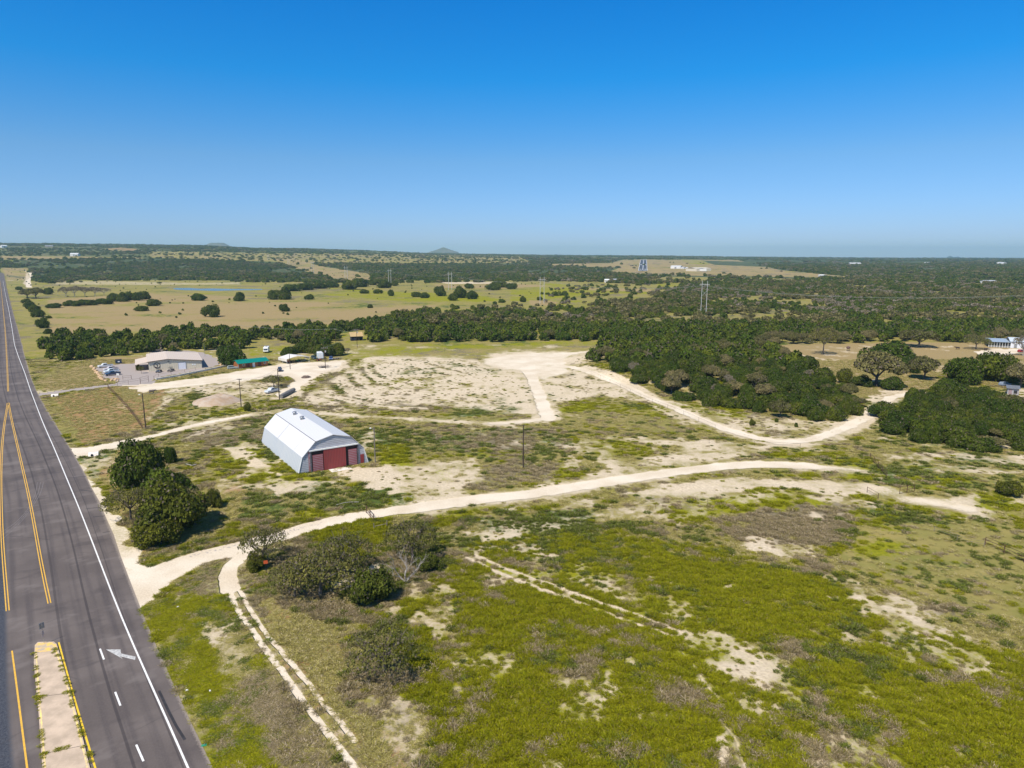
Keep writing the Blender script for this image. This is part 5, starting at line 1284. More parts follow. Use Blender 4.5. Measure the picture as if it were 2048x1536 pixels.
# ---- cabin
def cabin():
    Fb = Front((476.8,737.8), (536.5,731.4)); W_ = Fb.w; D = 6.2
    r = Fb.root('wooden_cabin', 'orange brown wooden cabin with a teal green metal roof', 'cabin')
    wall = ribmat('stained_boards', (.38,.13,.035), (.24,.075,.02), 2, .26, .6, grime=(.2,.06,.03), gamt=.5)
    green = ribmat('teal_roof', (.0,.21,.165), (.0,.16,.13), 0, .5, .35, gamt=.1)
    MB().prism_x([(0,0),(0,2.5),(D/2,3.5),(D,2.5),(D,0)][::-1], 0, W_).build('wall', wall, r)
    s = MB(); s.prism_x([(-.7,2.25),(D/2,3.55),(D/2,3.67),(-.7,2.37)][::-1], -.4, W_+.4).build('roof', green, r)
    MB().prism_x([(D/2,3.55),(D+.6,2.35),(D+.6,2.47),(D/2,3.67)][::-1], -.4, W_+.4).build('roof', green, r)
    for x in (2.0, 11.6): w = MB().box(x, x+1.0, -.06, -.01, 1.0, 1.95).build('window', Mg['white'], r); MB().box(x+.12, x+.88, -.08, -.06, 1.1, 1.85).build('pane', Mg['glass'], w)
    MB().box(6.4, 7.5, -.08, -.01, .15, 2.2).build('door', Mg['white'], r)
    MB().box(3.6, 5.2, -.05, -.01, .2, 2.2).build('dark_shutter', pmat('dark_red_board', (.13,.03,.025), .7, var=.2), r); MB().box(8.8, 10.4, -.05, -.01, .4, 2.2).build('dark_shutter', pmat('dark_red_board2', (.14,.035,.03), .7, var=.2), r)
    MB().box(6.2, 7.8, -1.2, -.1, 0, .18).build('step', Mg['greywood'], r)
    MB().box(-.05, .08, -.08, -.01, 0, 2.45).build('corner_trim', Mg['white'], r)
cabin()
def carport():
    Fb = Front((574.6,728.2), (617.7,723.2)); W_ = Fb.w; D = 8.5
    r = Fb.root('carport', 'open white metal carport sheltering farm machines beside the gravel yard', 'carport')
    m = ribmat('white_carport_sheet', (.76,.72,.66), (.68,.64,.58), 1, .5, .45, gamt=.15)
    for a, b in (((-.3,2.25),(W_*.48,3.35)), ((W_*.48,3.35),(W_+.3,2.25))):
        MB().prism_y([a, b, (b[0], b[1]+.08), (a[0], a[1]+.08)], -.2, D).build('roof', m, r)
    MB().box(-.32, -.24, -.2, D, 1.1, 2.24).build('side_sheet', m, r); MB().box(W_+.24, W_+.32, -.2, D*.5, 1.5, 2.24).build('side_sheet', m, r)
    for y in (0, D/2, D-.2):
        for x in (-.1, W_+.1): MB().box(x-.05, x+.05, y-.05, y+.05, 0, 2.25).build('post', Mg['white'], r)
    def inside_(x, y, name, col, lab, cat):
        p = Fb.o + Fb.u*x + Fb.v*y; e = empty(name, p, Fb.rz, lab, cat)
        mt = pmat(name+'_paint', col, .4, var=.15)
        b = MB(); b.frus((-1.1,.3,-.4,.4), (-1.0,.3,-.35,.35), .5, 1.05); b.box(.3, 1.1, -.5, .5, .5, .8); b.build('body', mt, e)
        MB().box(.35,.75,-.25,.25,.82,1.2).build('seat', Mg['black'], e)
        for X_, rr in ((.7,.55),(-.8,.35)):
            for s in (-1, 1): MB().wheel(X_, s*.65, rr, rr, .25).build('wheel', Mg['black'], e)
        MB().tube([(.3,-.45,.8),(.3,-.45,1.8)], .04, 5).tube([(.3,.45,.8),(.3,.45,1.8)], .04, 5).tube([(.3,-.45,1.8),(.3,.45,1.8)], .04, 5).build('roll_bar', Mg['black'], e)
    inside_(2.6, 3.5, 'red_tractor', (.35,.05,.03), 'small red tractor parked in the left bay of the white carport', 'tractor')
    inside_(7.0, 3.2, 'green_tractor', (.03,.22,.06), 'green tractor parked in the right bay of the white carport', 'tractor')
carport()
# ---- vehicles
def vehicle(kind, px, py, heading, col, label, L=5.8, scale=1, name=None):
    """heading: world angle of the nose, px py: ground point under the middle"""
    p = G(px, py); e = empty(name or {'pickup':'pickup_truck','suv':'suv','buggy':'utility_buggy'}[kind], (p.x, p.y, p.z), heading, label, {'pickup':'pickup truck','suv':'car','buggy':'buggy'}[kind])
    e.scale = (scale,)*3
    paint_ = pmat('car_paint', col, .25, var=.06); h = L/2; w = .98
    if kind == 'pickup':
        b = MB(); b.prism_y([(-h,.45),(h-.15,.42),(h,.6),(h-.03,.95),(h-.25,1.08),(h-1.55,1.16),(h-1.6,1.2),(-h,1.2)], -w, w); b.build('body', paint_, e, bevel=.05)
        c = MB(); c.frus((-.75,h-1.45,-.93,.93), (-.6,h-2.15,-.74,.74), 1.2, 1.86); c = c.build('cab', paint_, e, bevel=.04)
        g = MB()
        for s in (-1, 1):
            g.add([(-.58,s*.925,1.26),(h-1.7,s*.925,1.26),(h-2.2,s*.785,1.75),(-.5,s*.785,1.75)], [(0,1,2,3)] if s < 0 else [(3,2,1,0)])
        g.build('side_window', Mg['glass'], c)
        x0, x1 = h-1.46, h-2.12
        MB().add([(x0-.08,-.84,1.24),(x0-.08,.84,1.24),(x1+.01,.7,1.80),(x1+.01,-.7,1.80)], [(0,1,2,3)]).build('windscreen', Mg['glass'], c)
        MB().box(-h+.12, -.85, -.8, .8, 1.2, 1.212).build('bed_liner', Mg['black'], e)
        xs = (h-1.0, -h+1.25)
    elif kind == 'suv':
        b = MB(); b.prism_y([(-h,.4),(h-.1,.38),(h,.6),(h-.05,.9),(h-1.1,1.05),(-h+.05,1.08)], -.9, .9); b.build('body', paint_, e, bevel=.05)
        c = MB().frus((-h+.1,h-1.1,-.85,.85), (-h+.45,h-1.9,-.68,.68), 1.05, 1.62).build('cab', paint_, e, bevel=.05)
        g = MB()
        for s in (-1, 1): g.add([(-h+.3,s*.85,1.1),(h-1.35,s*.85,1.1),(h-1.9,s*.72,1.52),(-h+.5,s*.72,1.52)], [(0,1,2,3)] if s < 0 else [(3,2,1,0)])
        g.build('side_window', Mg['glass'], c)
        MB().add([(h-1.13,-.76,1.09),(h-1.13,.76,1.09),(h-1.84,.64,1.58),(h-1.84,-.64,1.58)], [(0,1,2,3)]).build('windscreen', Mg['glass'], c)
        xs = (h-.9, -h+.9)
    else:
        b = MB(); b.prism_y([(-h,.4),(h,.4),(h,.8),(h-.6,.95),(-.2,.7),(-.6,.9),(-h,.9)], -.7, .7); b.build('body', paint_, e, bevel=.03)
        MB().box(-.7, .55, -.65, .65, 1.75, 1.82).build('canopy', Mg['black'], e)
        f = MB()
        for x in (-.65, .5):
            for s in (-1, 1): f.tube([(x, s*.6, .8), (x, s*.58, 1.76)], .04, 5)
        f.build('roll_cage', Mg['black'], e); MB().box(-.5,.0,-.5,.5,.75,1.1).build('seat', Mg['black'], e)
        xs = (h-.45, -h+.45)
    for x in xs:
        for s in (-1, 1):
            wv = MB().wheel(x, s*(w-.13 if kind == 'pickup' else .76), .38, .39, .26).build('wheel', Mg['black'], e)
            MB().tube([(x, s*(w+.005 if kind == 'pickup' else .895), .38), (x, s*(w+.015 if kind == 'pickup' else .905), .38)], .22, 10).build('rim', Mg['chrome'], wv)
    for s in (-1, 1): MB().box(h-.06, h+.01, s*.72-.2, s*.72+.2, .72, .88).build('headlight', Mg['lamp'], e)
    MB().box(h-.02, h+.1, -.85, .85, .45, .62).build('bumper', Mg['chrome'] if kind == 'pickup' else Mg['black'], e)
    return e
hL = math.atan2((W(196,736)-W(224,733)).y, (W(196,736)-W(224,733)).x)
vehicle('pickup', 211, 734.5, hL, (.72,.72,.70), 'white pickup at the back of the row parked in the paved lot', 6.0)
vehicle('pickup', 222, 741, hL, (.60,.55,.55), 'pale pickup half hidden between two other pickups in the paved lot', 5.8)
vehicle('pickup', 223, 745.5, hL, (.66,.74,.76), 'light blue white pickup third from the back in the paved lot', 5.8)
vehicle('pickup', 225.5, 750.5, hL, (.04,.065,.11), 'dark navy pickup nearest the road in the paved lot', 5.8)
vehicle('buggy', 318, 744.5, math.pi*1.55, (.04,.07,.13), 'dark blue buggy parked below the ring emblem of the tan workshop', 3.2)
vehicle('buggy', 342, 742.3, math.pi*1.5, (.16,.14,.14), 'grey black buggy parked left of the roller door of the tan workshop', 3.2)
vehicle('suv', 560, 742, -1.2, (.045,.045,.075), 'dark car standing alone on the gravel yard below the carport', 4.6)
hp = math.atan2((W(530,787)-W(556,781)).y, (W(530,787)-W(556,781)).x)
vehicle('pickup', 544, 785, hp, (.62,.66,.70), 'silver white pickup parked on the grass beside the bare poles', 5.8)
vehicle('suv', 662, 719.5, -1.35, (.08,.12,.28), 'blue car at the right end of the yard beside the white box trailer', 4.5)
vehicle('suv', 628, 718, -1.0, (.02,.05,.05), 'dark green car hidden in shade left of the white box trailer', 4.6)
vehicle('suv', 465, 738, .5, (.36,.40,.38), 'pale grey car parked at the left end of the wooden cabin', 4.4)
vehicle('suv', 2044, 705, .2, (.30,.03,.03), 'red car at the right frame edge above the pale drive', 4.5)
def rv():
    p = G(533, 704.5); e = empty('camper_van', p, -1.35, 'white camper parked on the yellow grass behind the green roofed cabin', 'camper')
    b = MB(); b.prism_y([(-3.4,.5),(2.6,.5),(3.4,.8),(3.3,1.5),(2.6,1.8),(2.9,2.3),(2.6,2.9),(-3.4,2.9)], -1.2, 1.2); b.build('body', Mg['white'], e, bevel=.08)
    MB().add([(3.34,-.95,1.5),(3.34,.95,1.5),(2.68,.95,1.84),(2.68,-.95,1.84)], [(0,1,2,3)]).build('windscreen', Mg['glass'], e)
    for s in (-1, 1): MB().box(-2.2, -.6, s*1.205-.01, s*1.205+.01, 1.7, 2.3).build('side_window', Mg['glass'], e)
    MB().box(-1.5, -.6, -.4, .4, 2.9, 3.15).build('roof_unit', Mg['galv'], e)
    for x in (-2.2, 2.2):
        for s in (-1, 1): MB().wheel(x, s*1.05, .4, .4, .28).build('wheel', Mg['black'], e)
rv()
def trailer():
    p = G(642, 719); e = empty('box_trailer', p, Fw.rz-.1, 'tall white box trailer standing between the carport and the blue car', 'trailer')
    m = ribmat('trailer_skin', (.66,.74,.80), (.52,.60,.68), 0, .6, .4, gamt=.1)
    MB().box(-1.3, 1.3, -.0, 5.5, .5, 3.1).build('body', m, e, bevel=.05)
    MB().prism_y([(-1.32,3.1),(1.32,3.1),(.9,3.32),(-.9,3.32)], -.02, 5.5).build('roof', Mg['white'], e)
    for x in (-.02, ): MB().box(-1.1, -.05, -.05, -.01, .6, 2.9).build('rear_door', Mg['white'], e); MB().box(.05, 1.1, -.05, -.01, .6, 2.9).build('rear_door', Mg['white'], e)
    for y in (2.3, 3.2):
        for s in (-1, 1): MB().tube([(s*1.31, y, .4), (s*1.12, y, .4)], .4, 12).build('wheel', Mg['black'], e)
trailer()
def orange_mower():
    p = G(638, 722); e = empty('garden_tractor', p, 1.0, 'small orange garden tractor in front of the white box trailer', 'tractor'); mt = pmat('orange_paint', (.55,.13,.04), .4, var=.15)
    MB().frus((.1,1.2,-.35,.35),(.15,1.1,-.3,.3),.4,.95).box(-.9,.1,-.5,.5,.4,.65).build('body', mt, e); MB().box(-.6,-.1,-.25,.25,.66,1.05).build('seat', Mg['black'], e)
    for x, rr in ((-.6,.42),(.8,.28)):
        for s in (-1,1): MB().wheel(x, s*.55, rr, rr, .25).build('wheel', Mg['black'], e)
orange_mower()
def flat_trailer(px, py, rz, label, col):
    p = G(px, py); e = empty('flatbed_trailer', p, rz, label, 'trailer'); m = pmat('trailer_frame', col, .7, var=.25)
    MB().box(-2.4, 2.0, -1, 1, .5, .62).build('deck', Mg['greywood'], e); MB().tube([(2,-.8,.5),(3.4,0,.45)], .06, 5).tube([(2,.8,.5),(3.4,0,.45)], .06, 5).build('drawbar', m, e)
    for x in (-.8, .1):
        for s in (-1,1): MB().wheel(x, s*1.12, .34, .34, .2).build('wheel', Mg['black'], e)
    f = MB()
    for x in (-2.4, -.9, .6, 2.0): f.tube([(x,-1,.6),(x,-1,1.05)], .035, 4).tube([(x,1,.6),(x,1,1.05)], .035, 4)
    f.tube([(-2.4,-1,1.05),(2,-1,1.05)], .03, 4).tube([(-2.4,1,1.05),(2,1,1.05)], .03, 4).build('rail', m, e)
flat_trailer(648, 735, Fw.rz, 'rusty flatbed trailer at the foot of the pole on the yard edge', (.2,.1,.08))
flat_trailer(674, 718.5, Fw.rz+.2, 'low grey trailer at the right end of the yard beside the blue car', (.35,.32,.3))
def excavator_shed():
    Fb = Front((702,682), (726,681)); r = Fb.root('equipment_shelter', 'yellow roofed shelter with a dark open front at the wood edge', 'shelter')
    W_ = Fb.w; m = ribmat('ochre_roof', (.52,.37,.17), (.44,.31,.14), 0, .6, .5, grime=(.4,.22,.08), gamt=.5)
    MB().box(0, W_, 4.3, 4.5, 0, 2.7).box(0, .2, 0, 4.3, 0, 2.7).box(W_-.2, W_, 0, 4.3, 0, 2.7).build('wall', pmat('dark_shelter_wall', (.06,.065,.09), .8, var=.2), r)
    MB().prism_x([(-.5,2.55),(4.8,4.6),(4.8,4.75),(-.5,2.7)][::-1], -.3, W_+.3).build('roof', m, r)
    for x in (0.1, W_/3, 2*W_/3, W_-.1): MB().box(x-.07, x+.07, -.07, .07, 0, 2.65).build('post', Mg['greywood'], r)
    MB().box(.6, W_*.45, 1, 3, .2, 1.4).build('stored_crate', pmat('blue_crate', (.08,.10,.18), .7, var=.2), r)
excavator_shed()
def dumpster():
    p = G(237.5, 727); e = empty('dumpster', p, Fw.rz, 'dark blue dumpster with a white label at the back of the paved lot', 'dumpster')
    MB().prism_x([(-1,.15),(-1.1,1.5),(1,1.9),(1,.15)][::-1], -1.3, 1.3).build('body', pmat('dumpster_blue', (.02,.045,.10), .5, var=.15), e, bevel=.03)
    MB().prism_x([(-1.12,1.5),(1.02,1.92),(1.02,1.98),(-1.12,1.57)][::-1], -1.33, 1.33).build('lid', Mg['black'], e)
    MB().box(-.3, .5, -1.13, -1.1, .8, 1.25).build('label_plate', Mg['white'], e)
dumpster()
# ---- utility poles
def upole(bx, by, ty, label, arms=(), lean=0, r0=.16, mat='pole', extra=None, cat='utility pole', name='utility_pole', group=None, armdir=0):
    p = G(bx, by); s = pxs(p); h = (by-ty)*s*1.01
    e = empty(name, p, armdir, label, cat, group)
    MB().tube([(0,0,-.2),(0,0,h*.5),(0,0,h)], [r0, r0*.85, r0*.68], 8).build('pole', Mg[mat], e)
    for dz, ln in arms:
        MB().box(-ln/2, ln/2, -.07, .07, h-dz-.09, h-dz+.09).build('crossarm', Mg['greywood'], e)
        for x in (-ln/2+.15, -ln/6, ln/6, ln/2-.15): MB().tube([(x,0,h-dz+.09),(x,0,h-dz+.3)], [.05,.06], 6).build('insulator', Mg['porcelain'], e)
    if extra == 'can':
        MB().tube([(.35,0,h-2.2),(.35,0,h-1.4)], .26, 10).build('transformer', Mg['porcelain'], e)
    if extra == 'lamp':
        MB().tube([(0,0,h-.9),(-.7,0,h-.3)], .04, 5).build('lamp_arm', Mg['galv'], e); MB().frus((-1.1,-.6,-.15,.15),(-1.0,-.7,-.1,.1),h-.42,h-.24).build('lamp_head', Mg['white'], e)
    if extra == 'box': MB().box(-.2,.2,-.35,-.16,1.2,2.0).build('meter_box', Mg['galv'], e)
    e['h'] = h; return e
P = {}
P['a'] = upole(291.5, 856, 786, 'dark pole with a white lamp at its top beside the diagonal pipe fence', [], extra='lamp', r0=.19)
P['b'] = upole(482.5, 814, 757, 'dark pole with a short crossarm right of the gravel mound', [(.3,1.6)], r0=.17)
P['c'] = upole(559, 801, 738, 'dark pole with a pale crossarm beside the silver white pickup', [(2.2,2.4)], r0=.18)
P['d'] = upole(580.5, 738.5, 706, 'dark pole standing on the gravel in front of the carport', [], r0=.15)
P['e'] = upole(651, 737, 695, 'pole with a wide pale crossarm and white transformer at the yard edge', [(.3,3.0)], extra='can', r0=.16)
P['f'] = upole(672, 692, 658, 'thin dark pole at the wood edge left of the yellow roofed shelter', [(.2,1.4)], r0=.14)
P['g'] = upole(714.5, 695, 658.5, 'pole with two wide pale crossarms in front of the yellow roofed shelter', [(.2,3.2),(1.0,2.4)], extra='can', r0=.15)
P['h'] = upole(750.5, 925, 852, 'weathered pole close to the right front corner of the barn', [], mat='greywood', extra='lamp', r0=.16)
P['i'] = upole(1046.5, 936, 848, 'plain dark brown pole alone in the weeds above the main track', [], r0=.17)
P['j'] = upole(410, 713, 688, 'thin pale mast behind the right end of the tan workshop', [], r0=.08, mat='galv', cat='mast', name='light_mast')
P['k'] = upole(549, 795, 760, 'thin dark pole just left of the pole by the silver white pickup', [], r0=.09) if False else None
def sagline(a, b, sag, r, name, label, n=10, cat='wire', group=None):
    pts = []
    for k in range(n+1):
        t = k/n; p = a.lerp(b, t); pts.append(Vector((p.x, p.y, p.z-sag*4*t*(1-t))))
    o = MB().tube(pts, r, 4, False).build(name, Mg['wire']); tag(o, label, cat, group); return o
def ptop(e, dx=0, dz=0):
    c, s = math.cos(e.rotation_euler.z), math.sin(e.rotation_euler.z); return Vector((e.location.x+c*dx, e.location.y+s*dx, e.location.z+e['h']-dz))
gw = 'wires between the yard poles'
for a, b, l in (('g','f','wire strung from the double arm pole to the thin pole left of it'), ('f','x','wire running left from the thin pole over the dark trees'), ('c','b','wire between the pole by the silver white pickup and the pole by the gravel mound'), ('e','c','wire between the transformer pole and the pole by the silver white pickup'), ('b','a','wire between the pole by the gravel mound and the lamp pole at the pipe fence'), ('g','e','wire between the double arm pole and the transformer pole')):
    A = ptop(P[a]); B = ptop(P[b]) if b != 'x' else A + Vector((-62, 14, 1))
    for q in (-.6, .6):
        o = Vector((q*.6, q*.6, 0)); sagline(A+o, B+o, 1.3, .022, 'wire', l, group=l)
# ---- twin pole transmission line
TW = [((1402,627),(1411,634),562,'nearest and tallest grey twin pole tower, rising from the dark wood'),((1080.5,607),(1087.5,607),554,'white twin pole tower standing in the meadow right of the middle'),((897,580),(904,580),544,'third twin pole tower from the right, behind the tree line of the meadow'),
 ((777,566),(782.5,566),538,'fourth twin pole tower from the right, over the dark hedge'),((690,562),(695.5,561),533,'fifth twin pole tower from the right, at the bare corridor foot'),((623,546),(628,547),523,'sixth twin pole tower from the right, halfway up the bare corridor'),((575,531),(579,532),519,'seventh twin pole tower from the right, high in the bare corridor'),((535,521),(539,521),509,'farthest twin pole tower, at the top of the bare corridor')]
tops = []
for i, (A, B, ty, lab) in enumerate(TW):
    by = (A[1]+B[1])/2; c = G((A[0]+B[0])/2, by); s = pxs(c); h = (by-ty)*s; half = abs(B[0]-A[0])/2*s*1.0
    half = max(2.2, min(half, 3.2)); e = empty('twin_pole_tower', c, (-.5 if i == 0 else -.35), lab, 'power pylon', 'twin pole transmission towers')
    k = 1+min(i, 4)*.12
    for x in (-half, half): MB().tube([(x,0,-.4),(x,0,h)], [.26*k,.17*k], 8).build('pole', Mg['steelpole'], e)
    MB().box(-half*1.85, half*1.85, -.12, .12, h-3.2, h-2.9).build('crossarm', Mg['steelpole'], e)
    MB().tube([(-half,0,h*.55),(half,0,h*.72)], .1, 6).tube([(half,.2,h*.55),(-half,.2,h*.72)], .05, 4).build('brace', Mg['steelpole'], e)
    if i < 4:
        for x in (-half*1.8, 0, half*1.8): MB().tube([(x,0,h-4.2),(x,0,h-3.2)], .07, 5).build('insulator', Mg['porcelain'], e)
    c_, s_ = math.cos(e.rotation_euler.z), math.sin(e.rotation_euler.z)
    tops.append([Vector((c.x+c_*x, c.y+s_*x, c.z+h-4.2)) for x in (-half*1.8, 0, half*1.8)])
nx = [t + (tops[0][k]-tops[1][k])*1.15 for k, t in enumerate(tops[0])]
spans = [(nx, tops[0])] + list(zip(tops[:4], tops[1:5]))
for j, (a, b) in enumerate(spans):
    for k in range(3):
        lab = 'twin pole line wire %s' % ['running off to the right of the tallest tower','between the tallest and the white meadow tower','between the meadow tower and the third one','between the third and fourth towers','between the fourth and fifth towers'][j]
        sagline(a[k], b[k], 5, .035, 'conductor', lab, 14, 'wire', lab)
# ---- fences
def fence(pts, h, step, label, name='pipe_fence', rails=(1.0,.55), mat='rust', r=.045, group=None, endpost=True):
    W3 = [G(*p) for p in pts]; e = empty(name, W3[0], 0, label, 'fence', group); o = W3[0]
    L = [0]
    for a, b in zip(W3[:-1], W3[1:]): L.append(L[-1]+(b-a).length)
    n = min(95, max(2, int(L[-1]/step)+1)); me = MB().tube([(0,0,-.1),(0,0,h)], r*1.25, 6).mesh('post', Mg[mat])
    for k in range(n):
        t = L[-1]*k/(n-1); i = max(q for q in range(len(L)-1) if L[q] <= t+1e-6); f = (t-L[i])/(L[i+1]-L[i]+1e-9); p = W3[i].lerp(W3[i+1], f)-o
        c = bpy.data.objects.new('post', me); COL.objects.link(c); c.parent = e; c.location = p
    for q in rails: MB().tube([(p-o)+Vector((0,0,h*q)) for p in W3], r*.8, 5).build('rail', Mg[mat], e)
    return e
fence([(216,777),(235,796),(255,818),(272,839),(285,858)], 1.5, 2.6, 'long brown pipe fence running diagonally beside the rusty grass plot', rails=(1,.62,.3))
fence([(197,789),(216,777)], 1.5, 2.6, 'short pipe fence from the highway side to the corner of the diagonal fence') if False else None
fence([(217,778),(240,772),(262,768),(281,765)], 1.7, 4.2, 'thin dark fence along the near side of the paved driveway', rails=(1,.6), r=.035)
fence([(281,768),(297.5,764)], 2.6, 5.5, 'tall dark pipe gate at the driveway beside the paved lot', name='pipe_gate', rails=(1,.7,.45), r=.05)
fence([(246,759),(263,758)], 1.6, 3.8, 'low metal gate on posts at the front of the paved lot', name='pipe_gate', rails=(.9,.5), r=.05)
fence([(308,758),(312,754),(345,748),(372,744),(391,740)], 1.2, 5, 'low post and rail fence on the white wall in front of the tan workshop', rails=(.8,), r=.04)
fence([(334,762),(360,757),(390,753),(420,749),(450,745)], 1.4, 4.5, 'thin wire fence on the grass strip below the white wall', rails=(1,.6,.3), r=.022)
fence([(1673,921),(1707,915.5),(1740,917)], 1.3, 5.6, 'brown pipe fence above the end of the main track, two bays long', rails=(1,), r=.05)
fence([(1740,918),(1757,937),(1773,955)], 1.5, 3.0, 'brown pipe fence panel slanting down toward the crossing of the sandy tracks', rails=(1,.66,.33), r=.05)
fence([(1799,988),(1828,984)], 1.7, 1.6, 'dark brown pipe gate with a diagonal bar beside the sandy track', name='pipe_gate', rails=(.97,.5,.08), r=.05)
fence([(1734,985),(1756,998)], 1.3, 2.4, 'small rusty gate leaning at the left side of the sandy track', name='pipe_gate', rails=(.95,.5), r=.045)
fence([(1970,1090),(1990,1098),(2012,1109),(2048,1125),(2090,1144)], 1.5, 2.9, 'rusty pipe and wire fence across the green pasture at the right edge', rails=(1,.66,.33), r=.05)
fence([(1868,1063),(1900,1075),(1935,1088),(1968,1093)], 1.1, 4.0, 'overgrown grey wire fence leading to the rusty fence in the green pasture', mat='greywood', rails=(.9,.5), r=.03)
fence([(860,1052),(900,1048),(960,1040),(1020,1036),(1100,1033),(1155,1028),(1220,1023),(1290,1020),(1415,1010)], 1.3, 11, 'line of thin wire fence posts below the main track', name='wire_fence', mat='rust', rails=(.95,.5), r=.022)
fence([(1180,858),(1235,868),(1305,873),(1378,882),(1406,886),(1520,893),(1600,897)], 1.4, 11, 'line of thin wire fence posts on the pale strip above the main track', name='wire_fence', mat='rust', rails=(.95,.5), r=.022)
fence([(1182,748),(1240,775),(1305,806),(1362,827),(1430,858)], 1.3, 9, 'wire fence following the lower side of the curving sand track', name='wire_fence', mat='rust', rails=(.95,), r=.022)
fence([(733,1026),(748,1043)], 1.5, 1.8, 'rusty gate post and hanging gate at the fork of the main track', name='pipe_gate', rails=(.95,.5,.15), r=.07)
fence([(748,1059),(774,1053)], 1.2, 5.5, 'short pale rail with an upright post below the fork of the main track', name='wooden_rail', mat='greywood', rails=(.5,), r=.07)
fence([(300,884),(304,905)], 1.5, 3, 'pair of thin dark posts behind the roadside clump at the driveway', name='wire_fence', mat='rust', rails=(.9,), r=.04)
def lowwall():
    pts = smooth(resample([G(*p) for p in [(312,760),(345,755),(380,748),(420,740),(452,733)]], 3), 2); N = normals(pts); vs = []; fs = []
    for p, n in zip(pts, N): vs += [(p.x-n.x*.25, p.y-n.y*.25, 0), (p.x-n.x*.25, p.y-n.y*.25, .75), (p.x+n.x*.25, p.y+n.y*.25, .75), (p.x+n.x*.25, p.y+n.y*.25, 0)]
    for i in range(len(pts)-1):
        for k in range(4): fs.append((4*i+k, 4*i+(k+1) % 4, 4*i+4+(k+1) % 4, 4*i+4+k))
    fs += [(0,3,2,1), (len(vs)-4,len(vs)-3,len(vs)-2,len(vs)-1)]
    b = MB(); b.add(vs, fs); o = b.build('retaining_wall', Mg['conc']); tag(o, 'low white retaining wall curving in front of the tan workshop', 'wall')
lowwall()
# limestone blocks beside the lot
def rock_mesh(seed, s=(1,1,1)):
    r = random.Random(seed); import bmesh
    bm = bmesh.new(); bmesh.ops.create_icosphere(bm, subdivisions=2, radius=.5)
    for v in bm.verts:
        v.co *= 1+r.uniform(-.13,.13); v.co.x = max(-.38, min(.38, v.co.x)); v.co.y = max(-.36, min(.36, v.co.y)); v.co.z = max(-.3, min(.3, v.co.z))
    me = bpy.data.meshes.new('rock'); bm.to_mesh(me); bm.free(); return me
M_lime = pmat('tan_limestone', (.62,.42,.24), .9, dirt=(.40,.27,.17), var=.6, scale=1.2); M_rock = pmat('grey_rock', (.40,.34,.28), .9, var=.3)
RK = []
for k in range(4):
    m_ = rock_mesh(k); m_.materials.append(M_lime); RK.append(m_)
def rock(px, py, sx, label, group, mat=None):
    p = G(px, py); o = bpy.data.objects.new('boulder', RK[rd.randrange(4)]); COL.objects.link(o); o.location = (p.x, p.y, p.z+.2*sx); o.scale = (sx*rd.uniform(1,1.7), sx, sx*.9); o.rotation_euler = (0, 0, rd.uniform(0, 3))
    tag(o, label, 'boulder', group)
for t in np.linspace(0, 1, 26):
    x = np.interp(t, [0,.3,.6,1], [184,190,199,209]); y = np.interp(t, [0,.3,.6,1], [733,742,751,763])
    rock(x+rd.uniform(-2.5,2.5), y+rd.uniform(-1.5,1.5), rd.uniform(.7,1.5), 'orange tan limestone block heaped along the left edge of the paved lot', 'limestone blocks along the paved lot')
for k in range(12): rock(rd.uniform(211,238), rd.uniform(757,766), rd.uniform(.6,1.2), 'rusty tan boulder in the planted corner in front of the parked pickups', 'boulders in the planted corner')
for k in range(14): rock(rd.uniform(438,455), rd.uniform(724,733), rd.uniform(.7,1.6), 'pale yellow boulder on the bank between the workshop and the cabin', 'boulders on the bank')
T('bush', 278, 741, 12, 12, 'yellow brown shrub left of the workshop porch', var=0); T('mesq', 283, 747, 14, 16, 'taller dry shrub in front of the workshop porch', var=1)
# gravel mound and smaller heaps
def heap(name, px, py, wpx, dpx, h, mat, label, cat, seed):
    c = G(px, py); s = pxs(c); a = wpx*s/2; b_ = dpx*c.y*c.y/(50*1365)/2; n1, n2 = 40, 14; vs = [(0,0,h*.95)]; fs = []
    for i in range(1, n2+1):
        q = i/n2
        for k in range(n1):
            t = 2*math.pi*k/n1; x = math.cos(t)*q; y = math.sin(t)*q
            z = h*(1-q**2.2)*(.75+.5*vnoise(np.array([x*2.2+seed]), np.array([y*2.2]), seed)[0]) + (vnoise(np.array([x*9.]), np.array([y*9.]), seed)[0]-.5)*.35*(1-q)
            vs.append((x*a*(1+.1*math.sin(3*t)), y*b_, max(z, 0) if q < 1 else -.08))
    for k in range(n1): fs.append((0, 1+k, 1+(k+1) % n1))
    for i in range(n2-1):
        for k in range(n1): fs.append((1+i*n1+k, 1+(i+1)*n1+k, 1+(i+1)*n1+(k+1) % n1, 1+i*n1+(k+1) % n1))
    b = MB(); b.add(vs, fs); o = b.build(name, mat, smooth=True); o.location = c; tag(o, label, cat)
heap('gravel_mound', 432, 804, 96, 20, 2.3, pmat('grey_brown_gravel', (.35,.29,.23), .95, dirt=(.38,.25,.15), var=.9, scale=.35), 'long grey and rusty gravel mound in front of the gravel yard', 'gravel mound', 3)
heap('brush_pile', 612, 755, 20, 4, .8, pmat('dark_brush', (.17,.12,.09), .95, var=.4, scale=3), 'low brown brush pile at the edge of the gravel yard', 'brush pile', 5)
def hay_log():
    a = G(562, 797); b = G(588, 783); m = MB()
    pts = [a.lerp(b, t/6)+Vector((0,0,.75)) for t in range(7)]; m.tube(pts, [.7,.8,.78,.82,.78,.8,.7], 12)
    o = m.build('rolled_culvert', pmat('dark_rolled_cover', (.10,.095,.09), .8, dirt=(.3,.28,.26), var=.7, scale=1.5)); tag(o, 'long dark culvert pipe lying at the foot of the pole beside the silver white pickup', 'culvert')
hay_log()
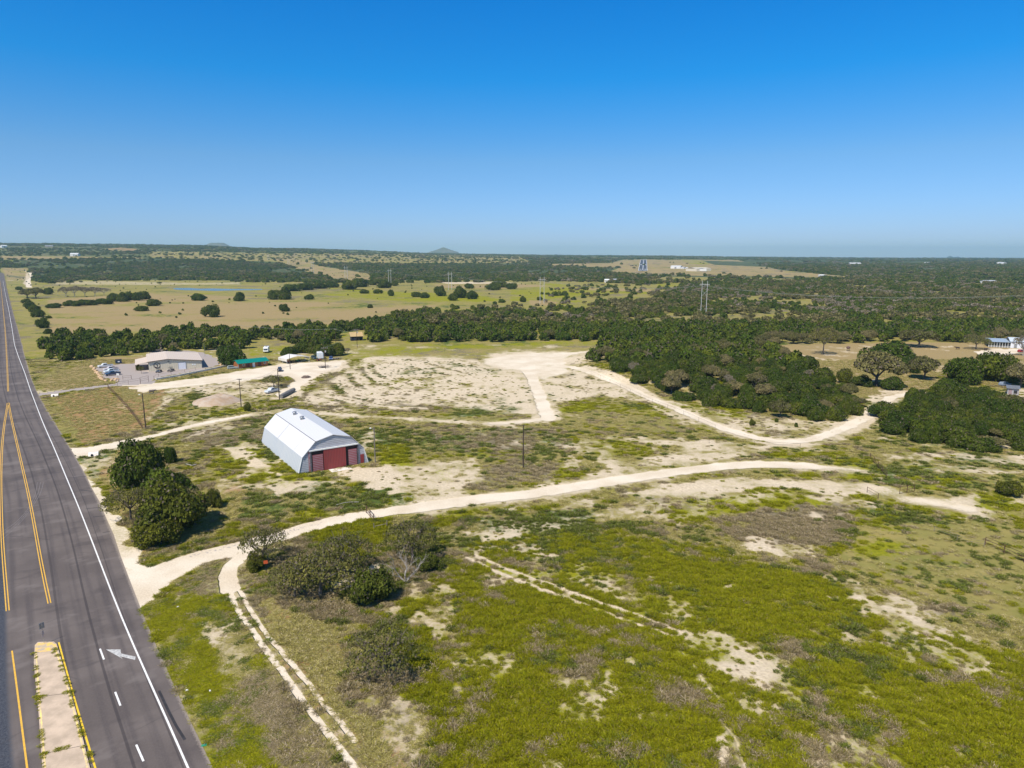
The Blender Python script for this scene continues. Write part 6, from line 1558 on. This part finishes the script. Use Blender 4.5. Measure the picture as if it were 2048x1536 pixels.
def stone_ring(): 
    p = G(237, 764); e = empty('sign_post', p, 0, 'post with a small white sign in the planted corner of the paved lot', 'sign'); MB().tube([(0,0,0),(0,0,3.2)], .07, 6).build('post', Mg['greywood'], e); MB().box(-.5,.5,-.05,.03,2.7,3.5).build('sign_board', Mg['white'], e)
stone_ring()
# white culvert headwalls by the drives
for px, py, lab in ((109.5, 792.5, 'small white culvert headwall beside the paved driveway'), (187, 911, 'small white culvert headwall beside the bright caliche driveway')):
    c = G(px, py); e = empty('culvert_headwall', c, .5, lab, 'culvert headwall')
    MB().prism_x([(-.9,.0),(-.2,.65),(1.4,.65),(1.4,0)][::-1], -1.1, 1.1).build('concrete_apron', Mg['conc'], e); MB().tube([(-.3,-1.0,.25),(-.3,-.35,.3)], .28, 10).build('pipe_mouth', Mg['black'], e)
# signs
def sign_post(px, py, ty, wpx, hpx, mat, label, rz, name='road_sign'):
    p = G(px, py); s = pxs(p); h = (py-ty)*s*1.2; e = empty(name, p, rz, label, 'sign'); MB().tube([(0,0,0),(0,0,h)], .045, 6).build('post', Mg['galv'] if mat != 'orange' else Mg['black'], e)
    w = wpx*s; hh = hpx*s*1.2; MB().box(-w/2, w/2, -.05, -.02, h-hh, h+.02).build('sign_face', Mg[mat], e); return e
sign_post(533, 1148, 1124, 8, 5.5, 'orange', 'small bright orange sign on a thin post under the open mesquite', .3)
p = G(88.5, 1289); e = empty('median_sign', (p.x, p.y, .18), 1.0, 'thin road sign seen edge on at the nose of the concrete median', 'sign')
MB().tube([(0,0,0),(0,0,2.9)], .035, 6).build('post', Mg['galv'], e); MB().box(-.3,.3,-.02,.02,2.1,2.9).build('sign_face', Mg['galv'], e); MB().box(-.12,.12,-.045,-.02,.9,1.8).build('marker_plate', pmat('pale_marker', (.5,.42,.40), .6, var=.1), e)
p = G(408, 1491); e = empty('marker', p, .4, 'tiny green reflector lying at the road edge', 'reflector'); MB().box(-.25,.25,-.15,.15,0,.05).build('plate', pmat('green_plate', (.02,.30,.16), .5, var=.1), e); MB().tube([(0,0,.05),(.1,0,.2)], .03, 5).build('stub', Mg['galv'], e)
for px, py, lab in ((374,1381,'white scrap of litter on the green verge close to the road'), (420,1382,'white scrap of litter on the green verge farther from the road'), (920,1520,'white scrap of litter at the bottom edge beside the bright green plant'), (356,1214,'white scrap of litter near the mouth of the main track')):
    c = G(px, py); o = MB().frus((-.16,.16,-.1,.1),(-.08,.12,-.06,.07),0,.12).build('litter', Mg['white']); o.location = c; o.rotation_euler = (0,0,px); tag(o, lab, 'litter')
def log_(pts, r, label):
    o = MB().tube([G(*q)+Vector((0,0,.15+r)) for q in pts], r, 6).build('fallen_branch', M_deadwood); tag(o, label, 'branch')
log_([(672,1012),(690,1007),(704,1006),(718,1006)], .07, 'long pale fallen branch in the weeds above the main track')
log_([(372,930),(384,933),(392,931)], .12, 'grey fallen trunk right of the roadside clump')
# kerb weeds on the median
def kerb_weeds():
    g = np.random.default_rng(8); P_ = []; S_ = []
    for side in ([(72,1308),(73,1340),(76,1400),(80,1440),(88,1536),(96,1620)], [(111,1300),(125,1335),(138,1380),(158,1452),(178,1530),(200,1620)]):
        L_ = resample([W(*q) for q in side], .35)
        for q in L_:
            if g.random() < .5: P_.append((q.x+g.normal()*.12, q.y+g.normal()*.12, .17)); s = g.uniform(.2, .6); S_.append((s, s, s*.6))
    for q, s in (((115,1503),.6), ((134,1498),.5), ((122,1501),.5), ((82,1398),.8), ((132,1388),.6)):
        w_ = W(*q); P_.append((w_.x, w_.y, .17)); S_.append((s, s, s*.5))
    src = [o for o in bpy.data.objects if o.name.startswith('weed_clump')][:2]
    gn_scatter('kerb_weeds', P_, S_, g.random(len(P_))*6.283, g.integers(0, 2, len(P_)), src, 'weeds growing in the kerb joints of the concrete median', 'weeds')
kerb_weeds()
# ---- pond
def pond():
    out = [(345,577.5),(352,576),(380,576),(400,577.5),(425,577),(470,578),(522,578),(526,579.5),(500,580.5),(470,580.8),(430,581.8),(400,581),(370,580.5),(352,579.5)]
    P_ = [W(*q) for q in out]; b = MB(); b.add([(q.x, q.y, .12) for q in P_], [tuple(range(len(P_)))])
    m, nt, bs = newmat('pond_water'); bs.inputs['Base Color'].default_value = (.035,.055,.075,1); bs.inputs['Roughness'].default_value = .12; bs.inputs['Specular IOR Level'].default_value = .22
    no = nd(nt, 'ShaderNodeTexNoise'); no.inputs['Scale'].default_value = .5; bp = nd(nt, 'ShaderNodeBump'); bp.inputs['Strength'].default_value = .15; nt.links.new(no.outputs[0], bp.inputs['Height']); nt.links.new(bp.outputs[0], bs.inputs['Normal'])
    o = b.build('pond_water', m); tag(o, kind='structure')
    if o.data.polygons[0].normal.z < 0: o.data.flip_normals()
pond()
# ---- airfield
def runway():
    m = pmat('runway_asphalt', (.055,.06,.075), .8, var=.15, scale=.05)
    rows = np.linspace(542.4, 519.8, 26); vs = []; L = []; Rr = []
    for y in rows:
        t = (542.4-y)/22.6; a = G(1276.3+4.7*t, y); b = G(1294.7-1.3*t, y)
        c = (a+b)/2; z = max(a.z, b.z)+.9; L.append(Vector((a.x, a.y, z))); Rr.append(Vector((b.x, b.y, z)))
    b = MB(); n = len(L); b.add([tuple(p) for k in range(n) for p in (L[k], Rr[k])], [(2*k, 2*k+1, 2*k+3, 2*k+2) for k in range(n-1)])
    o = b.build('runway', m); tag(o, kind='structure')
    if o.data.polygons[0].normal.z < 0: o.data.flip_normals()
    mk = MB()
    def patch(u0, u1, t0, t1):
        k0, k1 = t0*(n-1), t1*(n-1); ks = [k0]+[k for k in range(int(k0)+1, int(math.ceil(k1)))]+[k1]; q = []
        def P3(u, k):
            i = min(int(k), n-2); f = k-i; a = L[i].lerp(L[i+1], f); b_ = Rr[i].lerp(Rr[i+1], f); p = a.lerp(b_, u); return (p.x, p.y, p.z+.35)
        for a, c in zip(ks[:-1], ks[1:]): mk.add([P3(u0, a), P3(u1, a), P3(u1, c), P3(u0, c)], [(0,1,2,3)])
    patch(0, .05, 0, 1); patch(.95, 1, 0, 1); patch(.47, .53, .05, 1)
    for u in (.08,.2,.32,.56,.68,.80): patch(u, u+.1, .005, .03)
    for t in (.12, .52): patch(.12, .34, t, t+.035); patch(.66, .88, t, t+.035)
    patch(.06,.94,.985,1)
    o = mk.build('runway_markings', Mg['white']); tag(o, kind='structure')
runway()
def shed(name, pL, pR, depth, h, roofh, wm, rm, label, cat='building', door=True, win=0):
    Fb = Front(pL, pR); r = Fb.root(name, label, cat); W_ = Fb.w
    MB().box(0, W_, 0, depth, -1, h).build('wall', wm, r)
    MB().prism_x([(-.4,h),(depth/2,h+roofh),(depth+.4,h),(depth+.4,h-.15),(depth/2,h+roofh-.25),(-.4,h-.15)], -.4, W_+.4).build('roof', rm, r)
    if door: MB().box(W_*.4, W_*.58, -.08, -.01, 0, h*.75).build('door', pmat('door_grey', (.3,.3,.32), .6, var=.1), r)
    for k in range(win): x = W_*(k+.5)/win; MB().box(x-.6, x+.6, -.07, -.01, h*.4, h*.75).build('window', Mg['glass'], r)
    return r
wwall = pmat('far_white_wall', (.78,.76,.72), .7, var=.08); cream = pmat('cream_wall', (.70,.63,.50), .7, var=.08); gr = pmat('grey_roof', (.45,.46,.48), .5, var=.1); wr = pmat('white_roof', (.80,.80,.80), .5, var=.05); bl = pmat('blue_roof', (.34,.41,.48), .4, var=.08); br_ = pmat('brown_roof', (.25,.19,.16), .7, var=.15); tanw = pmat('tan_wall', (.50,.42,.33), .8, var=.1)
shed('hangar', (1341,537), (1361,537.4), 30, 7, 2.5, wwall, wr, 'white hangar at the airfield, left of the cream one')
shed('hangar', (1361.5,537.8), (1367,538), 15, 5, 1.2, wwall, wr, 'small white shed right behind the white hangar')
shed('hangar', (1372,538), (1376,538), 12, 4, 1.2, wwall, wr, 'tiny white hut between the white and cream hangars')
shed('hangar', (1386,540), (1392,542.6), 30, 6, 2, wwall, wr, 'white lean-to against the left end of the cream hangar')
shed('hangar', (1393,542.8), (1422,542), 45, 8, 3, cream, cream, 'large cream hangar at the right side of the airfield', win=0)
shed('farmhouse', (1209,565), (1218,565), 12, 4.5, 1.8, wwall, wr, 'white house half hidden in trees below the runway, left one', win=2)
shed('farmhouse', (1226,563), (1234,563), 12, 3.5, 1.5, tanw, gr, 'grey roofed house in the trees below the runway, right one', win=2)
shed('farmhouse', (1968,567), (1992,567), 12, 4.5, 1.5, wwall, gr, 'long white house with a grey roof far off on the right', win=4)
shed('farmhouse', (1700,530), (1722,530), 30, 7, 3, tanw, wr, 'long pale roofed building far right of the airfield')
shed('farmhouse', (1993,529), (2006,529.5), 20, 8, 2, wwall, wr, 'white building on the far plain near the right edge')
shed('farmhouse', (1636,553.5), (1646,554), 10, 4, 1.5, wwall, wr, 'pale house beside the tan clearing right of the airfield')
shed('farmhouse', (1848,528), (1855,528), 15, 6, 2, wwall, wr, 'small white house far off between the airfield and the wooded knoll')
shed('farmhouse', (140,512.5), (156,512.5), 25, 8, 3, wwall, wr, 'white building among far trees at the upper left')
shed('farmhouse', (4,495.5), (15,495.5), 30, 9, 3, wwall, wr, 'pale building on the horizon ridge at the far left')
shed('farmhouse', (90,494.5), (106,494.5), 25, 7, 2, tanw, gr, 'pale buildings on the ridge right of the far left one')
shed('farmhouse', (1185,508.5), (1192,508.5), 20, 8, 3, wwall, wr, 'white house on the horizon left of the runway')
shed('farmhouse', (1340,512), (1346,512), 20, 8, 3, wwall, wr, 'white house on the horizon right of the runway')
shed('farmhouse', (1896,513), (1920,513), 30, 12, 4, tanw, wr, 'pale house on top of the wooded knoll at the right horizon')
# barn with blue roof, grey shed on the right
def blue_barn():
    Fb = Front((1977,694), (2048,697)); r = Fb.root('blue_roofed_barn', 'long open sided barn with a pale blue roof at the right edge of the clearing', 'barn'); W_ = Fb.w; D = 9; xs = W_*.62
    MB().prism_x([(-.6,3.0),(D,4.0),(D,4.12),(-.6,3.12)][::-1], -.3, xs).build('shed_roof', bl, r)
    for k in range(9): x = xs*k/8; MB().box(x-.1, x+.1, -.1, .1, 0, 3.0).build('post', Mg['white'], r)
    MB().box(0, xs, D-.2, D, 0, 3.9).build('back_wall', pmat('tan_back_wall', (.45,.36,.24), .8, var=.15), r); MB().box(0, xs, -.05, .0, 0, 1.0).build('rail_panel', Mg['galv'], r)
    MB().box(xs+.02, W_, 0, D, 0, 3.6).build('wall', ribmat('white_barn_siding', (.70,.72,.78), (.58,.60,.68), 0, .6, .6, gamt=.1), r)
    MB().prism_x([(-.5,3.5),(D/2,5.3),(D+.5,3.5),(D+.5,3.62),(D/2,5.45),(-.5,3.62)], xs-.6, W_+.5).build('roof', pmat('light_blue_roof', (.55,.61,.68), .4, var=.08), r)
    for k in range(3): x = xs+1.5+k*3.2; MB().box(x, x+1.4, -.06, -.01, 0, 2.4).build('stall_door', Mg['galv'], r)
blue_barn()
def grey_shed():
    Fb = Front((2014,788.5), (2037,790.5)); r = Fb.root('grey_shed', 'small grey open fronted shed under the trees at the right edge', 'shed'); W_ = Fb.w; D = 4; g_ = ribmat('grey_boards', (.36,.36,.38), (.28,.28,.30), 0, .3, .8, grime=(.25,.2,.19), gamt=.5)
    MB().box(0, W_, 0, D, 0, 2.3).build('wall', g_, r); MB().prism_x([(-.5,2.3),(D+.4,2.75),(D+.4,2.85),(-.5,2.4)][::-1], -.4, W_+.4).build('roof', Mg['galv'], r)
    MB().box(W_*.55, W_*.85, -.05, -.01, .5, 1.6).build('opening', Mg['black'], r); MB().box(W_*.1, W_*.4, -.05, -.01, 0, 1.9).build('door', pmat('faded_door', (.30,.22,.24), .8, var=.2), r)
grey_shed()
vehicle('suv', 2009, 771.5, .3, (.25,.30,.38), 'blue grey car under the trees left of the grey shed', 4.5)
# feeder, towers, animals
p = G(1696, 702); e = empty('game_feeder', p, 0, 'round topped feeder on legs standing in the tan clearing', 'feeder')
MB().tube([(0,0,1.1),(0,0,1.4),(0,0,2.2),(0,0,2.6)], [.3,.95,1.0,.2], 14).build('hopper', pmat('rusty_hopper', (.17,.10,.085), .8, var=.2), e)
for k in range(4): a = k*1.57+.6; MB().tube([(math.cos(a)*.8,math.sin(a)*.8,0),(math.cos(a)*.6,math.sin(a)*.6,1.5)], .06, 5).build('leg', Mg['rust'], e)
def mast(px, by, ty, label, r=1.0):
    p = G(px, by); h = (by-ty)*pxs(p); e = empty('radio_mast', p, 0, label, 'radio mast')
    MB().tube([(0,0,-3),(0,0,h)], [r*.8,r*.3], 6).build('mast_pole', Mg['galv'], e); MB().tube([(0,0,h*.93),(0,0,h)], r*.7, 6).build('antenna', Mg['galv'], e); return e
mast(1682, 514, 498, 'tallest thin radio mast on the right horizon', 1.6); mast(1672, 514, 508, 'short mast just left of the tallest radio mast', 1.5)
mast(1773, 515, 507, 'small thin mast on the horizon between the tallest mast and the wooded knoll', 1.4); mast(240, 494, 485, 'thin pale mast on the left horizon ridge', 1.3); mast(1229, 510, 502, 'thin mast on the horizon left of the runway', 1.2)
for x in (1237, 1246, 1277, 1294): mast(x, 509.5, 503.5, 'faint lattice tower in the row on the horizon above the runway', 1.1)['group'] = 'lattice towers above the runway'
def cow(px, py, rz, label, col=(.05,.035,.03)):
    p = G(px, py); e = MB()
    e.tube([(-.95,0,1.0),(-.8,0,1.05),(-.2,0,1.0),(.45,0,1.05),(.8,0,1.15),(1.15,0,1.3),(1.35,0,1.3),(1.7,0,1.1)], [.12,.36,.42,.42,.33,.2,.19,.11], 10)
    for x, y in ((-.75,.2),(-.75,-.2),(.55,.2),(.55,-.2)): e.tube([(x,y,.9),(x+(.05 if x<0 else -.02),y,.45),(x,y,0)], [.16,.08,.06], 6)
    e.tube([(-.95,0,1.1),(-1.1,0,.8),(-1.1,0,.4)], [.04,.03,.05], 4)
    o = e.build('cow', pmat('cow_hide', col, .9, var=.2), smooth=True); o.location = p; o.rotation_euler = (0,0,rz); tag(o, label, 'cow')
cow(1915, 699, 2.4, 'dark animal grazing in the clearing left of the pale drive'); cow(1971, 701.5, .3, 'dark animal standing on the pale drive before the blue roofed barn'); cow(304, 787, .2, 'dark animal lying in the grass plot right of the diagonal fence', (.14,.11,.10))
# distant mesa and peak, wooded knoll
def hill(name, px, by, D_, wpx, hpx, flat, col):
    a = (px-1024)/F; d = Vector((a, cp-(by-768)/F*sp, 0)); d = d*(D_/d.y); s = D_*cp/F; w_ = wpx*s; h = hpx*s*1.0; n1, n2 = 48, 12
    base = CH + D_*((510-by)/F)-30; vs = [(0,0,h+30)]; fs = []
    for i in range(1, n2+1):
        q = i/n2
        for k in range(n1):
            t = 2*math.pi*k/n1; qq = max(0, (q-flat)/(1-flat)); z = (h)*(1-qq)**1.25*(1+.08*math.sin(5*t)*q)+30
            if i == n2: z = 0
            vs.append((math.cos(t)*q*w_/2, math.sin(t)*q*w_/2*.7, z))
    for k in range(n1): fs.append((0, 1+k, 1+(k+1) % n1))
    for i in range(n2-1):
        for k in range(n1): fs.append((1+i*n1+k, 1+(i+1)*n1+k, 1+(i+1)*n1+(k+1) % n1, 1+i*n1+(k+1) % n1))
    b = MB(); b.add(vs, fs); o = b.build(name, pmat(name+'_cover', col, .95, dirt=(.22,.18,.12), var=.5, scale=.012), smooth=True); o.location = (d.x, d.y, base); tag(o, kind='structure')
hill('mesa_hill', 434, 494, 9000, 60, 7.5, .45, (.06,.08,.05)); hill('peak_hill', 887, 504.5, 9500, 64, 9.5, .04, (.06,.08,.05))
for i, (x, y, w_, h_) in enumerate([(1893,514.5,16,5),(1903,514,18,7),(1914,514,18,7),(1925,514.5,16,5)]): T('lowjuniper', x, y, w_, h_, 'tree of the dark crown on the wooded knoll at the right horizon', 'trees on the horizon knoll', var=i)
#LIGHT
# ------------------------------------------------------------------ light, sky, air
SUN_EL = 54; SH = R(33)    # shadows fall 33 degrees right of straight ahead
sun = bpy.data.objects.new('sun', bpy.data.lights.new('sun', 'SUN')); COL.objects.link(sun)
sdir = Vector((-math.sin(SH)*math.cos(R(SUN_EL)), -math.cos(SH)*math.cos(R(SUN_EL)), math.sin(R(SUN_EL))))
sun.rotation_euler = sdir.to_track_quat('Z', 'Y').to_euler(); sun.data.energy = 5.0; sun.data.angle = R(.53); sun.data.color = (1, .925, .80)
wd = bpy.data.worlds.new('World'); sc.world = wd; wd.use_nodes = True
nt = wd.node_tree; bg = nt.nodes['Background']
sky = nt.nodes.new('ShaderNodeTexSky'); sky.sky_type = 'NISHITA'; sky.sun_disc = False
sky.sun_elevation = R(SUN_EL); sky.sun_rotation = math.atan2(sdir.x, sdir.y); sky.altitude = 300
sky.air_density = 1.0; sky.dust_density = .15; sky.ozone_density = 1.2
hs = nt.nodes.new('ShaderNodeHueSaturation'); hs.inputs['Saturation'].default_value = 1.15
nt.links.new(sky.outputs[0], hs.inputs['Color'])
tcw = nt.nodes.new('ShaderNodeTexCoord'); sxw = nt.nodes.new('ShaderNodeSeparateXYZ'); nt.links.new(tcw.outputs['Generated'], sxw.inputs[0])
rp = nt.nodes.new('ShaderNodeValToRGB'); els = rp.color_ramp.elements   # sky tint added by elevation: deeper blue low, upper stops shaped for ambient fill
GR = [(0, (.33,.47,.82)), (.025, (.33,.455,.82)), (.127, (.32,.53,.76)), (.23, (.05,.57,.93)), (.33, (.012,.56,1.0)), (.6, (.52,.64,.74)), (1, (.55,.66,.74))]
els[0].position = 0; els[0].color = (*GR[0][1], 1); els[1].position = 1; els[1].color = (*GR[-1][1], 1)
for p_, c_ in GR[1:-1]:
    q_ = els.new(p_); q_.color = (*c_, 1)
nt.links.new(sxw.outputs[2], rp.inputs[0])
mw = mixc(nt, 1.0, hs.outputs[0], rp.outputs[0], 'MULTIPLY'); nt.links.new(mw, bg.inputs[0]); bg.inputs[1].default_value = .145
hz = MB().box(-13000, 13000, -2000, 15000, -60, 215).build('haze', None); tag(hz, kind='stuff')
hm = bpy.data.materials.new('haze_air'); hm.use_nodes = True; hn = hm.node_tree; hn.nodes.clear()
ho = hn.nodes.new('ShaderNodeOutputMaterial'); hv = hn.nodes.new('ShaderNodeVolumePrincipled')
hv.inputs['Color'].default_value = (.54, .84, 1, 1); hv.inputs['Density'].default_value = 6.6e-5; hv.inputs['Anisotropy'].default_value = .2
hn.links.new(hv.outputs[0], ho.inputs['Volume']); hz.data.materials.append(hm)
sc.view_settings.view_transform = 'Standard'; sc.view_settings.look = 'None'; sc.view_settings.gamma = 1; sc.view_settings.exposure = .14
sc.cycles.max_bounces = 5; sc.cycles.diffuse_bounces = 3; sc.cycles.glossy_bounces = 2; sc.cycles.transmission_bounces = 3; sc.cycles.transparent_max_bounces = 6; sc.cycles.volume_bounces = 1
sc.cycles.use_denoising = True
sc.cycles.use_adaptive_sampling = False
